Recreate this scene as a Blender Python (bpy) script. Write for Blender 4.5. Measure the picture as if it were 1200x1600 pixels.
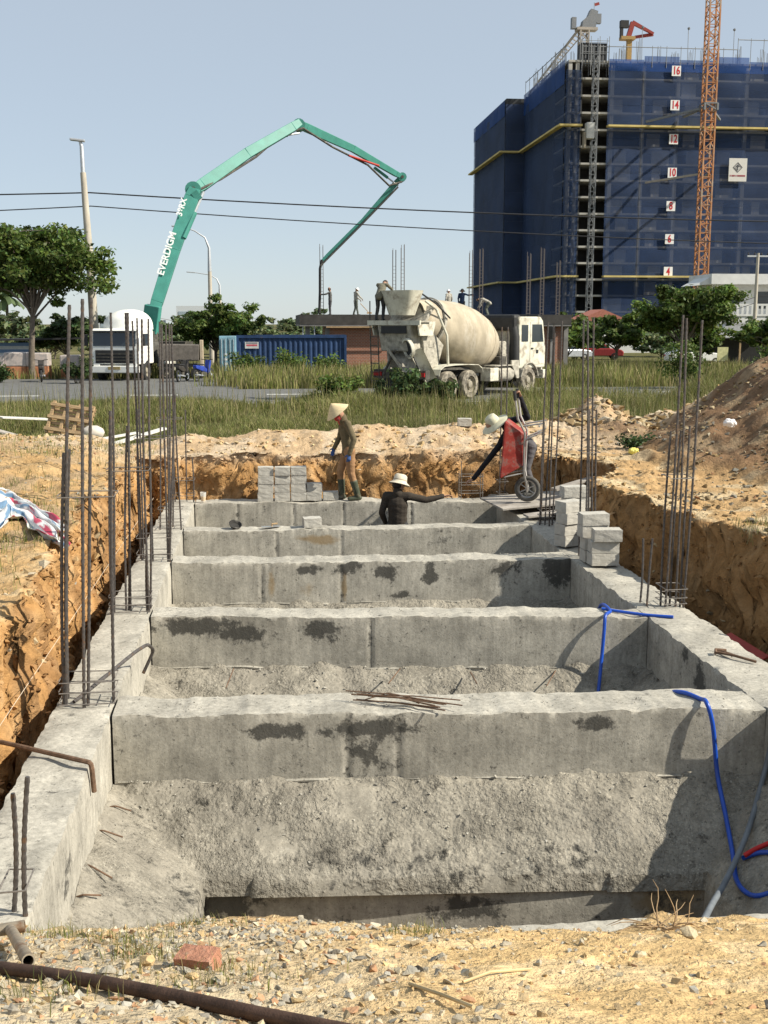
import bpy, bmesh, math, random
import numpy as np
from mathutils import Vector, Matrix, Quaternion, Euler
D = bpy.data
for o in list(D.objects): D.objects.remove(o, do_unlink=True)
S = bpy.context.scene
COL = S.collection
rad = math.radians
# ------------------------------------------------------------ camera
cam = D.objects.new('camera', D.cameras.new('camera')); COL.objects.link(cam)
cam.location = (0, 0, 2.8)
cam.rotation_euler = (rad(90-9.5685), 0, rad(-5.9512))
cam.data.sensor_fit = 'VERTICAL'; cam.data.sensor_height = 36; cam.data.lens = 36*1750/1600
cam.data.clip_start = .1; cam.data.clip_end = 6000
S.camera = cam
S.render.resolution_x = 768; S.render.resolution_y = 1024
# ------------------------------------------------------------ light
LDIR = Vector((-1, .36, -.86)).normalized()
W = D.worlds.new('World'); S.world = W; W.use_nodes = True
wn = W.node_tree.nodes; wl = W.node_tree.links
sky = wn.new('ShaderNodeTexSky'); sky.sky_type = 'NISHITA'; sky.sun_disc = False
sky.sun_elevation = math.asin(-LDIR.z); sky.sun_rotation = math.atan2(-LDIR.x, -LDIR.y)
sky.air_density = .8; sky.dust_density = .3; sky.ozone_density = 1.0; sky.altitude = 0
bg = wn['Background']; bg.inputs[1].default_value = .08
hz = wn.new('ShaderNodeMix'); hz.data_type = 'RGBA'; hz.inputs[0].default_value = .62; hz.inputs[7].default_value = (5.55, 6.25, 6.85, 1)   # thin even white veil over the whole sky
wl.new(sky.outputs[0], hz.inputs[6]); wl.new(hz.outputs[2], bg.inputs[0])
sun = D.objects.new('sun', D.lights.new('sun', 'SUN')); COL.objects.link(sun)
sun.data.energy = 5.0; sun.data.angle = rad(.53); sun.data.color = (1, .93, .80)
sun.rotation_euler = LDIR.to_track_quat('-Z', 'Y').to_euler(); sun.location = (40, -10, 40)
S.view_settings.view_transform = 'Standard'; S.view_settings.look = 'None'
S.view_settings.exposure = 0.55; S.view_settings.gamma = 1; S.view_settings.use_curve_mapping = False
S.render.engine = 'CYCLES'
S.cycles.max_bounces = 5; S.cycles.diffuse_bounces = 3; S.cycles.glossy_bounces = 2; S.cycles.transparent_max_bounces = 12
# ------------------------------------------------------------ noise (numpy)
def _h(ix, iy, iz, s):
    n = (ix.astype(np.int64)*374761393 + iy.astype(np.int64)*668265263 + iz.astype(np.int64)*2147483647 + s*974711)
    n = (n ^ (n >> 13))*1274126177 & 0x7fffffff
    n = (n ^ (n >> 16)) & 0xffffff
    return n/float(0xffffff)
def vn(x, y, z=0., s=0):
    x, y, z = np.broadcast_arrays(np.asarray(x, float), np.asarray(y, float), np.asarray(z, float))
    ix, iy, iz = np.floor(x), np.floor(y), np.floor(z)
    fx, fy, fz = x-ix, y-iy, z-iz
    ix, iy, iz = ix.astype(np.int64), iy.astype(np.int64), iz.astype(np.int64)
    u, v, w = [t*t*t*(t*(t*6-15)+10) for t in (fx, fy, fz)]
    r = 0
    for a in (0, 1):
        for b in (0, 1):
            for c in (0, 1):
                r = r + _h(ix+a, iy+b, iz+c, s)*(u if a else 1-u)*(v if b else 1-v)*(w if c else 1-w)
    return r*2-1
def fbm(x, y, z=0., o=4, s=0, g=.5):
    r = 0; a = 1.; f = 1.
    for i in range(o):
        r = r+a*vn(np.asarray(x)*f+i*17.3, np.asarray(y)*f-i*9.1, np.asarray(z)*f+i*3.7, s+i); a *= g; f *= 2.03
    return r
def sst(a, b, x):
    t = np.clip((np.asarray(x, float)-a)/(b-a), 0, 1); return t*t*(3-2*t)
def lerp(a, b, t): return a+(b-a)*t
# ------------------------------------------------------------ materials
MATS = {}
def mat(name, col, rough=.8, metal=0., var=.18, vs=6., bump=0., bs=40., attr=None, dirt=None, spec=.3, coords='Object', trans=0., stretch=None, bdist=.02):
    """procedural surface: base colour + noise variation (+ vertex colour 'col') + dirt blotches + bump"""
    if name in MATS: return MATS[name]
    m = D.materials.new(name); m.use_nodes = True; nt = m.node_tree; N = nt.nodes; L = nt.links
    b = N['Principled BSDF']; b.inputs['Roughness'].default_value = rough; b.inputs['Metallic'].default_value = metal
    b.inputs['Specular IOR Level'].default_value = spec
    tc = N.new('ShaderNodeTexCoord'); src = tc.outputs[coords]
    if stretch:
        mp = N.new('ShaderNodeMapping'); mp.inputs['Scale'].default_value = stretch; L.new(src, mp.inputs[0]); src = mp.outputs[0]
    nz = N.new('ShaderNodeTexNoise'); nz.inputs['Scale'].default_value = vs; nz.inputs['Detail'].default_value = 3; nz.inputs['Roughness'].default_value = .62
    L.new(src, nz.inputs['Vector'])
    rp = N.new('ShaderNodeMapRange'); rp.inputs[1].default_value = .3; rp.inputs[2].default_value = .7
    rp.inputs[3].default_value = 1-var; rp.inputs[4].default_value = 1+var; L.new(nz.outputs['Fac'], rp.inputs[0])
    mx = N.new('ShaderNodeVectorMath'); mx.operation = 'MULTIPLY'
    if attr:
        at = N.new('ShaderNodeAttribute'); at.attribute_name = attr; L.new(at.outputs['Color'], mx.inputs[0])
    else: mx.inputs[0].default_value = col[:3]
    L.new(rp.outputs[0], mx.inputs[1]); out = mx.outputs[0]
    if dirt:   # (colour, scale, threshold)
        n2 = N.new('ShaderNodeTexNoise'); n2.inputs['Scale'].default_value = dirt[1]; n2.inputs['Detail'].default_value = 8; n2.inputs['Roughness'].default_value = .7
        L.new(src, n2.inputs['Vector'])
        r2 = N.new('ShaderNodeMapRange'); r2.inputs[1].default_value = dirt[2]; r2.inputs[2].default_value = dirt[2]+.14; L.new(n2.outputs['Fac'], r2.inputs[0])
        mi = N.new('ShaderNodeMix'); mi.data_type = 'RGBA'; L.new(r2.outputs[0], mi.inputs['Factor']); L.new(out, mi.inputs[6])
        mi.inputs[7].default_value = (*dirt[0], 1); out = mi.outputs[2]
    L.new(out, b.inputs['Base Color'])
    if bump:
        n3 = N.new('ShaderNodeTexNoise'); n3.inputs['Scale'].default_value = bs; n3.inputs['Detail'].default_value = 4; n3.inputs['Roughness'].default_value = .65
        L.new(src, n3.inputs['Vector'])
        bp = N.new('ShaderNodeBump'); bp.inputs['Strength'].default_value = bump; bp.inputs['Distance'].default_value = bdist
        L.new(n3.outputs['Fac'], bp.inputs['Height']); L.new(bp.outputs[0], b.inputs['Normal'])
    if trans:
        o = N['Material Output']; t = N.new('ShaderNodeBsdfTransparent'); ms = N.new('ShaderNodeMixShader'); ms.inputs[0].default_value = trans
        L.new(b.outputs[0], ms.inputs[1]); L.new(t.outputs[0], ms.inputs[2]); L.new(ms.outputs[0], o.inputs[0])
    MATS[name] = m; return m
# ------------------------------------------------------------ mesh builder
class B:
    def __init__(s): s.v = []; s.f = []
    def add(s, vs, fs):
        n = len(s.v); s.v += [tuple(v) for v in vs]; s.f += [tuple(i+n for i in f) for f in fs]; return s
    def box(s, c, d, rot=None, taper=1.):
        x, y, z = [t/2 for t in d]; q = []
        for dz in (-1, 1):
            k = taper if dz > 0 else 1
            for dx, dy in ((-1, -1), (1, -1), (1, 1), (-1, 1)): q.append(Vector((dx*x*k, dy*y*k, dz*z)))
        if rot is not None:
            R = rot if isinstance(rot, Matrix) else Euler(rot).to_matrix(); q = [R @ v for v in q]
        c = Vector(c); return s.add([v+c for v in q], [(3, 2, 1, 0), (4, 5, 6, 7), (0, 1, 5, 4), (1, 2, 6, 5), (2, 3, 7, 6), (3, 0, 4, 7)])
    def b2(s, x0, x1, y0, y1, z0, z1): return s.box(((x0+x1)/2, (y0+y1)/2, (z0+z1)/2), (x1-x0, y1-y0, z1-z0))
    def tube(s, pts, r, n=8, caps=True, up=None):
        pts = [Vector(p) for p in pts]; rs = r if isinstance(r, (list, tuple)) else [r]*len(pts); m = len(pts); vs = []
        pu = None
        for i, p in enumerate(pts):
            t = (pts[min(i+1, m-1)]-pts[max(i-1, 0)]).normalized()
            if pu is None: u = t.orthogonal().normalized() if up is None else (Vector(up)-t*Vector(up).dot(t)).normalized()
            else: u = (pu-t*pu.dot(t)).normalized()
            pu = u; w = t.cross(u)
            for k in range(n):
                a = 2*math.pi*k/n; vs.append(p+(u*math.cos(a)+w*math.sin(a))*rs[i])
        fs = [(i*n+k, i*n+(k+1) % n, (i+1)*n+(k+1) % n, (i+1)*n+k) for i in range(m-1) for k in range(n)]
        if caps: fs += [tuple(reversed(range(n))), tuple(range((m-1)*n, m*n))]
        return s.add(vs, fs)
    def beam(s, p0, p1, w, h, up=(0, 0, 1), w1=None, h1=None):
        p0, p1 = Vector(p0), Vector(p1); t = (p1-p0).normalized(); up = Vector(up)
        if abs(t.dot(up)) > .98: up = Vector((0, 1, 0))
        sd = t.cross(up).normalized(); u = sd.cross(t); vs = []
        for p, ww, hh in ((p0, w, h), (p1, w1 or w, h1 or h)):
            for a, b in ((-1, -1), (1, -1), (1, 1), (-1, 1)): vs.append(p+sd*a*ww/2+u*b*hh/2)
        return s.add(vs, [(3, 2, 1, 0), (4, 5, 6, 7), (0, 1, 5, 4), (1, 2, 6, 5), (2, 3, 7, 6), (3, 0, 4, 7)])
    def lathe(s, prof, n=16, M=None, caps=True):
        """prof = [(r, h)...] round local Z, M = 4x4"""
        M = M or Matrix(); vs = []; m = len(prof)
        for r, h in prof:
            for k in range(n):
                a = 2*math.pi*k/n; vs.append(M @ Vector((r*math.cos(a), r*math.sin(a), h)))
        fs = [(i*n+k, i*n+(k+1) % n, (i+1)*n+(k+1) % n, (i+1)*n+k) for i in range(m-1) for k in range(n)]
        if caps: fs += [tuple(reversed(range(n))), tuple(range((m-1)*n, m*n))]
        return s.add(vs, fs)
    def prism(s, poly, y0, y1, M=None):
        """polygon in local XZ extruded along Y"""
        M = M or Matrix(); n = len(poly)
        vs = [M @ Vector((x, y0, z)) for x, z in poly]+[M @ Vector((x, y1, z)) for x, z in poly]
        fs = [tuple(range(n)), tuple(reversed(range(n, 2*n)))]+[((i+1) % n, i, n+i, n+(i+1) % n) for i in range(n)]
        return s.add(vs, fs)
    def ico(s, c, r, sub=1, jit=0., sc=(1, 1, 1), rng=random):
        bm = bmesh.new(); bmesh.ops.create_icosphere(bm, subdivisions=sub, radius=1)
        vs = []
        for v in bm.verts:
            k = 1+rng.uniform(-jit, jit); vs.append((c[0]+v.co.x*r*k*sc[0], c[1]+v.co.y*r*k*sc[1], c[2]+v.co.z*r*k*sc[2]))
        fs = [[v.index for v in f.verts] for f in bm.faces]; bm.free(); return s.add(vs, fs)
    def mesh(s, name, m=None, smooth=None):
        me = D.meshes.new(name); me.from_pydata(s.v, [], s.f)
        bm = bmesh.new(); bm.from_mesh(me); bmesh.ops.recalc_face_normals(bm, faces=bm.faces); bm.to_mesh(me); bm.free()
        if m: me.materials.append(m)
        if smooth is not None:
            me.shade_smooth(); me.set_sharp_from_angle(angle=rad(smooth))
        return me
    def obj(s, name, m, parent=None, smooth=None, bev=0., loc=None):
        o = D.objects.new(name, s.mesh(name, m, smooth)); COL.objects.link(o)
        if parent: o.parent = parent
        if loc: o.location = loc
        if bev:
            md = o.modifiers.new('bevel', 'BEVEL'); md.width = bev; md.segments = 2; md.limit_method = 'ANGLE'; md.angle_limit = rad(35)
            md.harden_normals = False
        return o
def npmesh(name, V, F, m, parent=None, col=None, smooth=False, extra=None):
    """numpy verts (N,3) and faces (M,k)"""
    V = np.asarray(V, np.float32); F = np.asarray(F, np.int32); k = F.shape[1]
    me = D.meshes.new(name); me.vertices.add(len(V)); me.vertices.foreach_set('co', V.ravel())
    me.loops.add(F.size); me.loops.foreach_set('vertex_index', F.ravel())
    me.polygons.add(len(F)); me.polygons.foreach_set('loop_start', np.arange(0, F.size, k, dtype=np.int32))
    if col is not None:
        a = me.color_attributes.new('col', 'FLOAT_COLOR', 'POINT'); c = np.ones((len(V), 4), np.float32); c[:, :3] = col; a.data.foreach_set('color', c.ravel())
    for n, arr in (extra or {}).items():
        a = me.attributes.new(n, 'FLOAT', 'POINT'); a.data.foreach_set('value', np.asarray(arr, np.float32))
    me.update(calc_edges=True); me.validate()
    if smooth: me.shade_smooth()
    else: me.shade_flat()
    if smooth and smooth is not True: me.set_sharp_from_angle(angle=rad(smooth))
    if m: me.materials.append(m)
    o = D.objects.new(name, me); COL.objects.link(o)
    if parent: o.parent = parent
    return o
def tag(o, label=None, cat=None, group=None, kind=None):
    if label: o['label'] = label
    if cat: o['category'] = cat
    if group: o['group'] = group
    if kind: o['kind'] = kind
    return o
def thing(name, label, cat, loc=(0, 0, 0), rz=0., group=None, rot=None):
    o = D.objects.new(name, None); COL.objects.link(o); o.empty_display_size = .2
    o.location = loc; o.rotation_euler = rot if rot else (0, 0, rz); return tag(o, label, cat, group)
def dup(o, parent=None):
    c = o.copy(); COL.objects.link(c); c.parent = parent
    for ch in o.children: dup(ch, c)
    return c
def text_mesh(s, size, depth, bold=0.):
    cu = D.curves.new('lettering', 'FONT'); cu.body = s; cu.size = size; cu.extrude = depth; cu.offset = bold; cu.align_x = 'CENTER'; cu.align_y = 'CENTER'
    o = D.objects.new('lettering', cu); COL.objects.link(o); bpy.context.view_layer.update()
    me = D.meshes.new_from_object(o.evaluated_get(bpy.context.evaluated_depsgraph_get())); D.objects.remove(o); D.curves.remove(cu); return me
def letters(s, size, m, parent, M, depth=.01, bold=0., name='lettering'):
    me = text_mesh(s, size, depth, bold); me.materials.clear(); me.materials.append(m)
    o = D.objects.new(name, me); COL.objects.link(o); o.parent = parent; o.matrix_local = M; return o
UPY = Matrix.Rotation(rad(90), 4, 'X')     # lettering standing upright, facing -Y
_p = rad(9.5685); _a = rad(5.9512)
_fw = Vector((math.sin(_a)*math.cos(_p), math.cos(_a)*math.cos(_p), -math.sin(_p))); _rt = Vector((math.cos(_a), -math.sin(_a), 0)); _up = _rt.cross(_fw)
def at(x, y, Y):                       # photo pixel -> point at distance Y
    d = _fw+_rt*((x-600)/1750)-_up*((y-800)/1750); return Vector((0, 0, 2.8))+d*(Y/d.y)
def atz(x, y, z):                      # photo pixel -> point at height z
    d = _fw+_rt*((x-600)/1750)-_up*((y-800)/1750); return Vector((0, 0, 2.8))+d*((z-2.8)/d.z)
rng = random.Random(7); nr = np.random.default_rng(7)
# ------------------------------------------------------------ ground
def pit_l(y): return -2.12+.06*np.sin(y*.9)
def pit_r(y): return lerp(4.45, 5.35, sst(14.2, 9.2, y))+.8*np.exp(-((y-16.5)/.95)**2)
def near_edge(x): return 5.0-.085*x-.22*sst(.95, 1.1, x)*sst(1.72, 1.6, x)-.07*sst(2.02, 2.15, x)+.06*np.exp(-((x-1.88)/.12)**2)
def ground_z(x, y, detail=True):
    x = np.asarray(x, float); y = np.asarray(y, float)
    n1 = fbm(x*.35, y*.35, 0, 3, 3)
    field = -.4*sst(57, 65, y)+.04*n1*sst(300, 60, y)
    pl = .62+.05*n1+.05*sst(-2, -5, x)
    # plateau of dug earth round the pit
    out = np.maximum(np.maximum(-9-x, x-13), np.maximum(y-20.6-.35*n1-.8*sst(-2.5, -5, x), -6-y))
    z = lerp(pl, field, sst(-.5, 2.2, out))
    z = z+.25*sst(18.9, 19.9, y)*sst(21.6, 20.4, y)*sst(-2.6, -1.2, x)*sst(8.5, 7, x)*(1+.5*fbm(x*1.1, y*1.1, 0, 3, 9))
    z = z+.22*sst(-2.2, -3.2, x)*sst(14, 17, y)*sst(21, 19.5, y)
    # heaps
    r = np.hypot((x-6.35)/1.25, (y-21.2)/1.0)+.12*fbm(x*.9, y*.9, 0, 3, 5); z = np.maximum(z, 1.38-r*.72)
    r = np.hypot((x-11.6)*.95, (y-17.5)*.85); r = r+.35*fbm(x*.55, y*.55, 0, 4, 11)+.14*fbm(x*2.2, y*2.2, 0, 3, 12)
    z = np.maximum(z, np.minimum(3.25, 3.25-(r-.6)*.54))
    # foreground bank sloping down to the pit
    ramp = 1.045-(y+.095*x-2.6)*.455+.03*fbm(x*2, y*2, 0, 3, 21)
    z = lerp(np.maximum(ramp, -.3), z, np.maximum(sst(6.5, 8, y), sst(4.2, 6.2, y)*sst(.2, 1.2, np.maximum(pit_l(y)-x, x-pit_r(y))+.3)))
    z = np.where(y < 2.6, np.minimum(z, 1.1), z)
    # pit
    e = .13*fbm(x*.9, y*.9, 0, 3, 31)
    sx = np.minimum(x-pit_l(y)+e, pit_r(y)-x+e); sf = 18.72-y+e+.1*vn(x*3, 0, 0, 4); sn = y-near_edge(x)+.05*fbm(x*5, y*2, 0, 2, 8)
    s = np.minimum(np.minimum(sx, sf), sn)
    floor = -1.05-.75*sst(-1.7, -1.45, x)*sst(4.2, 3.9, x)*sst(18.6, 18.2, y)+.08*fbm(x*1.5, y*1.5, 0, 3, 41)
    t = np.clip(s/np.where(sn < sx+.05, .12, .30), 0, 1); t = lerp(t, t*t*(3-2*t), .5)
    z = lerp(z, floor, t)
    if detail:
        near = sst(32, 24, y)*sst(-14, -10, x)*sst(18, 14, x)
        wall = np.clip(1-np.abs(s-.15)/.3, 0, 1)
        rough = .6+.6*np.clip(fbm(x*.8, y*.8, 0, 2, 77)+.3, 0, 1.2)
        z = z+near*rough*(.05*fbm(x*3.1, y*3.1, 0, 3, 51)*sst(3.5, 6, y)+.022*np.abs(fbm(x*9, y*9, 0, 3, 61))+.02*sst(3.4, 4.6, y)*np.abs(fbm(x*6, y*9, 0, 2, 62)))
        z = z+wall*.06*fbm(x*3.2, y*3.2, 0, 4, 71)
    return z
def grid_axis(a, b, h, far, growth=1.22, h2=None):
    c = list(np.arange(a, b, h)); st = h; v = c[-1]
    while v < far: st *= growth; v += st; c.append(v)
    st = h; v = a; lo = []
    while v > -far: st *= growth; v -= st; lo.append(v)
    return np.array(lo[::-1]+c)
gx = np.unique(np.round(np.concatenate([grid_axis(-3.2, 6.2, .042, 3000), np.arange(6.2, 10.5, .06), np.arange(-2.45, -1.65, .013), np.arange(4.2, 5.5, .018)]), 4))
gy0 = np.arange(2.3, 5.2, .03); gy1 = np.unique(np.round(np.concatenate([np.arange(5.2, 23, .055), np.arange(18.35, 19.1, .016)]), 4))
st = .055; v = gy1[-1]; far = []
while v < 3000: st *= 1.12; v += st; far.append(v)
gy = np.concatenate([[-3000, -400, -60, -12, -3, 0, 1.2, 1.8, 2.1], gy0, gy1, far])
GX, GY = np.meshgrid(gx, gy); GZ = ground_z(GX, GY)
# sideways crumble of the steep trench walls
slope = np.hypot(*np.gradient(GZ, gy, gx)); steep = sst(.7, 2.2, slope)*(GY > 5.3)*(GY < 22)
PX = GX+steep*(.10*fbm(GX*1.2, GY*2.6, GZ*3.4, 3, 81)-.075*np.abs(fbm(GX*3, GY*7, GZ*8, 3, 83))+.03*fbm(GX*3, GY*15, GZ*17, 2, 84))
PY = GY+steep*(.08*fbm(GX*2.6, GY*1.2, GZ*3.4, 3, 82)+.05*np.abs(fbm(GX*7, GY*3, GZ*8, 3, 85))+.03*fbm(GX*15, GY*3, GZ*17, 2, 86))
nz_ = fbm(GX*.9, GY*.9, 0, 4, 91); n2_ = fbm(GX*2.7, GY*2.7, 0, 4, 92); n3_ = fbm(GX*9, GY*9, GZ*4, 3, 93)
C = np.empty(GX.shape+(3,)); C[:] = (.43, .28, .135)
def blend(c, t): C[:] = C*(1-t[..., None])+np.array(c)*t[..., None]
blend((.52, .40, .24), sst(.0, .5, n2_))
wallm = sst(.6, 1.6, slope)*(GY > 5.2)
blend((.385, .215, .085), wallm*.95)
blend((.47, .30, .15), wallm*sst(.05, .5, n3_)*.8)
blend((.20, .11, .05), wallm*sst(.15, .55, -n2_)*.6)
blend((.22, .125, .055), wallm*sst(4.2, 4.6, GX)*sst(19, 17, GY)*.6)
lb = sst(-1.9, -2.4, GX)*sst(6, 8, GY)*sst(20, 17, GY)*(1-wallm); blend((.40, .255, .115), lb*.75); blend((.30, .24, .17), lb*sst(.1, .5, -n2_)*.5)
blend((.48, .38, .27), sst(17.5, 19.2, GY)*sst(.45, .62, GZ)*(.45+.4*sst(-.2, .4, n2_)))
mound = sst(5.2, 6.6, GX)*sst(.55, .9, GZ)*sst(9, 12, GY)*sst(20.6, 19.6, GY); blend((.165, .10, .058), mound*.92); blend((.36, .27, .165), mound*sst(.2, .65, n2_)*.6)
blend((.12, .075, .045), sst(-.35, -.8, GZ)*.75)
fieldm = sst(20.5, 22.5, GY-.9*nz_)*sst(.75, .3, GZ); blend((.105, .10, .04), fieldm); blend((.22, .19, .1), fieldm*sst(.25, .7, nz_)*.6)
fore = sst(5.2, 4.6, GY); blend((.60, .42, .205), fore*.85); blend((.64, .49, .29), fore*sst(0, .5, n2_)*.6); blend((.38, .34, .26), fore*sst(.7, -.3, GX)*.6)
C *= (1+.10*n3_)[..., None]
ny, nx = GX.shape; idx = np.arange(ny*nx).reshape(ny, nx)
F = np.stack([idx[:-1, :-1], idx[:-1, 1:], idx[1:, 1:], idx[1:, :-1]], -1).reshape(-1, 4)
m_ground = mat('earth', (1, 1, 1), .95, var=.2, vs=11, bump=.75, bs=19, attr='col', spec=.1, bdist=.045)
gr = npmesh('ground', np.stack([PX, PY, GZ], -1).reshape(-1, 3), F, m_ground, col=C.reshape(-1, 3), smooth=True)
tag(gr, 'sandy orange earth of the building plot and the grassy field behind', kind='structure')
def gz(x, y): return float(ground_z(np.array([x]), np.array([y]))[0])
# ------------------------------------------------------------ concrete foundation
def concrete_mat(name, base, rough_agg=False):
    m = D.materials.new(name); m.use_nodes = True; nt = m.node_tree; N = nt.nodes; L = nt.links; b = N['Principled BSDF']
    b.inputs['Roughness'].default_value = .9; b.inputs['Specular IOR Level'].default_value = .2
    tc = N.new('ShaderNodeTexCoord')
    def noise(sc, det=6, r=.6, st=None):
        n = N.new('ShaderNodeTexNoise'); n.inputs['Scale'].default_value = sc; n.inputs['Detail'].default_value = det; n.inputs['Roughness'].default_value = r
        if st:
            mp = N.new('ShaderNodeMapping'); mp.inputs['Scale'].default_value = st; L.new(tc.outputs['Object'], mp.inputs[0]); L.new(mp.outputs[0], n.inputs['Vector'])
        else: L.new(tc.outputs['Object'], n.inputs['Vector'])
        return n.outputs['Fac']
    def rng_(src, a, c, lo, hi):
        r = N.new('ShaderNodeMapRange'); r.inputs[1].default_value = a; r.inputs[2].default_value = c; r.inputs[3].default_value = lo; r.inputs[4].default_value = hi; L.new(src, r.inputs[0]); return r.outputs[0]
    def math_(op, a, c):
        x = N.new('ShaderNodeMath'); x.operation = op
        for i, s in enumerate((a, c)):
            if isinstance(s, (int, float)): x.inputs[i].default_value = s
            else: L.new(s, x.inputs[i])
        return x.outputs[0]
    v1 = rng_(noise(2.2, 5, .7), .3, .7, .66, 1.25); v2 = rng_(noise(34, 4, .75), .25, .75, .70, 1.24); v3 = rng_(noise(4, 6, .6, (6, 6, .5)), .35, .7, .84, 1.1)
    k = math_('MULTIPLY', math_('MULTIPLY', v1, v2), v3)
    vm = N.new('ShaderNodeVectorMath'); vm.operation = 'SCALE'; vm.inputs[0].default_value = base; L.new(k, vm.inputs['Scale'])
    out = vm.outputs[0]
    def mixc(fac, col):
        nonlocal out
        mi = N.new('ShaderNodeMix'); mi.data_type = 'RGBA'; L.new(fac, mi.inputs['Factor']); L.new(out, mi.inputs[6]); mi.inputs[7].default_value = (*col, 1); out = mi.outputs[2]
    # small pits and black specks, rust/clay tint and damp dark patches (attributes 'stain', 'rust')
    mixc(rng_(noise(17, 4, .8), .60, .68, 0, .85), (.09, .085, .075))
    mixc(rng_(noise(5, 5, .75, (5, 5, .8)), .58, .72, 0, .55), (.17, .165, .145))
    mixc(rng_(noise(70, 2, .6), .66, .72, 0, .8), (.07, .068, .06))
    mixc(rng_(noise(7, 5, .75), .62, .74, 0, .45), (.55, .53, .47))
    if rough_agg:
        v2_ = N.new('ShaderNodeTexVoronoi'); v2_.inputs['Scale'].default_value = 42; L.new(tc.outputs['Object'], v2_.inputs['Vector'])
        mixc(math_('MULTIPLY', rng_(v2_.outputs['Distance'], .16, .30, .8, 0), rng_(noise(5, 3, .7), .45, .6, 0, 1)), (.46, .43, .35))
        mixc(rng_(noise(44, 3, .7), .60, .70, 0, .7), (.10, .095, .08)); mixc(rng_(noise(1.7, 4, .6), .5, .68, 0, .4), (.23, .21, .175))
    a1 = N.new('ShaderNodeAttribute'); a1.attribute_name = 'rust'
    mixc(rng_(math_('ADD', a1.outputs['Fac'], math_('MULTIPLY', math_('SUBTRACT', noise(9, 6), .5), .8)), .35, .7, 0, .75), (.26, .18, .085))
    a2 = N.new('ShaderNodeAttribute'); a2.attribute_name = 'stain'
    stn = rng_(math_('ADD', a2.outputs['Fac'], math_('MULTIPLY', math_('SUBTRACT', noise(8, 5, .75), .5), 2.6)), .26, .56, 0, .85)
    mixc(stn, (.045, .044, .04))
    L.new(out, b.inputs['Base Color'])
    bp = N.new('ShaderNodeBump'); bp.inputs['Strength'].default_value = 1. if rough_agg else .45; bp.inputs['Distance'].default_value = .04 if rough_agg else .006
    hsum = math_('ADD', noise(26 if rough_agg else 48, 4, .7), math_('MULTIPLY', stn, math_('MULTIPLY', noise(60, 3), 1.2)))
    if rough_agg:
        vo = N.new('ShaderNodeTexVoronoi'); vo.inputs['Scale'].default_value = 34; L.new(tc.outputs['Object'], vo.inputs['Vector'])
        hsum = math_('ADD', hsum, rng_(vo.outputs['Distance'], .0, .22, .35, 0)); hsum = math_('MULTIPLY', hsum, rng_(noise(2.6, 4, .7), .42, .62, .12, 1.15))
    L.new(hsum, bp.inputs['Height']); L.new(bp.outputs[0], b.inputs['Normal'])
    return m
m_conc = concrete_mat('cast_concrete', (.43, .405, .345)); m_agg = concrete_mat('rough_lean_concrete', (.305, .28, .23), True)
ZB = -.05
fnd = thing('concrete_foundation', 'grey cast concrete ladder of ground beams and sloped footings filling the trench', 'foundation', (0, 0, 0))
def sheet(name, stations, P, m, stain=None, rust=None, parent=None, keep=None):
    """P = (n, m, 3) array of points; open sheet"""
    n, k = P.shape[:2]; id_ = np.arange(n*k).reshape(n, k)
    F = np.stack([id_[:-1, :-1], id_[:-1, 1:], id_[1:, 1:], id_[1:, :-1]], -1).reshape(-1, 4)
    V = P.reshape(-1, 3); z = np.zeros(len(V))
    if keep is not None: F = F[keep.ravel()[F].any(1)]
    return npmesh(name, V, F, m, parent, smooth=42, extra={'stain': z if stain is None else stain.ravel(), 'rust': z if rust is None else rust.ravel()})
def blobs(x, z, lst):
    r = np.zeros_like(x)
    for cx, cz, rx, rz_, a in lst: r = np.maximum(r, a*np.clip(1.25-np.hypot((x-cx)/rx, (z-cz)/rz_), 0, 1))
    return r
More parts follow.
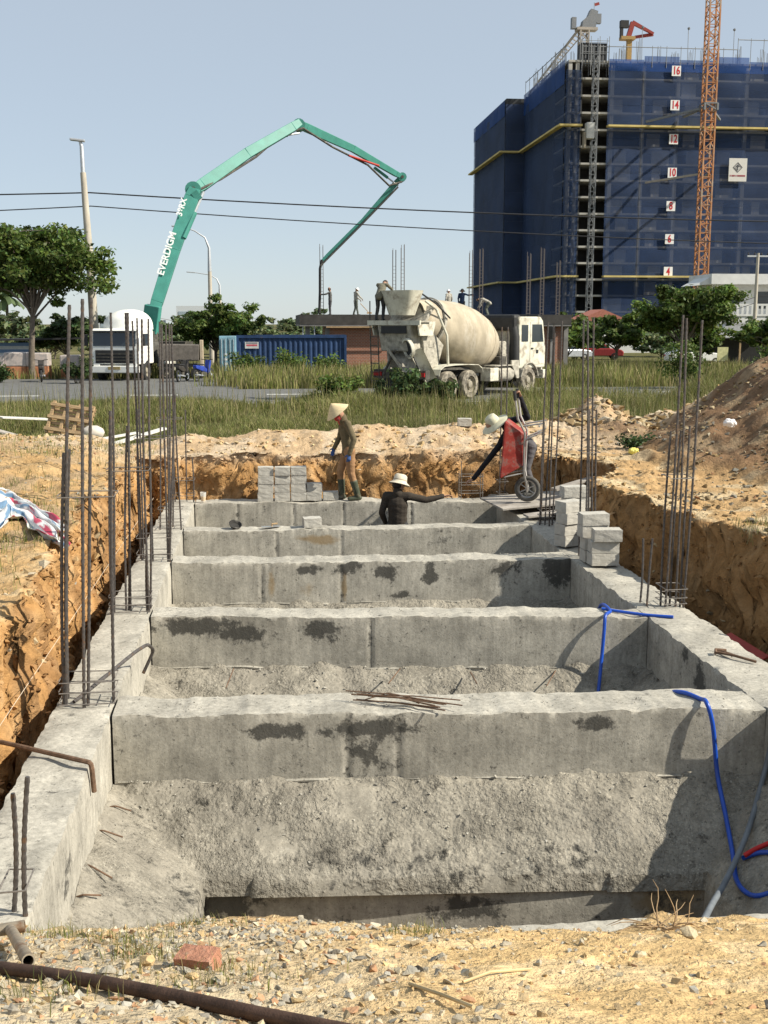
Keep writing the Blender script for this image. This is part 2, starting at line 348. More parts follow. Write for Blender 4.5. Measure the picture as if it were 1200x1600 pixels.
def cross_beam(yl, yr, w, depth, stains, rusts, seams, seed, zt):
    n = 230; xs = np.linspace(-1.175, 3.685, n); t = (xs+1.19)/4.88
    zf = np.linspace(-depth-.12, 0, 15); yt = np.array([.012, .05, .13, .22, .31, .4, .5])[None].ravel(); yt = np.concatenate([yt[yt < w-.03], [w]]); zb_ = np.linspace(0, -depth, 8)[1:]
    prof = [(0, z) for z in zf]+[(y, 0) for y in yt]+[(w, z) for z in zb_]
    P = np.zeros((n, len(prof), 3)); topn = fbm(xs*1.6, xs*0, seed, 3, seed)*.012+fbm(xs*9, xs*0, seed, 2, seed)*.006
    for j, (y, z) in enumerate(prof):
        P[:, j, 0] = xs; P[:, j, 1] = lerp(yl, yr, t)+y; P[:, j, 2] = zt+z+topn*max(0, 1+z/depth)
        if z == 0: P[:, j, 2] += fbm(xs*7, y*7, seed, 3, seed+1)*.008
    e = len(zf)-1
    P[:, e, 1] += .009*np.abs(fbm(xs*11, xs*0, 0, 3, seed+5))**2; P[:, e, 2] -= .012*np.abs(fbm(xs*8, xs*0, 5, 3, seed+6))**2
    P[:, :, 1] += .004*fbm(P[:, :, 0]*3, P[:, :, 2]*3, seed, 3, seed+7)
    for sxx in seams: P[:, :e, 1] += (.012*np.exp(-((xs-sxx)/.02)**2))[:, None]
    X = P[:, :, 0]; Z = P[:, :, 2]-zt; fr = np.array([1. if j <= e else 0. for j in range(len(prof))])[None, :]
    st_ = blobs(X, Z, stains)*fr; ru = blobs(X, Z, rusts)*fr
    if len(seams) > 1 and seams[0] == .55: st_ = np.maximum(st_, fr*.21*((X > .555)&(X < .925)))
    for sxx in seams: st_ = np.maximum(st_, fr*.34*np.exp(-((X-sxx)/.02)**2))
    o = sheet('cross_beam', None, P, m_conc, st_, ru, fnd)
    if zt < 0 and yl > 6:
        b = B(); xx = np.linspace(-1.15, 3.66, 150); b.tube([(float(x), float(lerp(yl, yr, (x+1.19)/4.88)-.006), float(zt-depth-.018+.012*vn(x*3, seed))) for x in xx], [float(max(.002, .008+.009*vn(x*5, seed+3))) for x in xx], 6); b.obj('grout_lip', m_conc, o)
    return o
BEAMS = [  # front-left y, front-right y, width
    (4.52, 4.40, .43), (8.05, 7.70, .44), (10.90, 10.35, .36), (13.39, 13.18, .40), (15.41, 15.28, .32), (17.95, 17.72, .42)]
ST = {1: ([(.0, -.13, .28, .07, 1), (.72, -.12, .42, .075, .9), (.68, -.28, .19, .2, .55), (2.42, -.11, .17, .07, 1)], [], [.55, .93]),
      2: ([(-.72, -.10, .50, .09, 1), (-.28, -.18, .3, .1, 1), (.52, -.13, .20, .12, 1)], [(.1, -.2, .3, .1, .3)], [.98]),
      3: ([(.48, -.10, .17, .07, 1), (.95, -.09, .2, .1, 1), (1.42, -.14, .2, .1, .9), (1.95, -.17, .13, .14, .9), (3.55, -.12, .25, .25, 1), (1.6, -.43, .2, .05, .8), (2.9, -.12, .2, .15, .6)],
          [(.02, -.28, .07, .3, .7), (.9, -.3, .05, .3, .8), (.45, -.35, .2, .15, .5)], [-.1, .86]),
      4: ([(2.4, -.2, .3, .1, .3)], [(.75, -.15, .28, .09, 1), (.6, -.12, .35, .06, .8)], [.1, 1.0]), 5: ([], [], [-.5, .4, 1.2, 2.3]), 0: ([], [], [])}
for i, (yl, yr, w) in enumerate(BEAMS): cross_beam(yl, yr, w, .50, *ST[i], 100+i*13, ZB-.004+(.02 if i == 4 else 0))
def long_beam(x0, x1, y0, y1, inner, seed, stains):
    n = int((y1-y0)/.035); ys = np.linspace(y0, y1, n); w = x1-x0
    zs = np.linspace(-.52, 0, 13); xt = np.linspace(0, w, 10)[1:]; zd = np.linspace(0, -.75, 10)[1:]
    prof = [(0, z) for z in (zs if inner > 0 else np.linspace(-.52, 0, 13))]+[(x, 0) for x in xt]+[(w, z) for z in zd]
    P = np.zeros((n, len(prof), 3)); tn = fbm(ys*1.4, ys*0, seed, 4, seed)*.012
    for j, (x, z) in enumerate(prof):
        P[:, j, 1] = ys; P[:, j, 0] = x0+x; P[:, j, 2] = ZB+z+(tn if z == 0 else tn*.3)
        if z == 0: P[:, j, 2] += fbm(x*8, ys*6, seed, 3, seed+1)*.009
    for j in (12, 12+len(xt)):
        P[:, j, 0] += (.012*np.abs(fbm(ys*6, ys*0, 1, 3, seed+2)))*(1 if j == 12 else -1); P[:, j, 2] -= .016*np.abs(fbm(ys*7, ys*0, 3, 3, seed+3))
    P[:, :, 0] += .005*fbm(P[:, :, 1]*2.5, P[:, :, 2]*4, seed, 3, seed+4)
    st_ = blobs(P[:, :, 1], P[:, :, 2]-ZB, stains)
    return sheet('long_beam', None, P, m_conc, st_, None, fnd)
long_beam(-1.63, -1.19, 2.9, 18.45, 1, 301, [(6.15, -.28, .22, .12, .5)])
long_beam(3.69, 4.20, 2.9, 18.45, -1, 401, [(9.0, -.22, .15, .16, .9), (9.35, -.1, .1, .1, .6), (13.4, -.2, .3, .2, .6)])
for i in range(5):
    yl0, yr0, w0 = BEAMS[i]; yl1, yr1, _ = BEAMS[i+1]; h = .04 if i else .028
    nx_ = int(4.88/h); xs = np.linspace(-1.19, 3.69, nx_); ny_ = int((yl1-yl0-w0)/h); P = np.zeros((nx_, ny_, 3)); t = (xs+1.19)/4.88
    ya = lerp(yl0+w0, yr0+w0, t); yb = lerp(yl1, yr1, t)
    for j in range(ny_):
        u = j/(ny_-1); P[:, j, 0] = xs; P[:, j, 1] = lerp(ya, yb, u)
    X, Y = P[:, :, 0], P[:, :, 1]
    dd = np.minimum(np.minimum(X+1.19, 3.69-X), np.minimum(Y-ya[:, None], yb[:, None]-Y)); d1 = dd+.012*fbm(X*3, Y*3, 0, 3, 500+i)
    Z = -.50+ZB-.01-.47*np.clip(dd/.70, 0, 1)**1.1+.018*fbm(X*4, Y*4, 0, 4, 510+i)+.016*np.abs(fbm(X*14, Y*14, 0, 2, 520+i))+.035*np.exp(-(np.minimum(np.minimum(X+1.19, 3.69-X), np.minimum(Y-ya[:, None], yb[:, None]-Y))/.05)**2)*fbm(X*6, Y*6, 0, 2, 530)
    lim = .70; ins = dd <= lim; Z = np.where(ins, Z, -1.12); P[:, :, 2] = Z
    stn = .38*np.clip(1-np.abs(d1-.6)/.2, 0, 1)*sst(.1, .6, fbm(X*2, Y*2, 0, 3, 540+i))
    sheet('sloped_footing', None, P, m_agg, stn, None, fnd, keep=ins)
    # smooth lower side of the footing, 3 cm behind the rough lip
    for (p0, p1) in (((-.52, yl1-.60), (3.02, yr1-.60)),):
        n = 140; tt = np.linspace(0, 1, n); P2 = np.zeros((n, 8, 3)); zz = np.linspace(-1.75, -1.12, 8)
        for k in range(8): P2[:, k, 0] = lerp(p0[0], p1[0], tt); P2[:, k, 1] = lerp(p0[1], p1[1], tt)-.06+.004*fbm(P2[:, k, 0]*3, zz[k], 0, 3, 3); P2[:, k, 2] = zz[k]
        X2, Z2 = P2[:, :, 0], P2[:, :, 2]
        sheet('footing_side', None, P2, m_conc, blobs(X2, Z2, [(-.35, -1.22, .28, .14, 1), (1.33, -1.27, .30, .09, 1.), (2.75, -1.2, .3, .3, .3)]), blobs(X2, Z2, [(2.75, -1.15, .35, .3, .9), (2.3, -1.1, .4, .1, .5)]), fnd)
    for xx in (-.50, 3.0):
        ys2 = np.linspace(yl0+w0+.6, yl1-.66, 40); P2 = np.zeros((40, 4, 3)); zz = np.linspace(-1.75, -1.12, 4)
        for k in range(4): P2[:, k, 0] = xx; P2[:, k, 1] = ys2; P2[:, k, 2] = zz[k]
        sheet('footing_side', None, P2, m_conc, None, None, fnd)
# ============================================================ materials for things
m_rebar = mat('rebar_steel', (.115, .105, .10), .55, .55, var=.35, vs=30, dirt=((.20, .12, .07), 14, .56))
m_rust = mat('rusty_steel', (.16, .10, .065), .8, .2, var=.4, vs=20, bump=.3, bs=60)
m_tie = mat('stirrup_wire', (.22, .20, .18), .6, .4, var=.3, vs=30)
m_block = mat('concrete_block', (.45, .43, .38), .95, var=.16, vs=8, bump=.35, bs=45, dirt=((.30, .29, .26), 5, .6))
m_wood = mat('raw_timber', (.42, .29, .16), .8, var=.3, vs=5, bump=.4, bs=30, stretch=(1, 8, 8))
m_plywood = mat('weathered_plywood', (.36, .33, .29), .85, var=.25, vs=5, bump=.3, bs=25, dirt=((.24, .21, .18), 3, .55))
m_whitewood = mat('sun_bleached_board', (.62, .60, .54), .8, var=.2, vs=6, stretch=(1, 6, 6))
m_blue = mat('blue_hose', (.01, .07, .42), .35, var=.15, spec=.5)
m_greyhose = mat('grey_hose', (.17, .19, .21), .5, var=.2)
m_redhose = mat('red_hose', (.5, .02, .02), .4, var=.15)
# ============================================================ rebar cages
CAGES = {
    'L1': [(-1.555, 8.331, 0.165, 2.93), (-1.568, 8.318, 0.089, 1.87), (-1.409, 8.244, 0.123, 2.97), (-1.389, 8.3, 0.158, 2.98), (-1.205, 8.36, 0.068, 2.17), (-1.564, 8.47, 0.103, 1.88)],
    'L2': [(-1.553, 11.051, 0.086, 2.9), (-1.575, 11.028, 0.06, 1.77), (-1.422, 11.164, 0.08, 2.9), (-1.403, 11.15, 0.085, 2.9), (-1.442, 11.14, 0.076, 1.81), (-1.23, 11.09, 0.017, 0.63), (-1.21, 11.086, 0.031, 2.84), (-1.215, 11.22, 0.054, 1.89)],
    'L3': [(-1.547, 13.588, -0.009, 2.83), (-1.531, 13.662, 0.02, 2.86), (-1.574, 13.704, 0.027, 1.78), (-1.411, 13.537, 0.047, 2.85), (-1.225, 13.47, 0.014, 2.79), (-1.23, 13.7, 0.05, 2.78), (-1.205, 13.46, 0.129, 1.97)],
    'L4': [(-1.515, 15.597, 0.086, 2.82), (-1.389, 15.72, 0.081, 2.79), (-1.352, 15.75, 0.069, 2.74), (-1.22, 15.62, -0.055, 2.78)],
    'L5': [(-1.508, 18.221, 0.025, 1.43), (-1.21, 18.118, 0.0, 0.67), (-1.336, 18.35, 0.022, 1.42)],
    'R5': [(3.75, 17.80, -0.007, 2.74), (3.87, 17.95, 0.01, 2.74)],
    'R4': [(3.845, 15.44, 0.059, 2.82), (3.918, 15.432, 0.067, 2.77), (3.956, 15.326, 0.013, 2.67), (4.005, 15.372, 0.08, 2.83), (3.872, 15.5, 0.02, 1.42)],
    'R3': [(3.825, 13.318, -0.032, 2.84), (3.872, 13.213, -0.049, 2.83), (3.968, 13.226, -0.071, 2.87), (3.935, 13.306, -0.042, 1.77), (4.011, 13.26, -0.044, 1.77)],
    'R2': [(3.968, 10.784, 0.022, 1.74), (3.986, 10.703, 0.053, 2.88), (4.04, 10.724, 0.032, 1.75), (4.09, 10.692, -0.014, 2.85), (4.144, 10.713, 0.014, 1.8), (4.167, 10.684, 0.067, 2.83), (3.779, 10.883, 0.02, 0.63), (3.807, 10.748, 0.031, 0.66)],
    'L0': [(-1.288, 5.244, 0.04, 0.57), (-1.209, 5.188, 0.044, 0.67)]}
CLAB = {'L1': 'nearest tall rebar column cage on the left beam, thick ribbed bars', 'L2': 'second tall rebar column cage from the front on the left beam',
        'L3': 'third tall rebar column cage from the front on the left beam', 'L4': 'fourth tall rebar column cage from the front on the left beam',
        'L5': 'short rebar column cage at the far left corner beside the plastic cup', 'R5': 'pair of tall bars at the far right corner behind the wheelbarrow',
        'R4': 'tall rebar column cage on the right beam just in front of the wheelbarrow', 'R3': 'tall rebar column cage rising behind the block stack on the right beam',
        'R2': 'nearest tall rebar column cage on the right beam beside the blue hose', 'L0': 'two short rebar stubs standing at the lower left corner'}
STIR = {'L1': [.03, .12, .2, 1.6], 'L2': [.02, .09, .17, 1.43], 'L3': [.03, .1, .3, 1.5], 'L4': [.03, .12, .3, 1.55], 'L5': [.1, .35], 'R5': [.1, .3, 1.2], 'R4': [.05, .14, .22, 1.1], 'R3': [.3, .5, 1.3], 'R2': [.05, .11, .2, 1.33], 'L0': [.18]}
def ribbed(bd, p0, p1, r, bend=0.):
    p0, p1 = Vector(p0), Vector(p1); n = max(4, int((p1-p0).length/.024)); pts = []; rs = []
    for i in range(n+1):
        u = i/n; p = p0.lerp(p1, u); p.x += bend*math.sin(u*math.pi)*.02; p.y += bend*math.sin(u*2.2)*.012; pts.append(p); rs.append(r*(1.10 if i % 2 else .88))
    bd.tube(pts, rs, 7)
def rect_loop(bd, x0, x1, y0, y1, z, r):
    c = [(x0, y0), (x1, y0), (x1, y1), (x0, y1), (x0, y0)]
    bd.tube([(a, b, z+.004*i) for i, (a, b) in enumerate(c)], r, 5)
for key, bars in CAGES.items():
    bx = sum(b[0] for b in bars)/len(bars); by = sum(b[1] for b in bars)/len(bars)
    t = thing('rebar_cage', CLAB[key], 'rebar', (bx, by, ZB), group='rebar column cages on the foundation')
    r = .0125 if key in ('L1', 'L0') else .0115
    for (x, y, lean, zt) in bars:
        b = B(); ribbed(b, (x-bx, y-by, -.1), (x-bx+lean, y-by+rng.uniform(-.02, .02), zt-ZB), r, rng.uniform(-1, 1))
        b.obj('vertical_bar', m_rebar, t, smooth=40)
    xs = [b[0]-bx for b in bars if b[3] > .8 or key == 'L0' or key == 'L5']; ys = [b[1]-by for b in bars]
    for z in STIR[key]:
        b = B(); k = sum(bb[2] for bb in bars)/len(bars)*z/3
        rect_loop(b, min(xs)-.02+k, max(xs)+.02+k, min(min(ys), -.09)-.015, max(max(ys), .09)+.015, z, .005); b.obj('stirrup', m_tie, t, smooth=40)
# small stirrup frames at the far right corner
t = thing('stirrup_frame', 'small open cage of thin stirrups at the far right corner of the trench', 'rebar', (3.35, 18.15, ZB))
for z in (.08, .22, .36):
    b = B(); rect_loop(b, -.2, .18, -.12, .12, z, .006); b.obj('stirrup', m_tie, t)
for x, y in ((-.19, -.11), (.17, -.11), (.17, .11), (-.19, .11)):
    b = B(); b.tube([(x, y, -.05), (x, y, .62 if x < 0 and y < 0 else .42)], .007, 6); b.obj('vertical_bar', m_tie, t)
# bent bars
def bar(name, label, pts, r=.012, m=None):
    b = B(); pts = [Vector(p) for p in pts]; q = []
    for i in range(len(pts)-1):      # rounded polyline
        for k in range(5): q.append(pts[i].lerp(pts[i+1], k/5))
    q.append(pts[-1]); s = [q[0]]+[(q[i-1]+q[i]*2+q[i+1])/4 for i in range(1, len(q)-1)]+[q[-1]]
    b.tube(s, r, 8); return tag(b.obj(name, m or m_rebar, None, smooth=40), label, 'rebar')
bar('bent_bar', 'bent rebar lying across the left beam with its hooked end over the edge', [(-1.92, 7.55, -.02), (-1.80, 7.45, -.005), (-1.25, 7.03, .02), (-1.165, 7.0, .01), (-1.16, 7.03, -.2)], .017, m_rust)
bar('bent_bar', 'hooked rebar leaning from the nearest left cage into the second bay', [(-1.50, 8.36, -.04), (-1.42, 8.46, .0), (-1.10, 8.98, .16), (-1.02, 9.15, .17), (-.985, 9.28, .08), (-1.08, 9.28, -.12)], .0145)
def spt(px, py, dz=.02):
    for k in range(520):
        p = at(px, py, 8.0-k*.006); yf = lerp(8.05, 7.70, (p.x+1.19)/4.88); dd_ = max(0, min(yf-p.y, 3.69-p.x, p.x+1.19)); zs = -.56-.47*min(1, dd_/.70)**1.1
        if p.y < yf-.02 and (p.z > zs+dz or k == 519): return p
    return p
for i, (a, b_, c) in enumerate([((165, 1262), (180, 1259), (205, 1267)), ((148, 1300), (160, 1297), (192, 1308)), ((128, 1352), (140, 1352), (175, 1372)), ((118, 1402), (130, 1398), (158, 1399))]):
    P = [spt(*a, -.03), spt(*b_, .015), spt(*c, .045)]
    bar('dowel', ['uppermost', 'second', 'third', 'lowest'][i]+' thin bent dowel poking from the pale sloped footing at lower left', P, .006, m_rust)
for i, (x, y0, y1, dx) in enumerate([(365, 1045, 1075, -12), (625, 1045, 1068, -18), (868, 1048, 1072, -14), (735, 1050, 1068, 10)]):
    P = [at(x, y0, 10.4), at(x+dx, y1, 10.05)]
    bar('dowel', ['leftmost', 'second', 'rightmost', 'third'][i]+' thin dowel sticking from the footing under the second cross beam', P, .006, m_rust)
# loose bundle of sticks of rebar on the near cross beam
t = thing('rod_bundle', 'loose bundle of thin rusty rods lying on the nearest full cross beam', 'rods', (1.0, 8.05, ZB))
for i in range(9):
    b = B(); a = rng.uniform(-.16, .06); y = rng.uniform(-.06, .06); x = rng.uniform(-.08, .08); L = rng.uniform(.26, .38)
    b.tube([(x-L, y+L*.4*0+.10-a*.4, .02+.008*i), (x, y+.02, .022+.008*i), (x+L, y-.1+a*.5, .018+.006*i)], .0055, 6); b.obj('rod', m_rust, t)
b = B(); b.tube([(-.30, .1, .02), (-.12, .08, .075), (0, 0, .07), (.1, -.06, .03)], .005, 6); b.obj('rod', m_rust, t)
# ============================================================ concrete blocks
bb = B()
def block_mesh(w, d, h, seed):
    bm = bmesh.new(); bmesh.ops.create_cube(bm, size=1); bmesh.ops.subdivide_edges(bm, edges=bm.edges, cuts=3, use_grid_fill=True); r = random.Random(seed)
    for v in bm.verts:
        k = .0025; e = (abs(v.co.x) > .49)+(abs(v.co.y) > .49)+(abs(v.co.z) > .49)
        v.co = Vector((v.co.x*w, v.co.y*d, (v.co.z+.5)*h))*(1-(.012 if e > 1 else 0))+Vector((r.uniform(-k, k), r.uniform(-k, k), r.uniform(-k, k)))
    me = D.meshes.new('block'); bm.to_mesh(me); bm.free(); me.materials.append(m_block); return me
BM = [block_mesh(.25, .2, .135, i) for i in range(4)]; BN = [block_mesh(.335, .21, .143, 10+i) for i in range(4)]
def block(me, loc, rz, label, group):
    o = D.objects.new('concrete_block', me); COL.objects.link(o); o.location = loc; o.rotation_euler = (rng.uniform(-.01, .01), rng.uniform(-.01, .01), rz); return tag(o, label, 'block', group)
ORD = ['leftmost', 'second', 'third', 'fourth', 'fifth']; ROW = ['bottom', 'second', 'third', 'top']
for row, n in enumerate((5, 4, 3, 3)):
    for i in range(n):
        lab = f'{ORD[i]} block from the left in the {ROW[row]} row of the far stack beside the boots'
        block(BM[rng.randrange(4)], (-.045+i*.262+rng.uniform(-.006, .006)+(.01 if row > 1 else 0), 18.06+rng.uniform(-.02, .02), ZB+.012+row*.139), rng.uniform(-.05, .05), lab, 'blocks in the far stack')
block(BM[1], (.60, 15.52, ZB+.028), .12, 'single pale block lying alone on the fourth cross beam', None)
block(BM[2], (3.55, 20.0, gz(3.55, 20.0)-.01), -.1, 'single grey block lying on the earth rim behind the trench', None)
k = 0
for (x, y, z, rz) in [(3.955, 12.75, 0, .03), (3.96, 12.76, 1, -.03), (3.985, 12.72, 2, -.10), (3.90, 13.0, 2, .05), (3.93, 12.98, 1, .0), (3.93, 12.97, 0, .04), (3.90, 12.99, 3, .02)]:
    nm = ['bottom block at the front', 'second block up at the front', 'tilted third block up at the front', 'third block up at the back', 'second block up at the back', 'bottom block at the back', 'topmost block'][k]; k += 1
    block(BN[k % 4], (x, y, ZB+.012+z*.147), rz, nm+' of the near stack on the right beam', 'blocks in the near right stack')
k = 0
for (x, y, z, rz) in [(3.87, 13.95, 0, .5), (3.87, 13.95, 1, .45), (3.88, 13.93, 2, .5), (3.87, 13.95, 3, .48), (4.02, 14.25, 0, .05), (4.02, 14.25, 1, .1), (4.02, 14.25, 2, .0), (4.03, 14.25, 3, .05), (4.0, 14.24, 4, .05)]:
    nm = (['bottom', 'second', 'third', 'top'][k]+' turned block in the front pile' if k < 4 else ['bottom', 'second', 'third', 'fourth', 'top'][k-4]+' block in the rear pile'); k += 1
    block(BN[k % 4], (x, y, ZB+.012+z*.147), rz, nm+' of the stack by the boards', 'blocks in the rear right stack')
# ============================================================ hoses
def hose(name, label, pts, r, m):
    pts = [Vector(p) for p in pts]; q = []
    P = [pts[0]]+pts+[pts[-1]]
    for i in range(1, len(P)-2):
        for k in range(8):
            t = k/8; a, b_, c, d = P[i-1], P[i], P[i+1], P[i+2]
            q.append(.5*((2*b_)+(c-a)*t+(2*a-5*b_+4*c-d)*t*t+(3*b_-a-3*c+d)*t**3))
    q.append(pts[-1]); b = B(); b.tube(q, r, 10); return tag(b.obj(name, m, None, smooth=50), label, 'hose')
hose('water_hose', 'blue hose hanging over the near cross beam on the right and coiling at its foot',
     [(3.0, 8.55, -.45), (3.10, 8.25, -.12), (3.16, 8.06, -.025), (3.24, 7.88, -.02), at(1104, 1098, 7.71), at(1114, 1135, 7.66), at(1121, 1210, 7.62), spt(1134, 1275, .03), spt(1145, 1335), spt(1151, 1375), spt(1170, 1397), spt(1197, 1397), spt(1235, 1375), spt(1225, 1338), spt(1190, 1332), spt(1160, 1341)], .017, m_blue)
hose('water_hose', 'straight blue hose piece lying along the second cross beam by the right cage', [at(940, 951, 10.62), at(965, 955, 10.55), at(1010, 961, 10.4), at(1052, 964, 10.26)], .016, m_blue)
hose('water_hose', 'blue hose hanging straight down the face of the second cross beam', [(3.42, 11.3, -.5), (3.38, 11.0, -.15), (3.36, 10.78, -.02), (3.35, 10.5, -.015), at(946, 962, 10.36), at(944, 985, 10.31), at(939, 1040, 10.26), at(934, 1090, 10.1)], .017, m_blue)
hose('hose', 'thick grey hose running down into the near bay at the right edge', [at(1222, 1090, 7.5), spt(1195, 1205, .06), spt(1168, 1300, .06), at(1136, 1372, 6.7), at(1113, 1412, 6.2), at(1094, 1450, 5.6)], .020, m_greyhose)
hose('hose', 'short red hose end beside the blue coil at the right edge', [spt(1163, 1337, .05), spt(1182, 1326, .05), spt(1215, 1312, .05)], .017, m_redhose)
# ============================================================ small things round the pit
t = thing('plastic_cup', 'clear plastic cup with orange drink on the far left corner of the beam', 'cup', (-1.05, 18.08, ZB+.012))
mcup = mat('clear_plastic', (.75, .75, .72), .15, var=.02, trans=.55, spec=.5)
b = B(); b.lathe([(.036, 0), (.05, .15), (.048, .15), (.034, .004)], 14, caps=False); b.obj('cup_wall', mcup, t, smooth=40)
b = B(); b.lathe([(.034, .004), (.041, .075)], 14); b.obj('drink', mat('orange_drink', (.75, .42, .03), .2, var=.05), t, smooth=40)
t = thing('float_trowel', 'dark rubber bowl left on the fourth cross beam', 'bowl', (-.48, 15.6, ZB+.03)); t.name = 'rubber_bowl'
b = B(); b.lathe([(.05, 0), (.075, .02), (.095, .055), (.085, .055), (.06, .02), (.0, .012)], 14); b.obj('bowl', mat('black_rubber', (.035, .033, .03), .7, dirt=((.3, .28, .24), 8, .55)), t, smooth=40, )
t.rotation_euler = (.5, .25, 0)
t = thing('trowel', 'flat steel trowel lying on the fourth cross beam beside the pale block', 'trowel', (.02, 15.56, ZB+.033), .2)
b = B(); b.prism([(-.13, 0), (.13, 0), (.13, .004), (-.13, .004)], -.05, .05); b.obj('blade', mat('worn_steel', (.45, .45, .43), .4, .7), t)
b = B(); b.tube([(.02, 0, .005), (.02, 0, .035), (.1, 0, .04)], .012, 8); b.obj('handle', m_wood, t, smooth=40)
t = thing('lump_hammer', 'dark clamp of bent rods lying on the right beam', 'clamp', (3.97, 8.93, ZB+.012), 2.15); t.name = 'rod_clamp'
for a in (-.12, .06):
    b = B(); b.tube([(-.2, 0, .012), (0, .01, .02), (.19, a*.4, .014)], .012, 7); b.obj('arm', m_rust, t, smooth=40)
b = B(); b.tube([(.14, -.07, .02), (.2, .0, .026), (.15, .07, .02)], .014, 7); b.obj('jaw', m_rust, t, smooth=40)
# earth-stained board stub at lower left
tag(B().box((-1.40, 5.02, .02), (.05, .04, .36)).obj('wooden_stake', m_wood), 'short brown wooden stake beside the rebar stubs at lower left', 'stake')
# pipes on the foreground bank
def gpt(px, py, dz=0.):
    zs = np.arange(1.25, -1.2, -.004); P = np.array([atz(px, py, float(z))[:] for z in zs]); h = ground_z(P[:, 0], P[:, 1]) >= zs
    p = P[int(np.argmax(h))] if h.any() else P[-1]; return Vector((p[0], p[1], p[2]+dz))
b = B(); e0, e1 = gpt(-30, 1528, .025), gpt(720, 1660, .02); P = [e0.lerp(e1, i/6)+Vector((0, 0, .012*math.sin(i*.9))) for i in range(7)]
zz_ = max(0, max(gz(p.x, p.y)+.012-p.z for p in P)); P = [p+Vector((0, 0, min(zz_, .02))) for p in P]
b.tube(P, .0205, 14); tag(b.obj('scaffold_pipe', mat('rusted_pipe', (.085, .05, .035), .7, .3, var=.4, vs=12, bump=.3, bs=80), None, smooth=40), 'long dark rusty steel pipe lying across the foreground', 'pipe')
t = thing('pipe_coupler', 'short pale pipe with welded tee lying at the lower left corner', 'pipe', gpt(30, 1500, .03))
o0 = t.location; mp = mat('galvanised_pipe', (.33, .28, .21), .6, .4, var=.3, vs=14, dirt=((.2, .12, .07), 8, .5))
p0, p1 = gpt(18, 1478, .07)-o0, gpt(46, 1528, .06)-o0
for nm, a, c, r in (('pipe', p0, p1, .021), ('tee', p0+Vector((-.12, -.0, -.01)), p0+Vector((.05, .02, .0)), .024)):
    b = B(); n = 14; ax = (c-a).normalized(); b.tube([a, c], r, n, caps=False); b.tube([c+ax*.001, a], r*.78, n, caps=False)
    M = Matrix.Translation(c) @ ax.to_track_quat('Z', 'Y').to_matrix().to_4x4(); b.lathe([(r*.78, 0), (r, 0)], n, M, caps=False); b.obj(nm, mp, t, smooth=40)
# stones
def stone_mesh(seed, npt=14):
    r = random.Random(seed); bm = bmesh.new()
    for i in range(npt):
        v = Vector((r.gauss(0, 1), r.gauss(0, 1), r.gauss(0, 1))).normalized()*r.uniform(.75, 1.05); bm.verts.new(v)
    res = bmesh.ops.convex_hull(bm, input=bm.verts); bmesh.ops.delete(bm, geom=[g for g in res['geom_interior'] if isinstance(g, bmesh.types.BMVert)], context='VERTS')
    bmesh.ops.triangulate(bm, faces=bm.faces); bmesh.ops.recalc_face_normals(bm, faces=bm.faces); bm.verts.index_update()
    V = np.array([v.co[:] for v in bm.verts]); F = np.array([[v.index for v in f.verts] for f in bm.faces]); bm.free(); return V, F
SM = [stone_mesh(i, 22) for i in range(10)]; SL = [stone_mesh(20+i, 8) for i in range(18)]
def stones(name, pts, sizes, cols, label, protos, m, sink=.25):
    Vs = []; Fs = []; Cs = []; n = 0
    for p, s, c in zip(pts, sizes, cols):
        V, F = protos[rng.randrange(len(protos))]; q = Euler((rng.uniform(0, 6), rng.uniform(0, 6), rng.uniform(0, 6))).to_matrix()
        V = (V*np.array([1, rng.uniform(.5, .95), rng.uniform(.4, .75)])) @ np.array(Euler((rng.uniform(-.3, .3), rng.uniform(-.3, .3), rng.uniform(0, 6))).to_matrix()).T*s
        Vs.append(V+np.array(p)+np.array([0, 0, s*(.45-sink)])); Fs.append(F+n); Cs.append(np.tile(c, (len(V), 1))); n += len(V)
    o = npmesh(name, np.concatenate(Vs), np.concatenate(Fs), m, col=np.concatenate(Cs)); return tag(o, label, kind='stuff')
m_stone = mat('stone', (1, 1, 1), .9, var=.2, vs=40, bump=.4, bs=90, attr='col', spec=.15)
PAL = np.array([(.36, .34, .30), (.27, .27, .26), (.43, .38, .29), (.44, .33, .19), (.36, .28, .18), (.46, .43, .37), (.19, .19, .19), (.38, .22, .14), (.31, .32, .32)])
PAL = (PAL*.92+np.array((.42, .33, .2))*.16)*np.array((1.04, 1., .90))
PALS = np.array([(.52, .40, .22), (.47, .33, .17), (.56, .45, .28), (.42, .29, .14), (.5, .42, .3)])
def scatter(n, x0, x1, y0, y1, dens, smin, smax, pal, power=2.5):
    X = nr.uniform(x0, x1, n); Y = nr.uniform(y0, y1, n); k = nr.uniform(0, 1, n) < dens(X, Y); X, Y = X[k], Y[k]
    Z = ground_z(X, Y); s = smin+(smax-smin)*nr.uniform(0, 1, len(X))**power; c = pal[nr.integers(0, len(pal), len(X))]*nr.uniform(.8, 1.15, (len(X), 1)); return np.stack([X, Y, Z], -1), s, c
dl = lambda X, Y: np.clip(sst(1.0, -.3, X-.25*(Y-3.5))*.95+.10, 0, 1)*(Y < near_edge(X)-.03)
p, s, c = scatter(11000, -1.6, 3.2, 2.5, 5.0, dl, .006, .031, PAL, 2.6); stones('gravel', p, s, c, 'grey and buff gravel spread over the foreground bank', SL, m_stone)
p, s, c = scatter(5200, -1.6, 3.2, 2.5, 5.0, lambda X, Y: .30+.6*(fbm(X*2, Y*2, 0, 3, 6) > .05)*(Y < near_edge(X)), .004, .017, PALS, 2.5); stones('earth_crumbs', p, s, c, 'small sandy crumbs scattered on the foreground bank', SL, m_stone)
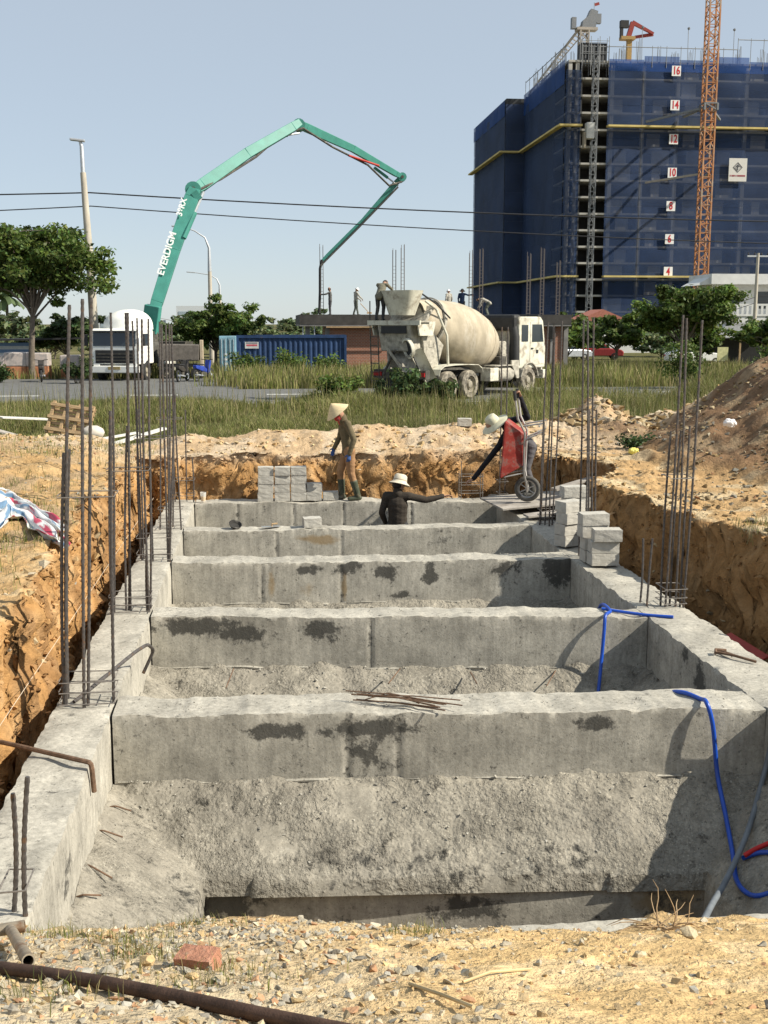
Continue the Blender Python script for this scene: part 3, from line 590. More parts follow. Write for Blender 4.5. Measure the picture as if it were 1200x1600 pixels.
STN = [(262, 1488, .028, 'pale angular stone left of the broken red brick'), (470, 1482, .030, 'pale buff stone in the middle of the foreground bank'), (548, 1497, .024, 'small pale upright stone right of the buff stone'),
       (535, 1533, .028, 'flat pale grey stone below the middle stones'), (575, 1562, .022, 'pale flat stone right at the lower middle near the pipe'), (168, 1520, .026, 'grey rounded stone left of the brick above the pipe'),
       (230, 1505, .034, 'tawny rock left of the brick'), (300, 1528, .020, 'small orange stone just below the brick'), (425, 1458, .024, 'pale stone at the trench edge in the foreground'),
       (1075, 1462, .036, 'broken pale clod on the right of the foreground edge'), (1000, 1494, .026, 'buff clod under the dry roots'), (1095, 1527, .018, 'flat sandy stone at lower right'), (650, 1518, .02, 'black scrap of stone on the sand in the middle')]
for i, (px, py, s, lab) in enumerate(STN):
    V, F = SM[i % len(SM)]; p = gpt(px, py); q = np.array(Euler((.2, .1, i*1.3)).to_matrix()); V2 = (V*np.array([1.25, .9, .7])) @ q.T*s
    cc = PAL[[5, 2, 5, 0, 5, 1, 3, 3, 5, 2, 2, 3, 6][i]]*(.15 if i == 12 else 1.)
    o = npmesh('stone', V2, F, m_stone, col=np.tile(cc, (len(V2), 1))); o.location = (p.x, p.y, p.z+s*.28); tag(o, lab, 'stone', 'larger loose stones in the foreground')
me = block_mesh(.135, .08, .065, 77); me.materials.clear(); me.materials.append(mat('red_brick', (.40, .19, .12), .9, var=.25, vs=14, bump=.6, bs=60, dirt=((.36, .30, .22), 6, .5)))
o = D.objects.new('broken_brick', me); COL.objects.link(o); p = gpt(312, 1510); o.location = (p.x, p.y, p.z-.012); o.rotation_euler = (.12, -.1, -.45); tag(o, 'broken red clay brick lying on the gravel in the foreground', 'brick')
# dry twigs and roots
def twig_bundle(name, label, c, n, L, m, seed):
    r = random.Random(seed); b = B()
    for i in range(n):
        a = r.uniform(0, 6.3); e = r.uniform(.1, .8); p = [Vector((r.uniform(-.06, .06), r.uniform(-.03, .03), 0))]; d = Vector((math.cos(a), math.sin(a)*.5, e)).normalized()
        for k in range(5): d = (d+Vector((r.gauss(0, .25), r.gauss(0, .25), r.gauss(-.12, .2)))).normalized(); p.append(p[-1]+d*L/5)
        b.tube(p, [.004, .0035, .003, .0025, .002, .001], 5)
    o = b.obj(name, m); o.location = c; return tag(o, label, 'roots')
mtw = mat('dry_root', (.34, .24, .14), .9, var=.25)
twig_bundle('dry_roots', 'tangle of dry roots on the foreground edge at right', gpt(1035, 1452, .0), 26, .22, mtw, 3)
b = B(); P = [gpt(640, 1543, .012), gpt(690, 1562, .016), gpt(740, 1580, .012)]; b.tube(P, .006, 6); tag(b.obj('dry_reed', mat('dry_straw', (.52, .40, .22), .8)), 'straight dry reed stem on the sand at lower middle', 'stick')
b = B(); P = [gpt(723, 1540, .012), gpt(765, 1525, .014), gpt(830, 1519, .012)]; b.tube(P, .005, 6); tag(b.obj('dry_reed', MATS['dry_straw']), 'curved dry reed stem on the sand right of the straight one', 'stick')
# rubble on heaps and rims (stuff)
far_d = lambda X, Y: .12+.75*sst(.9, 1.25, ground_z(X, Y, False))*(np.hypot(X-6.3, Y-21.2) < 2.2)+.5*sst(18.7, 19.2, Y)*(fbm(X, Y, 0, 2, 2) > 0)
p, s, c = scatter(5200, -4.5, 8.5, 18.65, 23, far_d, .02, .085, PALS, 2.4); stones('rubble', p, s, c, 'buff rubble and clods along the far rim and the small heap', SL, m_stone)
big = lambda X, Y: (np.hypot((X-6.35)/1.3, Y-21.0) < 1.1)*1.
p, s, c = scatter(420, 4.8, 8, 19.8, 22.2, big, .05, .20, np.concatenate([PALS*.8, PALS*.6]), 1.8); stones('rocks_of_heap', p, s, c, 'sandy rocks piled in the small heap behind the trench', SL, m_stone)
p, s, c = scatter(16000, 4.6, 13, 8, 20, lambda X, Y: .25+.6*(fbm(X*.9, Y*.9, 0, 3, 14) > .1), .012, .07, np.concatenate([PAL*.6, PALS*.6, PALS*.4]), 3.2); stones('rubble', p, s, c, 'grey and brown rubble on the large earth mound at right', SL, m_stone)
p, s, c = scatter(8000, -7, -2.0, 8, 21, lambda X, Y: .25+.6*sst(16, 18.5, Y)*(X < -2.4), .008, .05, np.concatenate([PALS*.85, PAL*.8]), 3); stones('rubble', p, s, c, 'small rubble on the left bank of the trench', SL, m_stone)
p, s, c = scatter(2500, -2.15, 4.9, 7, 18.6, lambda X, Y: ((X < -1.68) | (X > 4.25))*1., .02, .09, PALS*.8, 2); stones('fallen_clods', p, s, c, 'fallen clods in the side trenches', SL, m_stone)
k = np.flatnonzero(((slope > 1.1)&(GY > 6)&(GY < 19.6)&(GX > -2.9)&(GX < 6)&(GZ > -.9)).ravel()); k = nr.choice(k, 13000)
p = np.stack([PX.ravel()[k], PY.ravel()[k], GZ.ravel()[k]], -1)+nr.normal(0, .012, (len(k), 3)); s = .010+.045*nr.uniform(0, 1, len(k))**3; c = C.reshape(-1, 3)[k]*nr.uniform(.75, 1.25, (len(k), 1))
stones('wall_clods', p, s, c, 'crumbling clay clods on the trench walls', SL, m_stone, .45)
# cement crumbs on the beam tops and aggregate on the sloped footings
P_ = []; S_ = []
for i, (yl, yr, w) in enumerate(BEAMS[1:]):
    n = 240 if i < 3 else 120; x = nr.uniform(-1.15, 3.65, n); y = lerp(yl, yr, (x+1.19)/4.88)+w*nr.uniform(.05, .98, n); P_.append(np.stack([x, y, np.full(n, ZB+.004)], -1)); S_.append(.003+.011*nr.uniform(0, 1, n)**3)
    n = 420 if i < 2 else 120; x = nr.uniform(-1.1, 3.6, n); dd_ = .66*nr.uniform(0, 1, n)**(1.6); y = lerp(yl, yr, (x+1.19)/4.88)-.01-dd_; dd_ = np.minimum(dd_, np.minimum(x+1.19, 3.69-x)); P_.append(np.stack([x, y, -.555-.46*(dd_/.66)**1.15], -1)); S_.append(.004+.018*nr.uniform(0, 1, n)**2.5)
n = 500; x = np.where(nr.uniform(0, 1, n) < .5, nr.uniform(-1.6, -1.22, n), nr.uniform(3.72, 4.15, n)); P_.append(np.stack([x, nr.uniform(5, 18, n), np.full(n, ZB+.003)], -1)); S_.append(.003+.010*nr.uniform(0, 1, n)**3)
p = np.concatenate(P_); stones('cement_crumbs', p, np.concatenate(S_), np.array([(.40, .38, .33)])*nr.uniform(.6, 1.15, (len(p), 1)), 'grey cement crumbs lying on the beams and sloped footings', SL, m_stone)
# boards bridging the trench for the wheelbarrow
def board(label, p0, p1, w, th, m, name='board', lift=0.):
    b = B(); b.beam(p0, p1, w, th); return tag(b.obj(name, m, None, bev=.003), label, 'board')
board('wide grey plywood sheet bridging the trench under the wheelbarrow', (3.4, 16.75, .06), (5.15, 16.95, .16), 1.15, .03, m_plywood, 'plywood_sheet')
board('narrow plank lying beside the plywood bridge near the rear block stack', (3.75, 15.9, .01), (5.15, 16.05, .12), .24, .03, m_plywood)
board('long grey plank leaning up the bank behind the right cages', at(865, 765, 16.6), at(1010, 722, 17.2), .16, .035, m_plywood)
board('broken plank sloping down the bank behind the near right block stack', at(925, 783, 15.6), at(992, 768, 15.9), .18, .03, m_plywood)
board('dark plank leaning on the mound right of the yellow bag', at(985, 735, 17.4), at(1030, 702, 18.2), .12, .04, m_wood)
board('grey broken sheet half buried on the right bank', at(985, 746, 16.4), at(1040, 728, 16.8), .30, .03, m_plywood)
# crumpled bags and net
def crumple(name, label, c, r, m, seed, sc=(1, 1, .7)):
    rr = random.Random(seed); b = B(); b.ico((0, 0, 0), r, 3, .16, sc, rr); o = b.obj(name, m); o.location = c; return tag(o, label, 'bag')
crumple('plastic_bag', 'crumpled yellow plastic bag on the bank by the small heap', (at(990, 705, 17.6)), .085, mat('yellow_plastic', (.75, .66, .16), .4, var=.15), 1)
crumple('plastic_bag', 'crumpled white plastic bag on the large mound at right', at(1140, 661, 15.6)+Vector((0, 0, .0)), .09, mat('white_plastic', (.75, .73, .72), .4, var=.1), 2)
crumple('plastic_bag', 'pale blue plastic bag at the bottom of the left trench', (-1.86, 9.5, -.93), .20, mat('pale_blue_plastic', (.42, .55, .68), .35, var=.12), 3, (1, 1.3, .45))
# red plastic scrap in the right trench
tag(B().box((4.62, 10.35, -.42), (.32, .55, .03), (.2, -.3, .3)).obj('plastic_scrap', mat('faded_red_plastic', (.32, .05, .04), .5), None, bev=.01), 'flat red plastic scrap in the right trench', 'scrap')
tag(B().tube([(4.62, 9.55, -.9), (4.60, 9.5, .35)], .025, 10).obj('bamboo_post', mat('bamboo', (.45, .35, .2), .6)), 'pale bamboo post standing in the right trench at the picture edge', 'post')
# striped tarpaulin over the left bank
nu, nv = 70, 44; U, V_ = np.meshgrid(np.linspace(0, 1, nu), np.linspace(0, 1, nv), indexing='ij')
def gpt2(px, py):
    zs = np.arange(1.25, -1.2, -.004); P = np.array([atz(px, py, float(z))[:] for z in zs]); h = ground_z(P[:, 0], P[:, 1], False) >= zs; return P[int(np.argmax(h))] if h.any() else P[-1]
E0 = np.array([gpt2(*q) for q in ((-60, 772), (-10, 766), (25, 776), (55, 796), (80, 826), (99, 862))]); E1 = np.array([gpt2(*q) for q in ((-60, 850), (-10, 852), (12, 822), (35, 818), (58, 846), (80, 866))]); us = np.linspace(0, 1, 6)
T0 = np.stack([np.interp(U, us, E0[:, k]) for k in range(3)], -1); T1 = np.stack([np.interp(U, us, E1[:, k]) for k in range(3)], -1); T_ = T0*(1-V_[..., None])+T1*V_[..., None]; TX, TY, TZ = T_[..., 0], T_[..., 1], T_[..., 2]
TZ = np.maximum(TZ, ground_z(TX, TY, False)*(U < .7)+TZ*(U >= .7))+.05+.06*np.abs(fbm(U*5, V_*4, 0, 3, 6))+.03*np.sin(V_*19+3*fbm(U*3, V_*2, 0, 2, 9)); TX = TX+.05*fbm(U*6, V_*6, 1, 3, 16)+.06*sst(.6, .9, U)
sv = (V_*9+.8*fbm(U*4, V_*4, 0, 3, 23)) % 3; tc = np.where((sv < .75)[..., None], (.42, .05, .09), np.where((sv < 1.5)[..., None], (.66, .66, .64), np.where((sv < 2.1)[..., None], (.13, .22, .33), (.62, .61, .57))))
chk = (fbm(U*9, V_*14, 0, 2, 33) > .25)[..., None]; tc = np.where(chk, np.array((.66, .67, .66)), tc)
id_ = np.arange(nu*nv).reshape(nu, nv); F = np.stack([id_[:-1, :-1], id_[:-1, 1:], id_[1:, 1:], id_[1:, :-1]], -1).reshape(-1, 4)
o = npmesh('tarpaulin', np.stack([TX, TY, TZ], -1).reshape(-1, 3), F, mat('woven_tarp', (1, 1, 1), .6, var=.08, vs=30, attr='col', bump=.3, bs=50), col=tc.reshape(-1, 3), smooth=True)
tag(o, 'red white and blue striped woven tarpaulin draped over the left bank', 'tarpaulin'); md = o.modifiers.new('thick', 'SOLIDIFY'); md.thickness = .006
# string line along the left wall
b = B(); b.tube([(-1.85, 6.6, .10), (-1.82, 10, .12), (-1.78, 17.5, .12)], .0022, 5); tag(b.obj('string_line', mat('string', (.6, .5, .38), .8)), 'thin pale mason string stretched along the left trench wall', 'string')
# wooden crate frame, boards and tub on the left bank
t = thing('timber_frame', 'wooden pallet frame standing tilted on the left edge of the field', 'pallet', at(103, 678, 24.5), -.25); t.rotation_euler = (-.45, .12, -.3)
for i in range(4):
    b = B(); b.box((-.45+.3*i, 0, .33), (.07, .05, .74)); b.obj('post', m_wood, t, bev=.004)
for i in range(3):
    b = B(); b.box((0, -.045, .05+.28*i), (1.0, .04, .075)); b.obj('rail', m_wood, t, bev=.004)
for i in range(7):
    b = B(); b.box((0, .05, .02+.1*i), (1.0, .018, .08)); b.obj('slat', m_wood, t)
t = thing('mortar_tub', 'white crumpled cement bag lying by the pallet frame', 'bag', at(145, 676, 23.5)); t.name = 'cement_bag'
b = B(); b.ico((0, 0, 0), .2, 3, .05, (1.2, .8, .75), random.Random(4)); b.obj('sack', mat('paper_sack', (.55, .5, .43), .9), t, smooth=60)
board('pale sun bleached board lying on the left rim', at(148, 708, 20.2)+Vector((0, 0, .06)), at(258, 674, 21.6)+Vector((0, 0, .06)), .17, .03, m_whitewood)
board('second pale board on the left rim behind the bleached board', at(150, 690, 21.5)+Vector((0, 0, .03)), at(215, 680, 22.2)+Vector((0, 0, .05)), .14, .03, m_whitewood)
t = thing('form_board', 'low brown formwork board staked on the far left rim', 'board', at(316, 702, 19.5))
b = B(); b.box((0, 0, .03), (.98, .03, .10)); b.obj('plank', m_wood, t)
for x in (-.3, .12): B().box((x, .05, .04), (.06, .05, .26)).obj('stake', m_wood, t)
board('grey broken plank lying at the far left field edge', at(-20, 668, 24), at(30, 682, 24), .3, .03, m_plywood)
board('pale flat plank on the far left in the grass', at(0, 652, 27), at(75, 655, 27.5), .5, .03, m_whitewood)
# ============================================================ road
m_asph = mat('asphalt', (.13, .13, .125), .9, var=.18, vs=3, bump=.3, bs=60, coords='Object')
m_curb = mat('kerb_concrete', (.34, .33, .30), .9, var=.2, vs=3)
def slab(name, x0, x1, y0, y1, z, th, m, parent=None): return B().b2(x0, x1, y0, y1, z-th, z).obj(name, m, parent)
rd = tag(slab('road', -120, 120, 38.45, 47.5, .075, .4, m_asph), 'grey asphalt road crossing behind the field', kind='structure')
tag(slab('road_apron', -60, -1.2, 47.5, 57.2, .071, .4, m_asph), 'asphalt apron in front of the parked trucks', kind='structure')
m_line = mat('road_paint', (.62, .62, .58), .8, var=.2)
for i in range(9): B().b2(-26+i*5.2, -24.2+i*5.2, 43.7, 43.95, .04, .081).obj('lane_dash', m_line, rd)
kb = tag(B().b2(-120, 120, 38.2, 38.45, -.3, .13).obj('kerb', m_curb), 'low concrete kerb along the near side of the road', kind='structure')
# ============================================================ trees and shrubs
def leafmat(name, col):
    m = D.materials.new(name); m.use_nodes = True; N = m.node_tree.nodes; L = m.node_tree.links; b = N['Principled BSDF']; b.inputs['Roughness'].default_value = .55; b.inputs['Specular IOR Level'].default_value = .25
    at_ = N.new('ShaderNodeAttribute'); at_.attribute_name = 'col'; vm = N.new('ShaderNodeVectorMath'); vm.operation = 'MULTIPLY'; vm.inputs[1].default_value = col; L.new(at_.outputs['Color'], vm.inputs[0]); L.new(vm.outputs[0], b.inputs['Base Color'])
    tr = N.new('ShaderNodeBsdfTranslucent'); L.new(vm.outputs[0], tr.inputs[0]); ms = N.new('ShaderNodeMixShader'); ms.inputs[0].default_value = .35; L.new(b.outputs[0], ms.inputs[1]); L.new(tr.outputs[0], ms.inputs[2]); L.new(ms.outputs[0], N['Material Output'].inputs[0]); return m
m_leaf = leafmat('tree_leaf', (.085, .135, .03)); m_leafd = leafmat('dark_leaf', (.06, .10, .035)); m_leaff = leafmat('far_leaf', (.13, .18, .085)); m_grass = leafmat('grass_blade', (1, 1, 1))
m_bark = mat('bark', (.15, .125, .10), .95, var=.3, vs=6, bump=.6, bs=20)
def leaf_cloud(centres, radii, n, size, g, flat=.6):
    k = g.integers(0, len(centres), n); c = np.asarray(centres)[k]; r = np.asarray(radii)[k]
    d = g.normal(size=(n, 3)); d /= np.linalg.norm(d, axis=1)[:, None]; q = d*(g.uniform(.05, 1, n)**.5*r*g.choice([1, 1, 1, 1.35], n))[:, None]; q[:, 2] *= flat; p = c+q
    nrm = d*.6+g.normal(size=(n, 3))*.55+np.array([0, 0, .5]); nrm /= np.linalg.norm(nrm, axis=1)[:, None]
    u = np.cross(nrm, g.normal(size=(n, 3))); u /= np.linalg.norm(u, axis=1)[:, None]; v = np.cross(nrm, u)
    s = size*g.uniform(.6, 1.35, n)[:, None]; u = u*s; v = v*s*.55
    V = np.stack([p-u, p-v+u*.1, p+u, p+v+u*.1], 1).reshape(-1, 3); F = np.arange(4*n).reshape(n, 4)
    col = np.repeat(g.uniform(.6, 1.35, n)[:, None]*(1+.25*g.normal(size=len(centres))[k])[:, None]*np.stack([g.uniform(.8, 1.35, n), np.ones(n), g.uniform(.7, 1.2, n)], 1), 4, 0)
    return V, F, np.clip(col, .15, 2.2)
def tree(label, loc, H, th, cr, seed, m=None, n=9000, leaf=.14, nl=9, group=None, lean=(0, 0), cz=None, dens=1.0, r0=None, name='broadleaf_tree', spread=1.):
    """H total height, th trunk height, cr crown radius"""
    g = np.random.default_rng(seed); r = random.Random(seed); t = thing(name, label, 'tree', loc, group=group)
    b = B(); r0 = r0 or H*.010+.05; top = Vector((lean[0], lean[1], th)); P = [Vector((0, 0, -.4)), Vector((lean[0]*.2+r.uniform(-.08, .08), 0, th*.35)), Vector((lean[0]*.6, lean[1]*.6, th*.7)), top]
    b.tube(P, [r0*1.25, r0, r0*.85, r0*.7], 9); cs = []; rs = []; ch = (H-th)
    for i in range(nl):
        a = i*2.4+r.uniform(-.4, .4); el = r.uniform(.1, 1.15); L = cr*r.uniform(.55, 1.)*spread; st = P[2].lerp(top, r.uniform(.2, 1))
        e = st+Vector((math.cos(a)*math.cos(el)*L, math.sin(a)*math.cos(el)*L, min(math.sin(el)*L+.15*ch, ch*.92)))
        m1 = st.lerp(e, .5)+Vector((r.uniform(-.15, .15), r.uniform(-.15, .15), .12*L)); b.tube([st, m1, e], [r0*.45, r0*.28, r0*.1], 6)
        for k in range(7):
            s2 = m1.lerp(e, r.uniform(.0, 1)); e2 = s2+Vector((r.gauss(0, .33)*L, r.gauss(0, .33)*L, r.uniform(-.15, .35)*L)); b.tube([s2, s2.lerp(e2, .5)+Vector((0, 0, .06*L)), e2], [r0*.2, r0*.13, r0*.05], 5)
            cs.append(e2[:]); rs.append(cr*r.uniform(.09, .22))
        cs.append(e[:]); rs.append(cr*r.uniform(.14, .25))
    b.obj('trunk', m_bark, t, smooth=50); V, F, c = leaf_cloud(cs, rs, n, leaf, g); npmesh('crown', V, F, m or m_leaf, t, col=c); return t
tree('large spreading tree with slim trunk at the far left', (-11.7, 58, -.1), 10.6, 3.9, 3.5, 11, n=30000, leaf=.125, nl=22, lean=(.25, 0), r0=.15)
tree('round tree in front of the container beside the street lamps', (-2.9, 66, -.4), 5.6, 1.9, 2.5, 12, n=20000, leaf=.12, nl=15)
tree('leafy young tree with forked trunk right of the mixer truck', (20.9, 56, 0), 6.4, 1.9, 2.7, 13, n=22000, leaf=.12, nl=16, lean=(.5, 0))
tree('second slim tree left of the forked young tree', (19.0, 60, 0), 4.2, 1.5, 1.9, 14, n=7000, leaf=.14, nl=9)
tree('small dark tree left of the concrete lamp pole', (-11.5, 67, -.4), 5.0, 1.7, 1.9, 15, m=m_leafd, n=8000, leaf=.14, nl=10)
tree('low bushy tree at the right edge below the utility pole', (34.8, 75, -.4), 4.6, 1.3, 2.4, 16, n=8000, leaf=.16, nl=10)
tree('small tree with thin stems right of the forked tree', (25.2, 64, -.4), 3.9, 1.3, 1.6, 17, n=5000, leaf=.14, nl=8)
tree('bushy tree behind the left side of the forked tree', (19.5, 72, -.4), 4.4, 1.2, 2.3, 18, n=7000, leaf=.16, nl=9)
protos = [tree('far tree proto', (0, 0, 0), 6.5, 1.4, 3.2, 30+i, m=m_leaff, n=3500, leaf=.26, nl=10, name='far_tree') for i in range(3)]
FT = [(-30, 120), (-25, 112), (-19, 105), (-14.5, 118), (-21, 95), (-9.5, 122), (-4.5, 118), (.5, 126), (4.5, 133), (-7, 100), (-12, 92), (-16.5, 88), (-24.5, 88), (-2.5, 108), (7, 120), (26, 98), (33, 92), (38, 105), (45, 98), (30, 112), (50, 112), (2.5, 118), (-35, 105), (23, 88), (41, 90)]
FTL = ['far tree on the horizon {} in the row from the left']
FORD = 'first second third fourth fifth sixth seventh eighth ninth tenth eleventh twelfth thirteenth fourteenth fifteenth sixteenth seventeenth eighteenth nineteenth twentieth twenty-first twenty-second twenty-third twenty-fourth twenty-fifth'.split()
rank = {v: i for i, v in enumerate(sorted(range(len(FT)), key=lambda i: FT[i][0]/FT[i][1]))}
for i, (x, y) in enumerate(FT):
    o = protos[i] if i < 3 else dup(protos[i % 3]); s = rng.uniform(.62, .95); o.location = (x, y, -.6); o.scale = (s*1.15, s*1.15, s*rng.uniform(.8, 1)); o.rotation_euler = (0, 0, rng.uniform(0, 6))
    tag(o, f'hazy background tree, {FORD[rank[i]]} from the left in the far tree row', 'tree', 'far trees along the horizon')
# palm
t = thing('palm_tree', 'thin distant palm with a tall bare trunk at the far left', 'palm', at(13, 520, 110))
b = B(); b.tube([(0, 0, -2), (0, 0, 2), (.05, 0, 3.4)], [.16, .14, .11], 7); b.obj('trunk', m_bark, t)
b = B()
for i in range(16):
    a = i*2.4; e = .9-.085*i; P = [Vector((.05, 0, 3.4))]; d = Vector((math.cos(a)*math.cos(e), math.sin(a)*math.cos(e), math.sin(e)))
    for k in range(5): P.append(P[-1]+d*.42); d = (d+Vector((0, 0, -.22))).normalized()
    for k in range(5):
        for sd in (-1, 1):
            n = (P[k+1]-P[k]).cross(Vector((0, 0, 1))).normalized()*.35*sd+Vector((0, 0, -.18)); b.add([P[k], P[k+1], P[k+1]+n, P[k]+n], [(0, 1, 2, 3)])
o = b.obj('fronds', m_leaff, t); a = o.data.color_attributes.new('col', 'FLOAT_COLOR', 'POINT'); a.data.foreach_set('color', np.ones(len(o.data.vertices)*4, np.float32))
# shrubs and weeds that can be told apart
def shrub(label, loc, h, w, seed, m, n=900, leaf=.07, group=None, name='shrub'):
    g = np.random.default_rng(seed); r = random.Random(seed); t = thing(name, label, 'shrub', loc, group=group); b = B(); cs = []; rs = []
    for i in range(9):
        e = Vector((r.uniform(-w, w)*.8, r.uniform(-w, w)*.6, h*r.uniform(.45, 1))); b.tube([(r.uniform(-.1, .1), 0, -.2), e*.5+Vector((0, 0, .1)), e], [.02, .014, .006], 5); cs += [e[:], (e*.7)[:]]; rs += [w*.34, w*.3]
    b.obj('stems', m_bark, t); V, F, c = leaf_cloud(cs, rs, n, leaf, g, .8); npmesh('foliage', V, F, m, t, col=c); return t
SH = [((4.75, 36.6), 1.25, .8, 'dark feathery shrub under the tail of the mixer truck'), ((5.65, 36.8), .95, .75, 'second dark shrub beside the rear wheels of the mixer truck'), ((4.1, 37.0), .8, .6, 'low shrub left of the mixer tail shrubs')]
for i, ((x, y), h, w, lab) in enumerate(SH): shrub(lab, (x, y, gz(x, y)), h, w, 60+i, m_leafd, 1600, .08)
SH2 = [((2.5, 37.2), .9, .9, 'rounded green bush in front of the right end of the container'), ((1.2, 58.4), 1.3, 1.3, 'olive bush hiding the container foot'), ((-.9, 58.6), 1.2, 1.0, 'olive bush at the container door'), ((-8.6, 52.8), 1.4, .7, 'creeper bush at the foot of the concrete lamp pole'), ((-12.6, 54), 1.0, .9, 'dark bush at the foot of the large left tree'), ((3.3, 59), 1.1, 1.1, 'bush below the brick wall'),
       ((11.6, 21.9), 1.2, 1.0, 'weed clump behind the large mound at the right edge'), ((17.5, 46), 1.9, 1.2, 'tall weedy bush in the field right of the mixer cab'), ((23.5, 50), 1.7, 1.2, 'weedy bush under the forked tree'), ((6.35, 18.6), .2, .42, 'low dark creeping plant between the heap and the mound')]
for i, ((x, y), h, w, lab) in enumerate(SH2): shrub(lab, (x, y, gz(x, y)), h, w, 80+i, m_leaf if i not in (3, 4, 9) else m_leafd, 1500 if i != 9 else 900, .075 if i != 9 else .035)
# ============================================================ grass
def grass(name, label, X, Y, hgt, wid, col, lean=.35):
    n = len(X); Z = ground_z(X, Y, False); a = nr.uniform(0, 2*math.pi, n); ln = nr.uniform(.05, lean, n)*hgt; dx, dy = np.cos(a), np.sin(a); b_ = nr.uniform(0, 2*math.pi, n)
    wx, wy = np.cos(b_)*wid/2, np.sin(b_)*wid/2; p0 = np.stack([X-wx, Y-wy, Z-.03], -1); p1 = np.stack([X+wx, Y+wy, Z-.03], -1)
    mx, my = X+dx*ln*.35, Y+dy*ln*.35; p2 = np.stack([mx+wx*.8, my+wy*.8, Z+hgt*.6], -1); p3 = np.stack([mx-wx*.8, my-wy*.8, Z+hgt*.6], -1); p4 = np.stack([X+dx*ln, Y+dy*ln, Z+hgt], -1)
    V = np.stack([p0, p1, p2, p3, p4], 1).reshape(-1, 3); i = np.arange(n)*5; F = np.concatenate([np.stack([i, i+1, i+2], -1), np.stack([i, i+2, i+3], -1), np.stack([i+3, i+2, i+4], -1)])
    return tag(npmesh(name, V, F, m_grass, col=np.repeat(col, 5, 0)), label, kind='stuff')
GP = 1.15*np.array([(.15, .17, .045), (.20, .20, .07), (.11, .135, .04), (.27, .23, .11), (.17, .155, .065), (.33, .28, .15)])
def gcol(n, w, X, Y):
    k = nr.choice(len(GP), n, p=w); return GP[k]*nr.uniform(.7, 1.25, (n, 1))*(1+.25*fbm(X*.5, Y*.5, 0, 3, 19))[:, None]
def field_pts(n, y0, y1, pw=1.6):
    Y = y0+(y1-y0)*nr.uniform(0, 1, n)**pw; X = nr.uniform(-.30, .44, n)*Y+nr.uniform(-.6, .6, n); return X, Y
X, Y = field_pts(270000, 20.5, 38.15, 1.25)
z = ground_z(X, Y, False); cl = fbm(X*.45, Y*.45, 0, 4, 29); k = (z < .42+.1*cl)&(nr.uniform(0, 1, len(X)) < np.clip(.72+cl*.9, .1, 1)); X, Y, cl = X[k], Y[k], cl[k]
tall = sst(6, 11, X)*sst(23, 27, Y)+.7*sst(31, 37, Y)*sst(-1, 2, X)+.45*sst(30, 36, Y)
h = (.10+.17*nr.uniform(0, 1, len(X))+.36*tall*nr.uniform(.3, 1, len(X)))*(1+.35*cl); grass('field_grass', 'olive green weedy grass covering the field behind the trench', X, Y, h, .008+.0005*Y, gcol(len(X), [.3, .30, .12, .14, .1, .04], X, Y), .75)
X, Y = field_pts(52000, 47.6, 75, 1.2); k = ((X > -1.0+1.6*fbm(Y*.5, Y*0, 3, 2, 5)+nr.normal(0, .35, len(X))) | (Y > 57.4))&(nr.uniform(0, 1, len(X)) < .85); X, Y = X[k], Y[k]; cl = fbm(X*.3, Y*.3, 0, 3, 49)
grass('roadside_grass', 'tall yellowish grass and weeds beyond the road', X, Y, (.3+.6*nr.uniform(0, 1, len(X)))*(1+.4*cl), .045, gcol(len(X), [.25, .3, .1, .2, .1, .05], X, Y))
# tall seed stalks sticking out of the field
X, Y = field_pts(2600, 24, 38, 1.); k = (X > 2)|(Y > 31); X, Y = X[k], Y[k]; grass('seed_stalks', 'thin tall seed stalks standing out of the field', X, Y, nr.uniform(.7, 1.25, len(X)), np.full(len(X), .014), gcol(len(X), [.1, .2, .1, .3, .2, .1], X, Y), .25)
# sparse weeds on the earth banks
def patch(n, cx, cy, rx, ry): return cx+nr.normal(0, rx, n), cy+nr.normal(0, ry, n)
pts = [patch(170, *a) for a in [(-.35, 4.86, .10, .06), (-.9, 4.6, .1, .08), (-.55, 4.1, .1, .08), (.62, 4.55, .07, .05), (-.2, 3.3, .15, .1), (-.75, 3.0, .2, .12), (-.45, 3.7, .08, .06)]]
X = np.concatenate([p[0] for p in pts]); Y = np.concatenate([p[1] for p in pts]); k = Y < near_edge(X)-.02; X, Y = X[k], Y[k]
grass('foreground_weeds', 'small tufts of weeds growing in the foreground gravel', X, Y, nr.uniform(.02, .085, len(X)), np.full(len(X), .0035), gcol(len(X), [.25, .25, .15, .2, .1, .05], X, Y), .8)
pts = [patch(420, *a) for a in [(-2.75, 13.2, .35, .5), (-3.3, 15.2, .5, .5), (-3.2, 17.5, .6, .4), (-2.65, 9.4, .3, .5), (-4.2, 18.6, .8, .4), (-2.7, 11.3, .25, .4), (5.35, 11.3, .3, .25), (5.9, 11.1, .5, .2), (-2.5, 19.4, .3, .5)]]
X = np.concatenate([p[0] for p in pts]); Y = np.concatenate([p[1] for p in pts]); k = (ground_z(X, Y, False) > .45)&(X < 9); X, Y = X[k], Y[k]
grass('bank_weeds', 'short weeds on the earth banks beside the trench', X, Y, nr.uniform(.03, .13, len(X)), np.full(len(X), .008), gcol(len(X), [.25, .25, .15, .2, .1, .05], X, Y), .7)
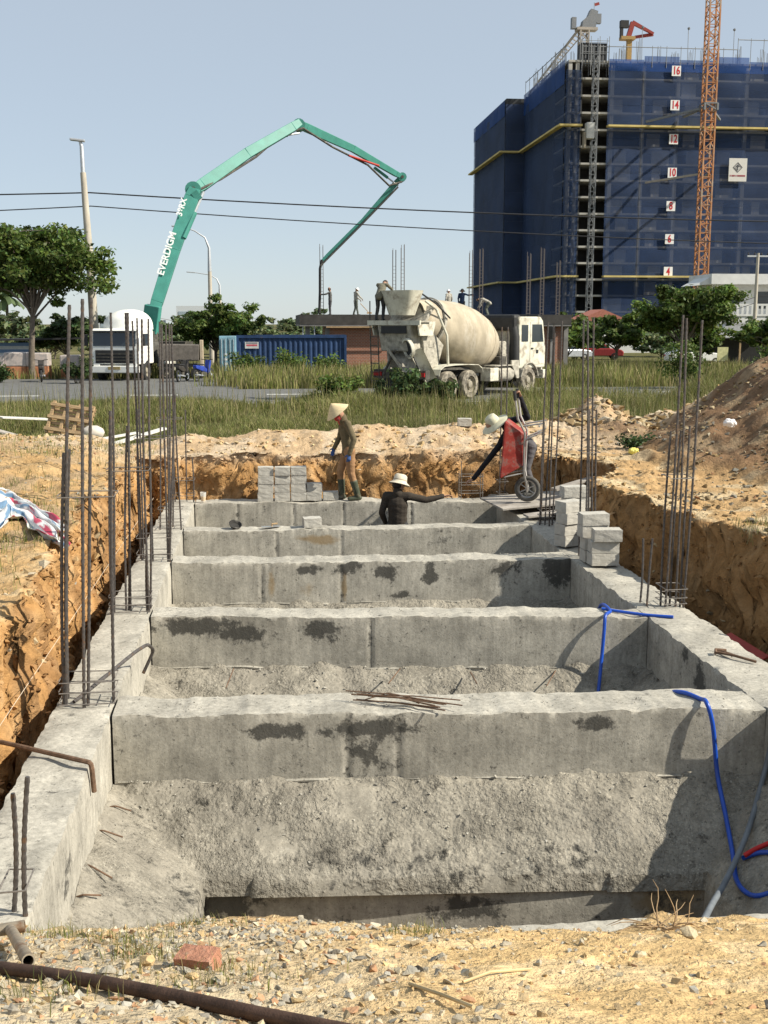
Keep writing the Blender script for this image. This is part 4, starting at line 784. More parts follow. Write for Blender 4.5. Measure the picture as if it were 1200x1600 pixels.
# ============================================================ concrete lamp pole, street lamps, utility poles, wires
m_pole = mat('pole_concrete', (.45, .41, .34), .85, var=.22, vs=3, stretch=(1, 1, .3)); m_galv = mat('galvanised_steel', (.5, .52, .54), .45, .5, var=.1); m_black = mat('black_cable', (.025, .025, .028), .6)
t = thing('concrete_pole', 'tall tapered concrete lamp pole standing by the left truck', 'pole', (-9.0, 61.5, -.3))
b = B(); b.tube([(0, 0, -.3), (-.12, 0, 6), (-.28, 0, 10.8)], [.27, .21, .15], 14); b.obj('shaft', m_pole, t, smooth=40)
b = B(); b.tube([(-.28, 0, 10.5), (-.30, 0, 12.1), (-.36, 0, 12.35)], [.12, .10, .08], 10); b.obj('steel_top', m_galv, t, smooth=40)
b = B(); b.box((-.5, 0, 12.42), (.75, .28, .12), (0, .1, 0)); b.obj('lamp_head', m_galv, t, bev=.03)
def street_lamp(label, base, h, arm, seed):
    t = thing('street_lamp', label, 'street lamp', base, group='curved-arm street lamps'); b = B(); b.tube([(0, 0, 0), (0, 0, h*.72)], [.17, .12], 10); b.obj('pole', m_pole, t, smooth=40)
    b = B(); P = [(0, 0, h*.7), (0, 0, h*.86), (-.25, 0, h*.93), (-.9, 0, h*.975), (arm, 0, h)]; b.tube(P, [.13, .09, .05, .04, .035], 8); b.obj('arm', m_galv, t, smooth=40)
    b = B(); b.box((arm-.35, 0, h+.02), (.8, .22, .09), (0, .08, 0)); b.obj('lamp_head', m_galv, t, bev=.02); return t
street_lamp('larger curved street lamp beside the round tree', Vector((-3.55, 75, -.4)), 9.3, -1.6, 1)
street_lamp('smaller curved street lamp behind the round tree', at(345, 520, 105)+Vector((0, 0, -2.5)), 7.9, -2.2, 2)
t = thing('utility_pole', 'grey utility pole with crossarm at the right edge', 'pole', (49, 110, -.5))
b = B(); b.tube([(0, 0, 0), (0, 0, 10.2)], [.22, .14], 10); b.obj('shaft', m_pole, t); b = B(); b.box((0, 0, 9.9), (2.2, .14, .16)); b.obj('crossarm', m_galv, t)
for x in (-1, -.35, .35, 1): b = B(); b.lathe([(.05, 0), (.09, .1), (.05, .2), (.03, .3)], 8, Matrix.Translation((x, 0, 9.98))); b.obj('insulator', m_black, t)
def wire(label, P, r=.022):
    q = []
    for a, c in zip(P[:-1], P[1:]):
        for i in range(12):
            u = i/12; p = a.lerp(c, u); p.z -= .5*4*u*(1-u)*((c-a).length/60)**2; q.append(p)
    q.append(P[-1]); b = B(); b.tube(q, r, 6); return tag(b.obj('overhead_wire', m_black), label, 'cable')
wire('upper black overhead cable sagging across the whole view', [at(-120, 306, 61.5), at(140, 301, 61.5), at(1320, 348, 63)], .035)
wire('lower thinner black overhead cable across the view', [at(-120, 334, 61.5), at(142, 322, 61.5), at(1320, 384, 63)], .028)
wire('thin slack wire between the utility pole and the white building', [at(1010, 520, 109), at(1184, 463, 110), at(1290, 455, 110)], .03)
wire('second thin slack wire below the first at the right edge', [at(1000, 532, 109), at(1184, 472, 110), at(1290, 468, 110)], .03)
# ============================================================ container
m_cont = mat('container_blue', (.022, .05, .125), .55, var=.25, vs=2.5, dirt=((.16, .12, .09), 4, .62)); m_contd = mat('container_light_blue', (.22, .38, .46), .55, var=.2, vs=3, dirt=((.3, .25, .2), 5, .6))
def corrugated(b, x0, x1, z0, z1, y, pitch=.28, dep=.04):
    n = int((x1-x0)/pitch)*4; V = []; pat = [0, 0, 1, 1]
    for i in range(n+1):
        x = x0+(x1-x0)*i/n; yy = y+dep*pat[i % 4]; V += [(x, yy, z0), (x, yy, z1)]
    b.add(V, [(2*i, 2*i+2, 2*i+3, 2*i+1) for i in range(n)])
t = thing('shipping_container', 'dark blue corrugated shipping container behind the weeds', 'container', (1.42, 63, -.45), -.03)
b = B(); corrugated(b, -2.95, 2.95, .15, 2.45, 0); corrugated(b, -2.95, 2.95, .15, 2.45, 2.4); b.obj('side_panel', m_cont, t)
b = B()
for z in (.08, 2.52): b.box((0, -.01, z), (6.05, .1, .15)); b.box((0, 2.44, z), (6.05, .1, .15))
for x in (-2.98, 2.98):
    for y in (0, 2.43): b.box((x, y, 1.3), (.13, .13, 2.6))
b.obj('frame', m_cont, t); b = B(); b.b2(-3, 3, .05, 2.4, 2.5, 2.56); b.obj('roof', m_cont, t); b = B(); b.b2(-3, 3, .05, 2.4, .1, .16); b.obj('floor', m_cont, t); b = B(); b.b2(2.93, 2.97, .05, 2.4, .1, 2.5); b.obj('end_wall', m_cont, t)
b = B(); b.box((-2.2, -.035, 2.05), (.75, .02, .36)); s = b.obj('notice', mat('notice_white', (.6, .6, .58), .7), t); b = B(); b.box((-2.2, -.048, 2.05), (.6, .004, .1)); b.obj('printed_line', mat('notice_red', (.5, .1, .12), .7), s)
b = B(); b.box((-2.2, -.048, 2.17), (.62, .004, .05)); b.obj('printed_line', mat('notice_dark', (.1, .1, .12), .7), s)
t = thing('locker_container', 'pale blue container door end standing left of the dark blue container', 'container', (-2.1, 62.7, -.45), -.03)
b = B(); b.b2(-.46, .46, 0, 2.4, .05, 2.55); b.obj('body', m_contd, t, bev=.02)
for x in (-.23, .23):
    b = B(); b.box((x, -.03, 1.3), (.41, .04, 2.35)); d = b.obj('door', m_contd, t, bev=.01)
    for dx in (-.1, .1): b = B(); b.tube([(x+dx, -.075, .2), (x+dx, -.075, 2.4)], .018, 6); b.obj('locking_bar', m_galv, d)
b = B()
for i, z in enumerate((1.05, 1.3, 1.55)): b.box((-.12+.09*i*0, -.056, z), (.2, .004, .13))
b.obj('stencil_marks', mat('stencil_white', (.65, .68, .68), .7), t)
# ============================================================ brick house under construction
m_brick = D.materials.new('brickwork'); m_brick.use_nodes = True; N = m_brick.node_tree.nodes; L = m_brick.node_tree.links
bt = N.new('ShaderNodeTexBrick'); tcn = N.new('ShaderNodeTexCoord'); mp_ = N.new('ShaderNodeMapping'); mp_.inputs['Rotation'].default_value = (rad(90), 0, 0); L.new(tcn.outputs['Object'], mp_.inputs[0]); L.new(mp_.outputs[0], bt.inputs['Vector'])
bt.inputs['Scale'].default_value = 1; bt.inputs['Brick Width'].default_value = .2; bt.inputs['Row Height'].default_value = .09; bt.inputs['Mortar Size'].default_value = .01
bt.inputs['Color1'].default_value = (.34, .13, .075, 1); bt.inputs['Color2'].default_value = (.26, .10, .06, 1); bt.inputs['Mortar'].default_value = (.33, .27, .22, 1); L.new(bt.outputs['Color'], N['Principled BSDF'].inputs['Base Color']); N['Principled BSDF'].inputs['Roughness'].default_value = .95
m_slabc = mat('grey_formwork_concrete', (.22, .21, .20), .9, var=.25, vs=1.5); m_form = mat('formwork_ply', (.06, .055, .05), .8, var=.3, vs=2)  # one grey for roof slab, fresh slab and columns, varied by noise
hx0, hx1 = 2.05, 18.9
t = thing('brick_house', 'unfinished brick house with flat concrete roof behind the mixer truck', 'house', (hx0, 69, -.4)); W_ = hx1-hx0
B().b2(0, W_, 0, 9, 3.02, 3.12).obj('roof_slab', m_slabc, t); B().b2(0, W_, -.02, .02, 3.12, 3.72).obj('edge_form', m_form, t); B().b2(.0, .04, .02, 9, 3.12, 3.72).obj('edge_form', m_form, t)
B().b2(.04, W_, .05, 9, 3.13, 3.66).obj('fresh_slab', m_slabc, t)
B().b2(1.75, 7, .55, .75, 0, 3.02).obj('wall', m_brick, t); B().b2(7, 15.9, .6, .8, 0, 3.02).obj('wall', m_brick, t); B().b2(15.9, W_-.25, .55, .75, 0, 3.02).obj('wall', m_brick, t)
B().b2(1.8, 2.0, .75, 8.5, 0, 3.02).obj('wall', m_brick, t)
for x in (.5, 1.7, 7, 15.8, W_-.2): B().b2(x-.14, x+.14, .42, .72, 0, 3.02).obj('column', m_slabc, t)
for x in (.2, .9): b = B(); b.tube([(x, .2, 0), (x, .2, 3.02)], .04, 7); b.obj('prop', m_galv, t)
B().box((4.2, -.1, 2.97), (5.2, .06, .08)).obj('timber_batten', m_wood, t)
# rebar columns on the roof
RB = [(503, 380, 'first from the left beside the pump hose'), (616, 388, 'second from the left behind the hopper'), (629, 380, 'third from the left behind the hopper'), (735, 390, 'fourth from the left beside the man in blue'), (751, 383, 'fifth from the left beside the bending man'), (825, 392, 'sixth from the left above the cab'), (846, 385, 'seventh from the left above the cab'), (871, 405, 'rightmost by the roof corner')]
m_thin = mat('thin_rebar', (.14, .12, .11), .7, .3)
for i, (px, py, lab) in enumerate(RB):
    p = at(px, 490, 70.2); top = at(px, py, 70.2).z; t2 = thing('roof_rebar_cage', f'thin rebar column on the house roof, {lab}', 'rebar', (p.x, 70.2, 3.25), group='rebar columns on the house roof')
    for (dx, dy) in ((-.1, -.1), (.1, -.1), (.1, .1), (-.1, .1)):
        b = B(); b.tube([(dx, dy, 0), (dx*.95, dy, top-3.25-rng.uniform(0, .35))], .016, 5); b.obj('vertical_bar', m_thin, t2)
    b = B()
    for k in range(int((top-3.25)*.8/.22)): rect_loop(b, -.1, .1, -.1, .1, .15+k*.22, .009)
    o = b.obj('stirrups', m_thin, t2); o['kind'] = 'stuff'
# ============================================================ trucks
m_cream = mat('dusty_cream_paint', (.58, .56, .46), .6, var=.2, vs=2, dirt=((.30, .26, .20), 2.6, .50)); m_white = mat('truck_white', (.78, .78, .73), .4, var=.08, vs=2, dirt=((.5, .46, .38), 3, .6))
m_drum = mat('drum_cement_crust', (.40, .345, .255), .85, var=.22, vs=2.2, bump=.5, bs=9, dirt=((.52, .47, .38), 1.6, .55), stretch=(1, 1, .45)); m_frame = mat('chassis_grime', (.075, .07, .06), .8, var=.35, vs=5, dirt=((.25, .22, .17), 4, .55))
m_crust = mat('cement_crusted_steel', (.38, .355, .295), .9, var=.35, vs=6, bump=.6, bs=14, dirt=((.13, .12, .10), 3.5, .53)); m_tyre = mat('dusty_tyre', (.15, .135, .11), .95, var=.3, vs=8, dirt=((.36, .32, .25), 4, .45)); m_tyred = mat('tyre_rubber', (.03, .03, .03), .9, var=.3, vs=8)
m_rim = mat('dusty_rim', (.30, .27, .21), .8, var=.25, vs=6); m_glass = mat('dark_glass', (.03, .04, .05), .12, var=.05, spec=.6); m_plastic = mat('black_plastic', (.03, .03, .03), .6, var=.2); m_lamp = mat('lamp_lens', (.7, .7, .66), .15, var=.05, spec=.6); m_red = mat('red_lens', (.4, .02, .02), .3); m_amber = mat('amber_lens', (.6, .22, .02), .3); m_chrome = mat('mirror_glass', (.5, .52, .55), .1, .8)
RY = Matrix.Rotation(rad(90), 4, 'X')     # local Z axis -> -Y
def wheel(parent, x, y, R=.52, w=.3, side=-1, tyre=None, rim=None, nm='wheel'):
    """side -1: outer face towards -Y"""
    e = D.objects.new(nm, None); COL.objects.link(e); e.parent = parent; e.location = (x, y, R); e.empty_display_size = .1
    if side > 0: e.rotation_euler = (0, 0, math.pi)
    M = Matrix.Translation((0, w/2, 0)) @ RY
    b = B(); b.lathe([(R*.56, 0), (R*.9, 0), (R, .05), (R, w-.05), (R*.92, w), (R*.6, w+.01), (R*.57, w-.06)], 28, M, caps=False); b.obj('tyre', tyre or m_tyre, e, smooth=35)
    b = B(); b.lathe([(R*.57, w-.07), (R*.55, w-.02), (R*.48, w-.12), (R*.30, w-.10), (R*.24, w-.02), (R*.14, w+.0), (0.001, w+.0)], 20, M, caps=False); b.obj('rim', rim or m_rim, e, smooth=35)
    b = B(); b.lathe([(R*.57, .02), (0.001, .03)], 20, M, caps=False); b.obj('inner_face', m_frame, e)
    b = B()
    for k in range(8): a = k*math.pi/4; b.lathe([(R*.035, 0), (R*.03, .03)], 6, Matrix.Translation((math.cos(a)*R*.36, -w/2+.10, math.sin(a)*R*.36)) @ RY)
    o = b.obj('wheel_nuts', m_frame, e); o['kind'] = 'stuff'; return e
# ---- mixer truck: local +X forward, right side (-Y) towards the viewer
MX = thing('mixer_truck', 'cream cement mixer truck with crusted drum standing on the road behind the field', 'truck', (7.35, 42.3, .075), rad(46))
for y in (-.42, .42): B().box((-.1, y, .98), (7.7, .09, .26)).obj('chassis_rail', m_frame, MX)
B().box((-.2, 0, .98), (7.0, .7, .16)).obj('cross_members', m_frame, MX)
for x in (2.95, -1.15, -2.5):
    b = B(); b.tube([(x, -.95, .52), (x, .95, .52)], .085, 8); b.obj('axle', m_frame, MX)
    for sd in (-1, 1):
        wheel(MX, x, sd*1.08, .52, .3, sd)
        if x < 0: wheel(MX, x, sd*.74, .52, .28, sd, m_tyred)
def arc_fender(b, cx, r, a0, a1, y0, y1, z=.56, th=.035, n=12):
    P = [(cx+math.cos(a0+(a1-a0)*i/n)*r, z+math.sin(a0+(a1-a0)*i/n)*r) for i in range(n+1)]; Q = [(cx+math.cos(a0+(a1-a0)*i/n)*(r-th), z+math.sin(a0+(a1-a0)*i/n)*(r-th)) for i in range(n+1)]
    for i in range(n): b.prism([P[i], P[i+1], Q[i+1], Q[i]], y0, y1)
for sd in (-1, 1):
    ya, yb = sorted((sd*.72, sd*1.28)); b = B()
    P = [(-.42, .95), (-.5, 1.12), (-.75, 1.24), (-1.5, 1.27), (-2.2, 1.27), (-2.9, 1.24), (-3.15, 1.12), (-3.24, .9)]
    for i in range(len(P)-1): (x0, z0), (x1, z1) = P[i], P[i+1]; b.prism([(x0, z0), (x1, z1), (x1, z1-.03), (x0, z0-.03)], ya, yb)
    b.obj('rear_mudguard', m_cream, MX); b = B(); arc_fender(b, 2.95, .66, rad(8), rad(172), ya, yb); b.obj('front_mudguard', m_crust, MX)
    b = B(); b.box((-3.3, sd*1.02, .62), (.03, .5, .6)); b.obj('mud_flap', m_plastic, MX)
# cab
def cab(parent, x0, x1, w, z0, z1, m, slope=.22):
    L_ = x1-x0; b = B(); b.prism([(x0, z0), (x1-.02, z0), (x1, z0+.75), (x1-.03, z0+.95), (x1-slope, z1-.16), (x1-slope-.22, z1), (x0+.1, z1), (x0, z1-.12)], -w, w); c = b.obj('cab_body', m, parent, bev=.05); return c
c = cab(MX, 2.2, 4.25, 1.2, .98, 2.98, m_cream)
b = B(); b.beam((4.245, 0, 1.98), (4.06, 0, 2.76), 2.1, .02, up=(1, 0, .2)); b.obj('windscreen', m_glass, MX)
for sd in (-1, 1):
    b = B(); b.prism([(3.02, 1.12), (4.12, 1.12), (4.15, 1.9), (3.96, 2.78), (3.02, 2.78)], sd*1.205-.012, sd*1.205+.012); d = b.obj('door', m_cream, MX, bev=.01)
    b = B(); b.prism([(3.14, 2.0), (4.02, 2.0), (3.88, 2.68), (3.14, 2.68)], sd*1.222-.006, sd*1.222+.006); b.obj('window_pane', m_glass, d)
    b = B(); b.box((3.15, sd*1.235, 1.75), (.16, .03, .05)); b.obj('handle', m_plastic, d)
    b = B(); b.prism([(2.38, 2.02), (2.86, 2.02), (2.86, 2.66), (2.38, 2.66)], sd*1.205-.008, sd*1.205+.008); b.obj('rear_side_window', m_glass, MX)
    b = B(); b.box((3.55, sd*1.222, 1.62), (.18, .012, .14)); b.obj('door_emblem', m_plastic, d)
    b = B(); b.box((4.28, sd*1.42, 2.35), (.09, .2, .52)); mr = b.obj('mirror', m_plastic, MX, bev=.03); b = B(); b.tube([(4.1, sd*1.2, 2.66), (4.28, sd*1.42, 2.66)], .018, 6); b.obj('mirror_arm', m_plastic, mr)
    b = B(); b.box((4.25, sd*.85, .95), (.08, .4, .2)); b.obj('headlight', m_lamp, MX, bev=.03); b = B(); b.box((3.75, sd*1.12, .72), (.5, .3, .06)); b.obj('step', m_frame, MX)
B().box((4.22, 0, .72), (.22, 2.38, .36)).obj('bumper', m_cream, MX, bev=.04); B().box((4.262, 0, 1.35), (.03, 1.7, .42)).obj('grille', m_plastic, MX, bev=.02)
b = B(); b.box((4.02, 0, 2.98), (.34, 2.1, .09), (0, .35, 0)); b.obj('sun_visor', m_plastic, MX, bev=.02)
b = B(); b.box((2.28, -.35, 2.75), (.55, 1.5, .62)); b.obj('intake_shroud', m_plastic, MX, bev=.12); b = B(); b.tube([(2.15, -1.05, 1.1), (2.12, -1.05, 2.2), (2.2, -.9, 2.75)], [.19, .19, .16], 10); b.obj('intake_duct', m_plastic, MX, smooth=40)
# boxes between the axles
b = B(); b.lathe([(.28, -.5), (.3, -.47), (.3, .47), (.28, .5)], 16, Matrix.Translation((1.35, -.95, .82)) @ Matrix.Rotation(rad(90), 4, 'Y')); b.obj('fuel_tank', m_crust, MX, smooth=40)
B().box((.45, -1.0, .82), (.6, .45, .5)).obj('tool_box', m_cream, MX, bev=.03); B().box((.5, .95, .85), (1.2, .5, .5)).obj('battery_box', m_frame, MX)
b = B(); b.lathe([(.30, -.85), (.33, -.8), (.33, .8), (.30, .85)], 18, Matrix.Translation((1.75, 0, 1.72)) @ RY); b.obj('water_tank', m_crust, MX, smooth=40)
B().box((1.45, -.55, 1.3), (.6, .9, .35)).obj('hydraulic_pump', m_frame, MX, bev=.04)
b = B(); b.prism([(2.02, .62), (2.2, .62), (2.16, 1.32), (1.62, 1.32), (1.62, 1.2)], -1.24, -1.18); b.obj('dirty_splash_panel', m_crust, MX, bev=.01)
b = B(); b.tube([(.9, -1.2, 1.12), (.9, -1.2, 1.55), (1.3, -1.2, 1.55), (1.3, -1.2, 1.12)], .02, 6); b.obj('hand_rail', m_crust, MX)
B().box((1.1, -1.0, 1.14), (1.4, .5, .04)).obj('walk_plate', m_crust, MX)
# drum
fr_, re_ = Vector((1.55, 0, 1.78)), Vector((-3.25, 0, 2.95)); ax_ = (re_-fr_); LD = ax_.length; Md = Matrix.Translation(fr_) @ ax_.to_track_quat('Z', 'Y').to_matrix().to_4x4()
prof = [(.001, 0), (.62, .0), (.80, .16), (.98, .55), (1.11, 1.05), (1.18, 1.6), (1.18, 2.1), (1.14, 2.6), (1.02, 3.3), (.86, 4.0), (.70, 4.65), (.62, LD)]
q = []
for (r0, h0), (r1, h1) in zip(prof[:-1], prof[1:]):
    for k in range(4): q.append((lerp(r0, r1, k/4), lerp(h0, h1, k/4)))
q.append(prof[-1]); b = B(); b.lathe(q, 48, Md, caps=False); dr = b.obj('drum', m_drum, MX, smooth=60)
b = B(); b.lathe([(.905, 3.92), (.935, 3.95), (.935, 4.08), (.875, 4.1)], 40, Md, caps=False); b.obj('roller_ring', m_crust, dr, smooth=40)
b = B(); b.lathe([(.62, LD), (.5, LD-.05), (.45, LD-.6), (.001, LD-.7)], 24, Md, caps=False); b.obj('drum_mouth', m_frame, dr)
b = B()
for k in range(14):
    a = k*.36; p = Md @ Vector((math.cos(a)*(1.0+.0*k), math.sin(a)*1.0, .62)); 
for hh, rr in ((.3, .875), (.85, 1.065)): b.lathe([(rr, hh-.02), (rr+.014, hh), (rr+.01, hh+.03)], 40, Md, caps=False)
b.obj('weld_seam', m_drum, dr)
# drum pedestals
b = B(); b.prism([(1.35, 1.1), (1.95, 1.1), (1.9, 2.2), (1.6, 2.2)], -.45, .45); b.obj('front_pedestal', m_frame, MX)
for sd in (-1, 1):
    b = B(); b.prism([(-3.45, 1.1), (-2.75, 1.1), (-2.35, 1.95), (-2.55, 2.1), (-3.5, 2.75), (-3.65, 2.6)], sd*.78-.05, sd*.78+.05); b.obj('rear_stand', m_crust, MX, bev=.01)
    b = B(); b.tube([(-2.45, sd*1.1, 1.28), (-2.62, sd*1.16, 2.3), (-3.05, sd*1.0, 3.2), (-3.3, sd*.7, 3.5)], .045, 8); b.obj('guard_tube', m_cream, MX, smooth=40)
B().box((-3.15, 0, 2.0), (.2, 1.7, .22)).obj('cross_brace', m_crust, MX); b = B(); b.prism([(-3.62, 2.45), (-3.5, 2.75), (-2.95, 3.35), (-2.85, 3.25)], -.8, .8); b.obj('rear_hood', m_crust, MX, bev=.03)
b = B(); b.box((-3.85, 0, 2.78), (.7, 2.2, .05)); b.obj('platform', m_crust, MX); b = B(); b.box((-4.2, 0, 2.74), (.08, 2.3, .16)); b.obj('platform_edge', m_cream, MX)
# loading hopper: open funnel
def funnel(b, c, top, bot, z0, z1, th=.04):
    V = []
    for (wx, wy, z) in ((bot[0], bot[1], z0), (top[0], top[1], z1), (top[0]-th, top[1]-th, z1), (bot[0]-th, bot[1]-th, z0)):
        n = 20
        for k in range(n):
            a = 2*math.pi*k/n; sx = math.copysign(abs(math.cos(a))**.6, math.cos(a)); sy = math.copysign(abs(math.sin(a))**.6, math.sin(a)); V.append((c[0]+sx*wx, c[1]+sy*wy, z))
    n = 20; b.add(V, [(i*n+k, i*n+(k+1) % n, (i+1)*n+(k+1) % n, (i+1)*n+k) for i in range(3) for k in range(n)])
b = B(); funnel(b, (-3.72, 0), (.52, .74), (.34, .44), 3.0, 3.85); b.obj('hopper', m_cream, MX, smooth=50)
b = B(); b.box((-3.72, 0, 3.72), (.7, 1.05, .04)); b.obj('hopper_rust_lining', m_rust, MX)
for sd in (-1, 1):
    b = B(); b.prism([(-4.05, 2.3), (-3.3, 2.3), (-3.1, 2.78), (-4.2, 2.78)], sd*1.0-.03, sd*1.0+.03); b.obj('side_plate', m_cream, MX)
b = B(); b.prism([(-4.0, 1.75), (-3.55, 1.75), (-3.3, 2.72), (-4.22, 2.72)], -.72, .72); b.obj('discharge_box', m_crust, MX, bev=.04)
b = B(); b.box((-4.2, 0, 2.5), (.03, 1.1, .26)); b.obj('discharge_mouth', m_plastic, MX)
# chutes
def trough(b, p0, p1, r0, r1, up=(0, 0, 1), n=10, th=.02):
    p0, p1 = Vector(p0), Vector(p1); t = (p1-p0).normalized(); s = t.cross(Vector(up)).normalized(); u = s.cross(t); V = []
    for p, r in ((p0, r0), (p1, r1)):
        for rr in (r, r-th):
            for k in range(n+1): a = math.pi+math.pi*k/n; V.append(p+s*math.cos(a)*rr+u*math.sin(a)*rr)
    m_ = n+1; F = []
    for k in range(n): F += [(k, k+1, 2*m_+k+1, 2*m_+k), (m_+k, 3*m_+k, 3*m_+k+1, m_+k+1), (k, m_+k, m_+k+1, k+1), (2*m_+k, 2*m_+k+1, 3*m_+k+1, 3*m_+k)]
    b.add(V, F)
b = B(); trough(b, (-3.95, .1, 1.95), (-4.3, -.75, 1.25), .36, .30); b.obj('swing_chute', m_crust, MX, smooth=50)
b = B(); trough(b, (-4.15, -.95, 1.75), (-3.55, -1.18, .72), .26, .22, up=(-.6, -.6, .3)); b.obj('folded_chute', m_cream, MX, smooth=50)
b = B(); b.lathe([(.30, -.02), (.36, -.02), (.36, .1), (.30, .1), (.30, -.02)], 20, Matrix.Translation((-4.12, -.55, 1.85)) @ Matrix.Rotation(rad(75), 4, 'Y') @ Matrix.Rotation(rad(25), 4, 'X'), caps=False); b.obj('chute_collar', m_cream, MX, smooth=40)
b = B(); b.lathe([(.29, .05), (.001, .06)], 20, Matrix.Translation((-4.12, -.55, 1.85)) @ Matrix.Rotation(rad(75), 4, 'Y') @ Matrix.Rotation(rad(25), 4, 'X'), caps=False); b.obj('collar_inside', m_plastic, MX)
b = B(); b.tube([(-4.15, .5, .9), (-4.05, .3, 1.4), (-4.15, 0, 1.75)], .05, 8); b.obj('chute_jack', m_frame, MX); B().box((-3.75, 0, .95), (.25, 2.3, .3)).obj('tail_beam', m_frame, MX)
for y in (-.95, .95): B().box((-3.9, y, .95), (.05, .36, .14)).obj('tail_light', m_red, MX)
b = B()
for y in (.75, 1.1): b.tube([(-4.05, y, .6), (-4.15, y, 2.8), (-4.15, y, 3.5)], .022, 6)
b.obj('ladder_rails', m_frame, MX)
for k in range(7): b = B(); b.tube([(-4.07-.01*k, .75, .7+k*.31), (-4.07-.01*k, 1.1, .7+k*.31)], .016, 6); b.obj('ladder_rung', m_frame, MX)
b = B(); b.tube([(-2.2, -1.0, 2.9), (-3.0, -.95, 3.4), (-3.4, -.6, 3.75)], .03, 6); b.obj('water_line', m_plastic, MX, smooth=40); b = B(); b.tube([(-3.9, -.6, 1.7), (-4.2, -.9, 1.5), (-4.1, -1.0, 1.2), (-3.8, -.8, 1.05)], .025, 6); b.obj('hydraulic_hose', m_plastic, MX, smooth=40)
# ---- white van roof showing behind the mixer
VN = thing('parked_van', 'white van with dark windows parked behind the mixer drum', 'van', (9.1, 48.0, .075), rad(10)); VN.scale = (1, 1, 1.1)
b = B(); b.prism([(-2.4, .45), (2.3, .45), (2.45, 1.1), (2.1, 1.5), (1.5, 2.62), (-2.3, 2.75), (-2.45, 2.55)], -.9, .9); b.obj('body', m_white, VN, bev=.08)
b = B(); b.box((-.3, -.905, 1.95), (3.6, .02, .72)); b.obj('side_windows', m_glass, VN); B().box((0, -.91, .85), (4.5, .02, .08)).obj('side_strip', m_plastic, VN)
for x in (-1.5, 1.5):
    for sd in (-1, 1): wheel(VN, x, sd*.8, .34, .22, sd, m_tyred)
# ---- concrete pump truck facing the viewer: local +X forward
PT = thing('pump_truck', 'white concrete pump truck with raised teal folding boom parked facing the road', 'truck', (-6.55, 58.0, .0), rad(-90-13))
for y in (-.45, .45): B().box((-1.6, y, .95), (8.6, .1, .28)).obj('chassis_rail', m_frame, PT)
for x in (1.75, -3.4, -4.8):
    for sd in (-1, 1): wheel(PT, x, sd*1.05, .52, .3, sd, m_tyred)
c = cab(PT, .75, 2.95, 1.2, .85, 2.55, m_white, .16)
b = B(); V = []; n = 24
for i in range(7):
    for k in range(n+1): a = math.pi*k/n; e = rad(90)*i/6; V.append((.45+1.95*math.sin(e)**.8*(.35+.65*math.sin(a)**.5), -1.12*math.cos(a)*(1-.12*math.sin(e)), 2.5+.98*math.sin(a)**.75*math.cos(e)**.6))
b.add(V, [(i*(n+1)+k, i*(n+1)+k+1, (i+1)*(n+1)+k+1, (i+1)*(n+1)+k) for i in range(6) for k in range(n)]); b.add([(.45, -1.12*math.cos(math.pi*k/n), 2.5+.98*math.sin(math.pi*k/n)**.75) for k in range(n+1)], [tuple(range(n+1))]); b.obj('roof_deflector', m_white, PT, smooth=50)
b = B(); b.beam((2.95, 0, 1.72), (2.86, 0, 2.36), 2.1, .03, up=(1, 0, .1)); b.obj('windscreen', m_glass, PT)
for sd in (-1, 1):
    b = B(); b.prism([(1.45, 1.0), (2.72, 1.0), (2.72, 1.7), (2.6, 2.4), (1.45, 2.4)], sd*1.205-.012, sd*1.205+.012); d = b.obj('door', m_white, PT, bev=.01)
    b = B(); b.prism([(1.6, 1.72), (2.58, 1.72), (2.5, 2.3), (1.6, 2.3)], sd*1.222-.006, sd*1.222+.006); b.obj('window_pane', m_glass, d)
    b = B(); b.box((2.9, sd*1.42, 2.0), (.1, .2, .55)); b.obj('mirror', m_plastic, PT, bev=.03); b = B(); b.box((2.97, sd*.92, .78), (.06, .38, .22)); b.obj('headlight', m_lamp, PT, bev=.03)
    b = B(); b.box((-2.2, sd*1.15, .75), (.35, .35, .9)); b.obj('outrigger_leg', m_cream, PT, bev=.02); b = B(); b.box((-1.2, sd*1.1, .85), (1.3, .4, .5)); b.obj('side_box', m_white, PT, bev=.03)
b = B(); b.box((2.96, 0, 1.22), (.05, 1.9, .62)); g_ = b.obj('grille', m_plastic, PT, bev=.02)
for z in (1.05, 1.2, 1.35): b = B(); b.box((3.0, 0, z), (.03, 1.8, .05)); b.obj('grille_bar', m_frame, g_)
B().box((2.96, 0, .62), (.22, 2.4, .34)).obj('bumper', m_white, PT, bev=.04); B().box((3.08, 0, .68), (.02, .6, .14)).obj('number_plate', mat('plate_yellow', (.35, .27, .12), .6), PT); B().box((2.9, 0, 2.42), (.3, 2.2, .06)).obj('sun_visor', m_glass, PT, bev=.02)
B().box((-.3, 0, 1.25), (.8, 2.0, .9)).obj('boom_pedestal', m_frame, PT, bev=.05); b = B(); b.lathe([(.55, 0), (.55, .5), (.4, .6), (.4, 1.2)], 18, Matrix.Translation((-.9, 0, 1.7))); b.obj('turret', mat('boom_teal', (.06, .25, .205), .45, var=.15, vs=1.5, dirt=((.2, .25, .2), 2, .66)), PT, smooth=40)
b = B(); b.box((-5.6, 0, 1.3), (1.2, 1.8, 1.0), taper=1.25); b.obj('receiving_hopper', m_frame, PT)
m_teal = MATS['boom_teal']; bpy.context.view_layer.update(); PI_ = PT.matrix_world.inverted()
def L_(p): return PI_ @ Vector(p)
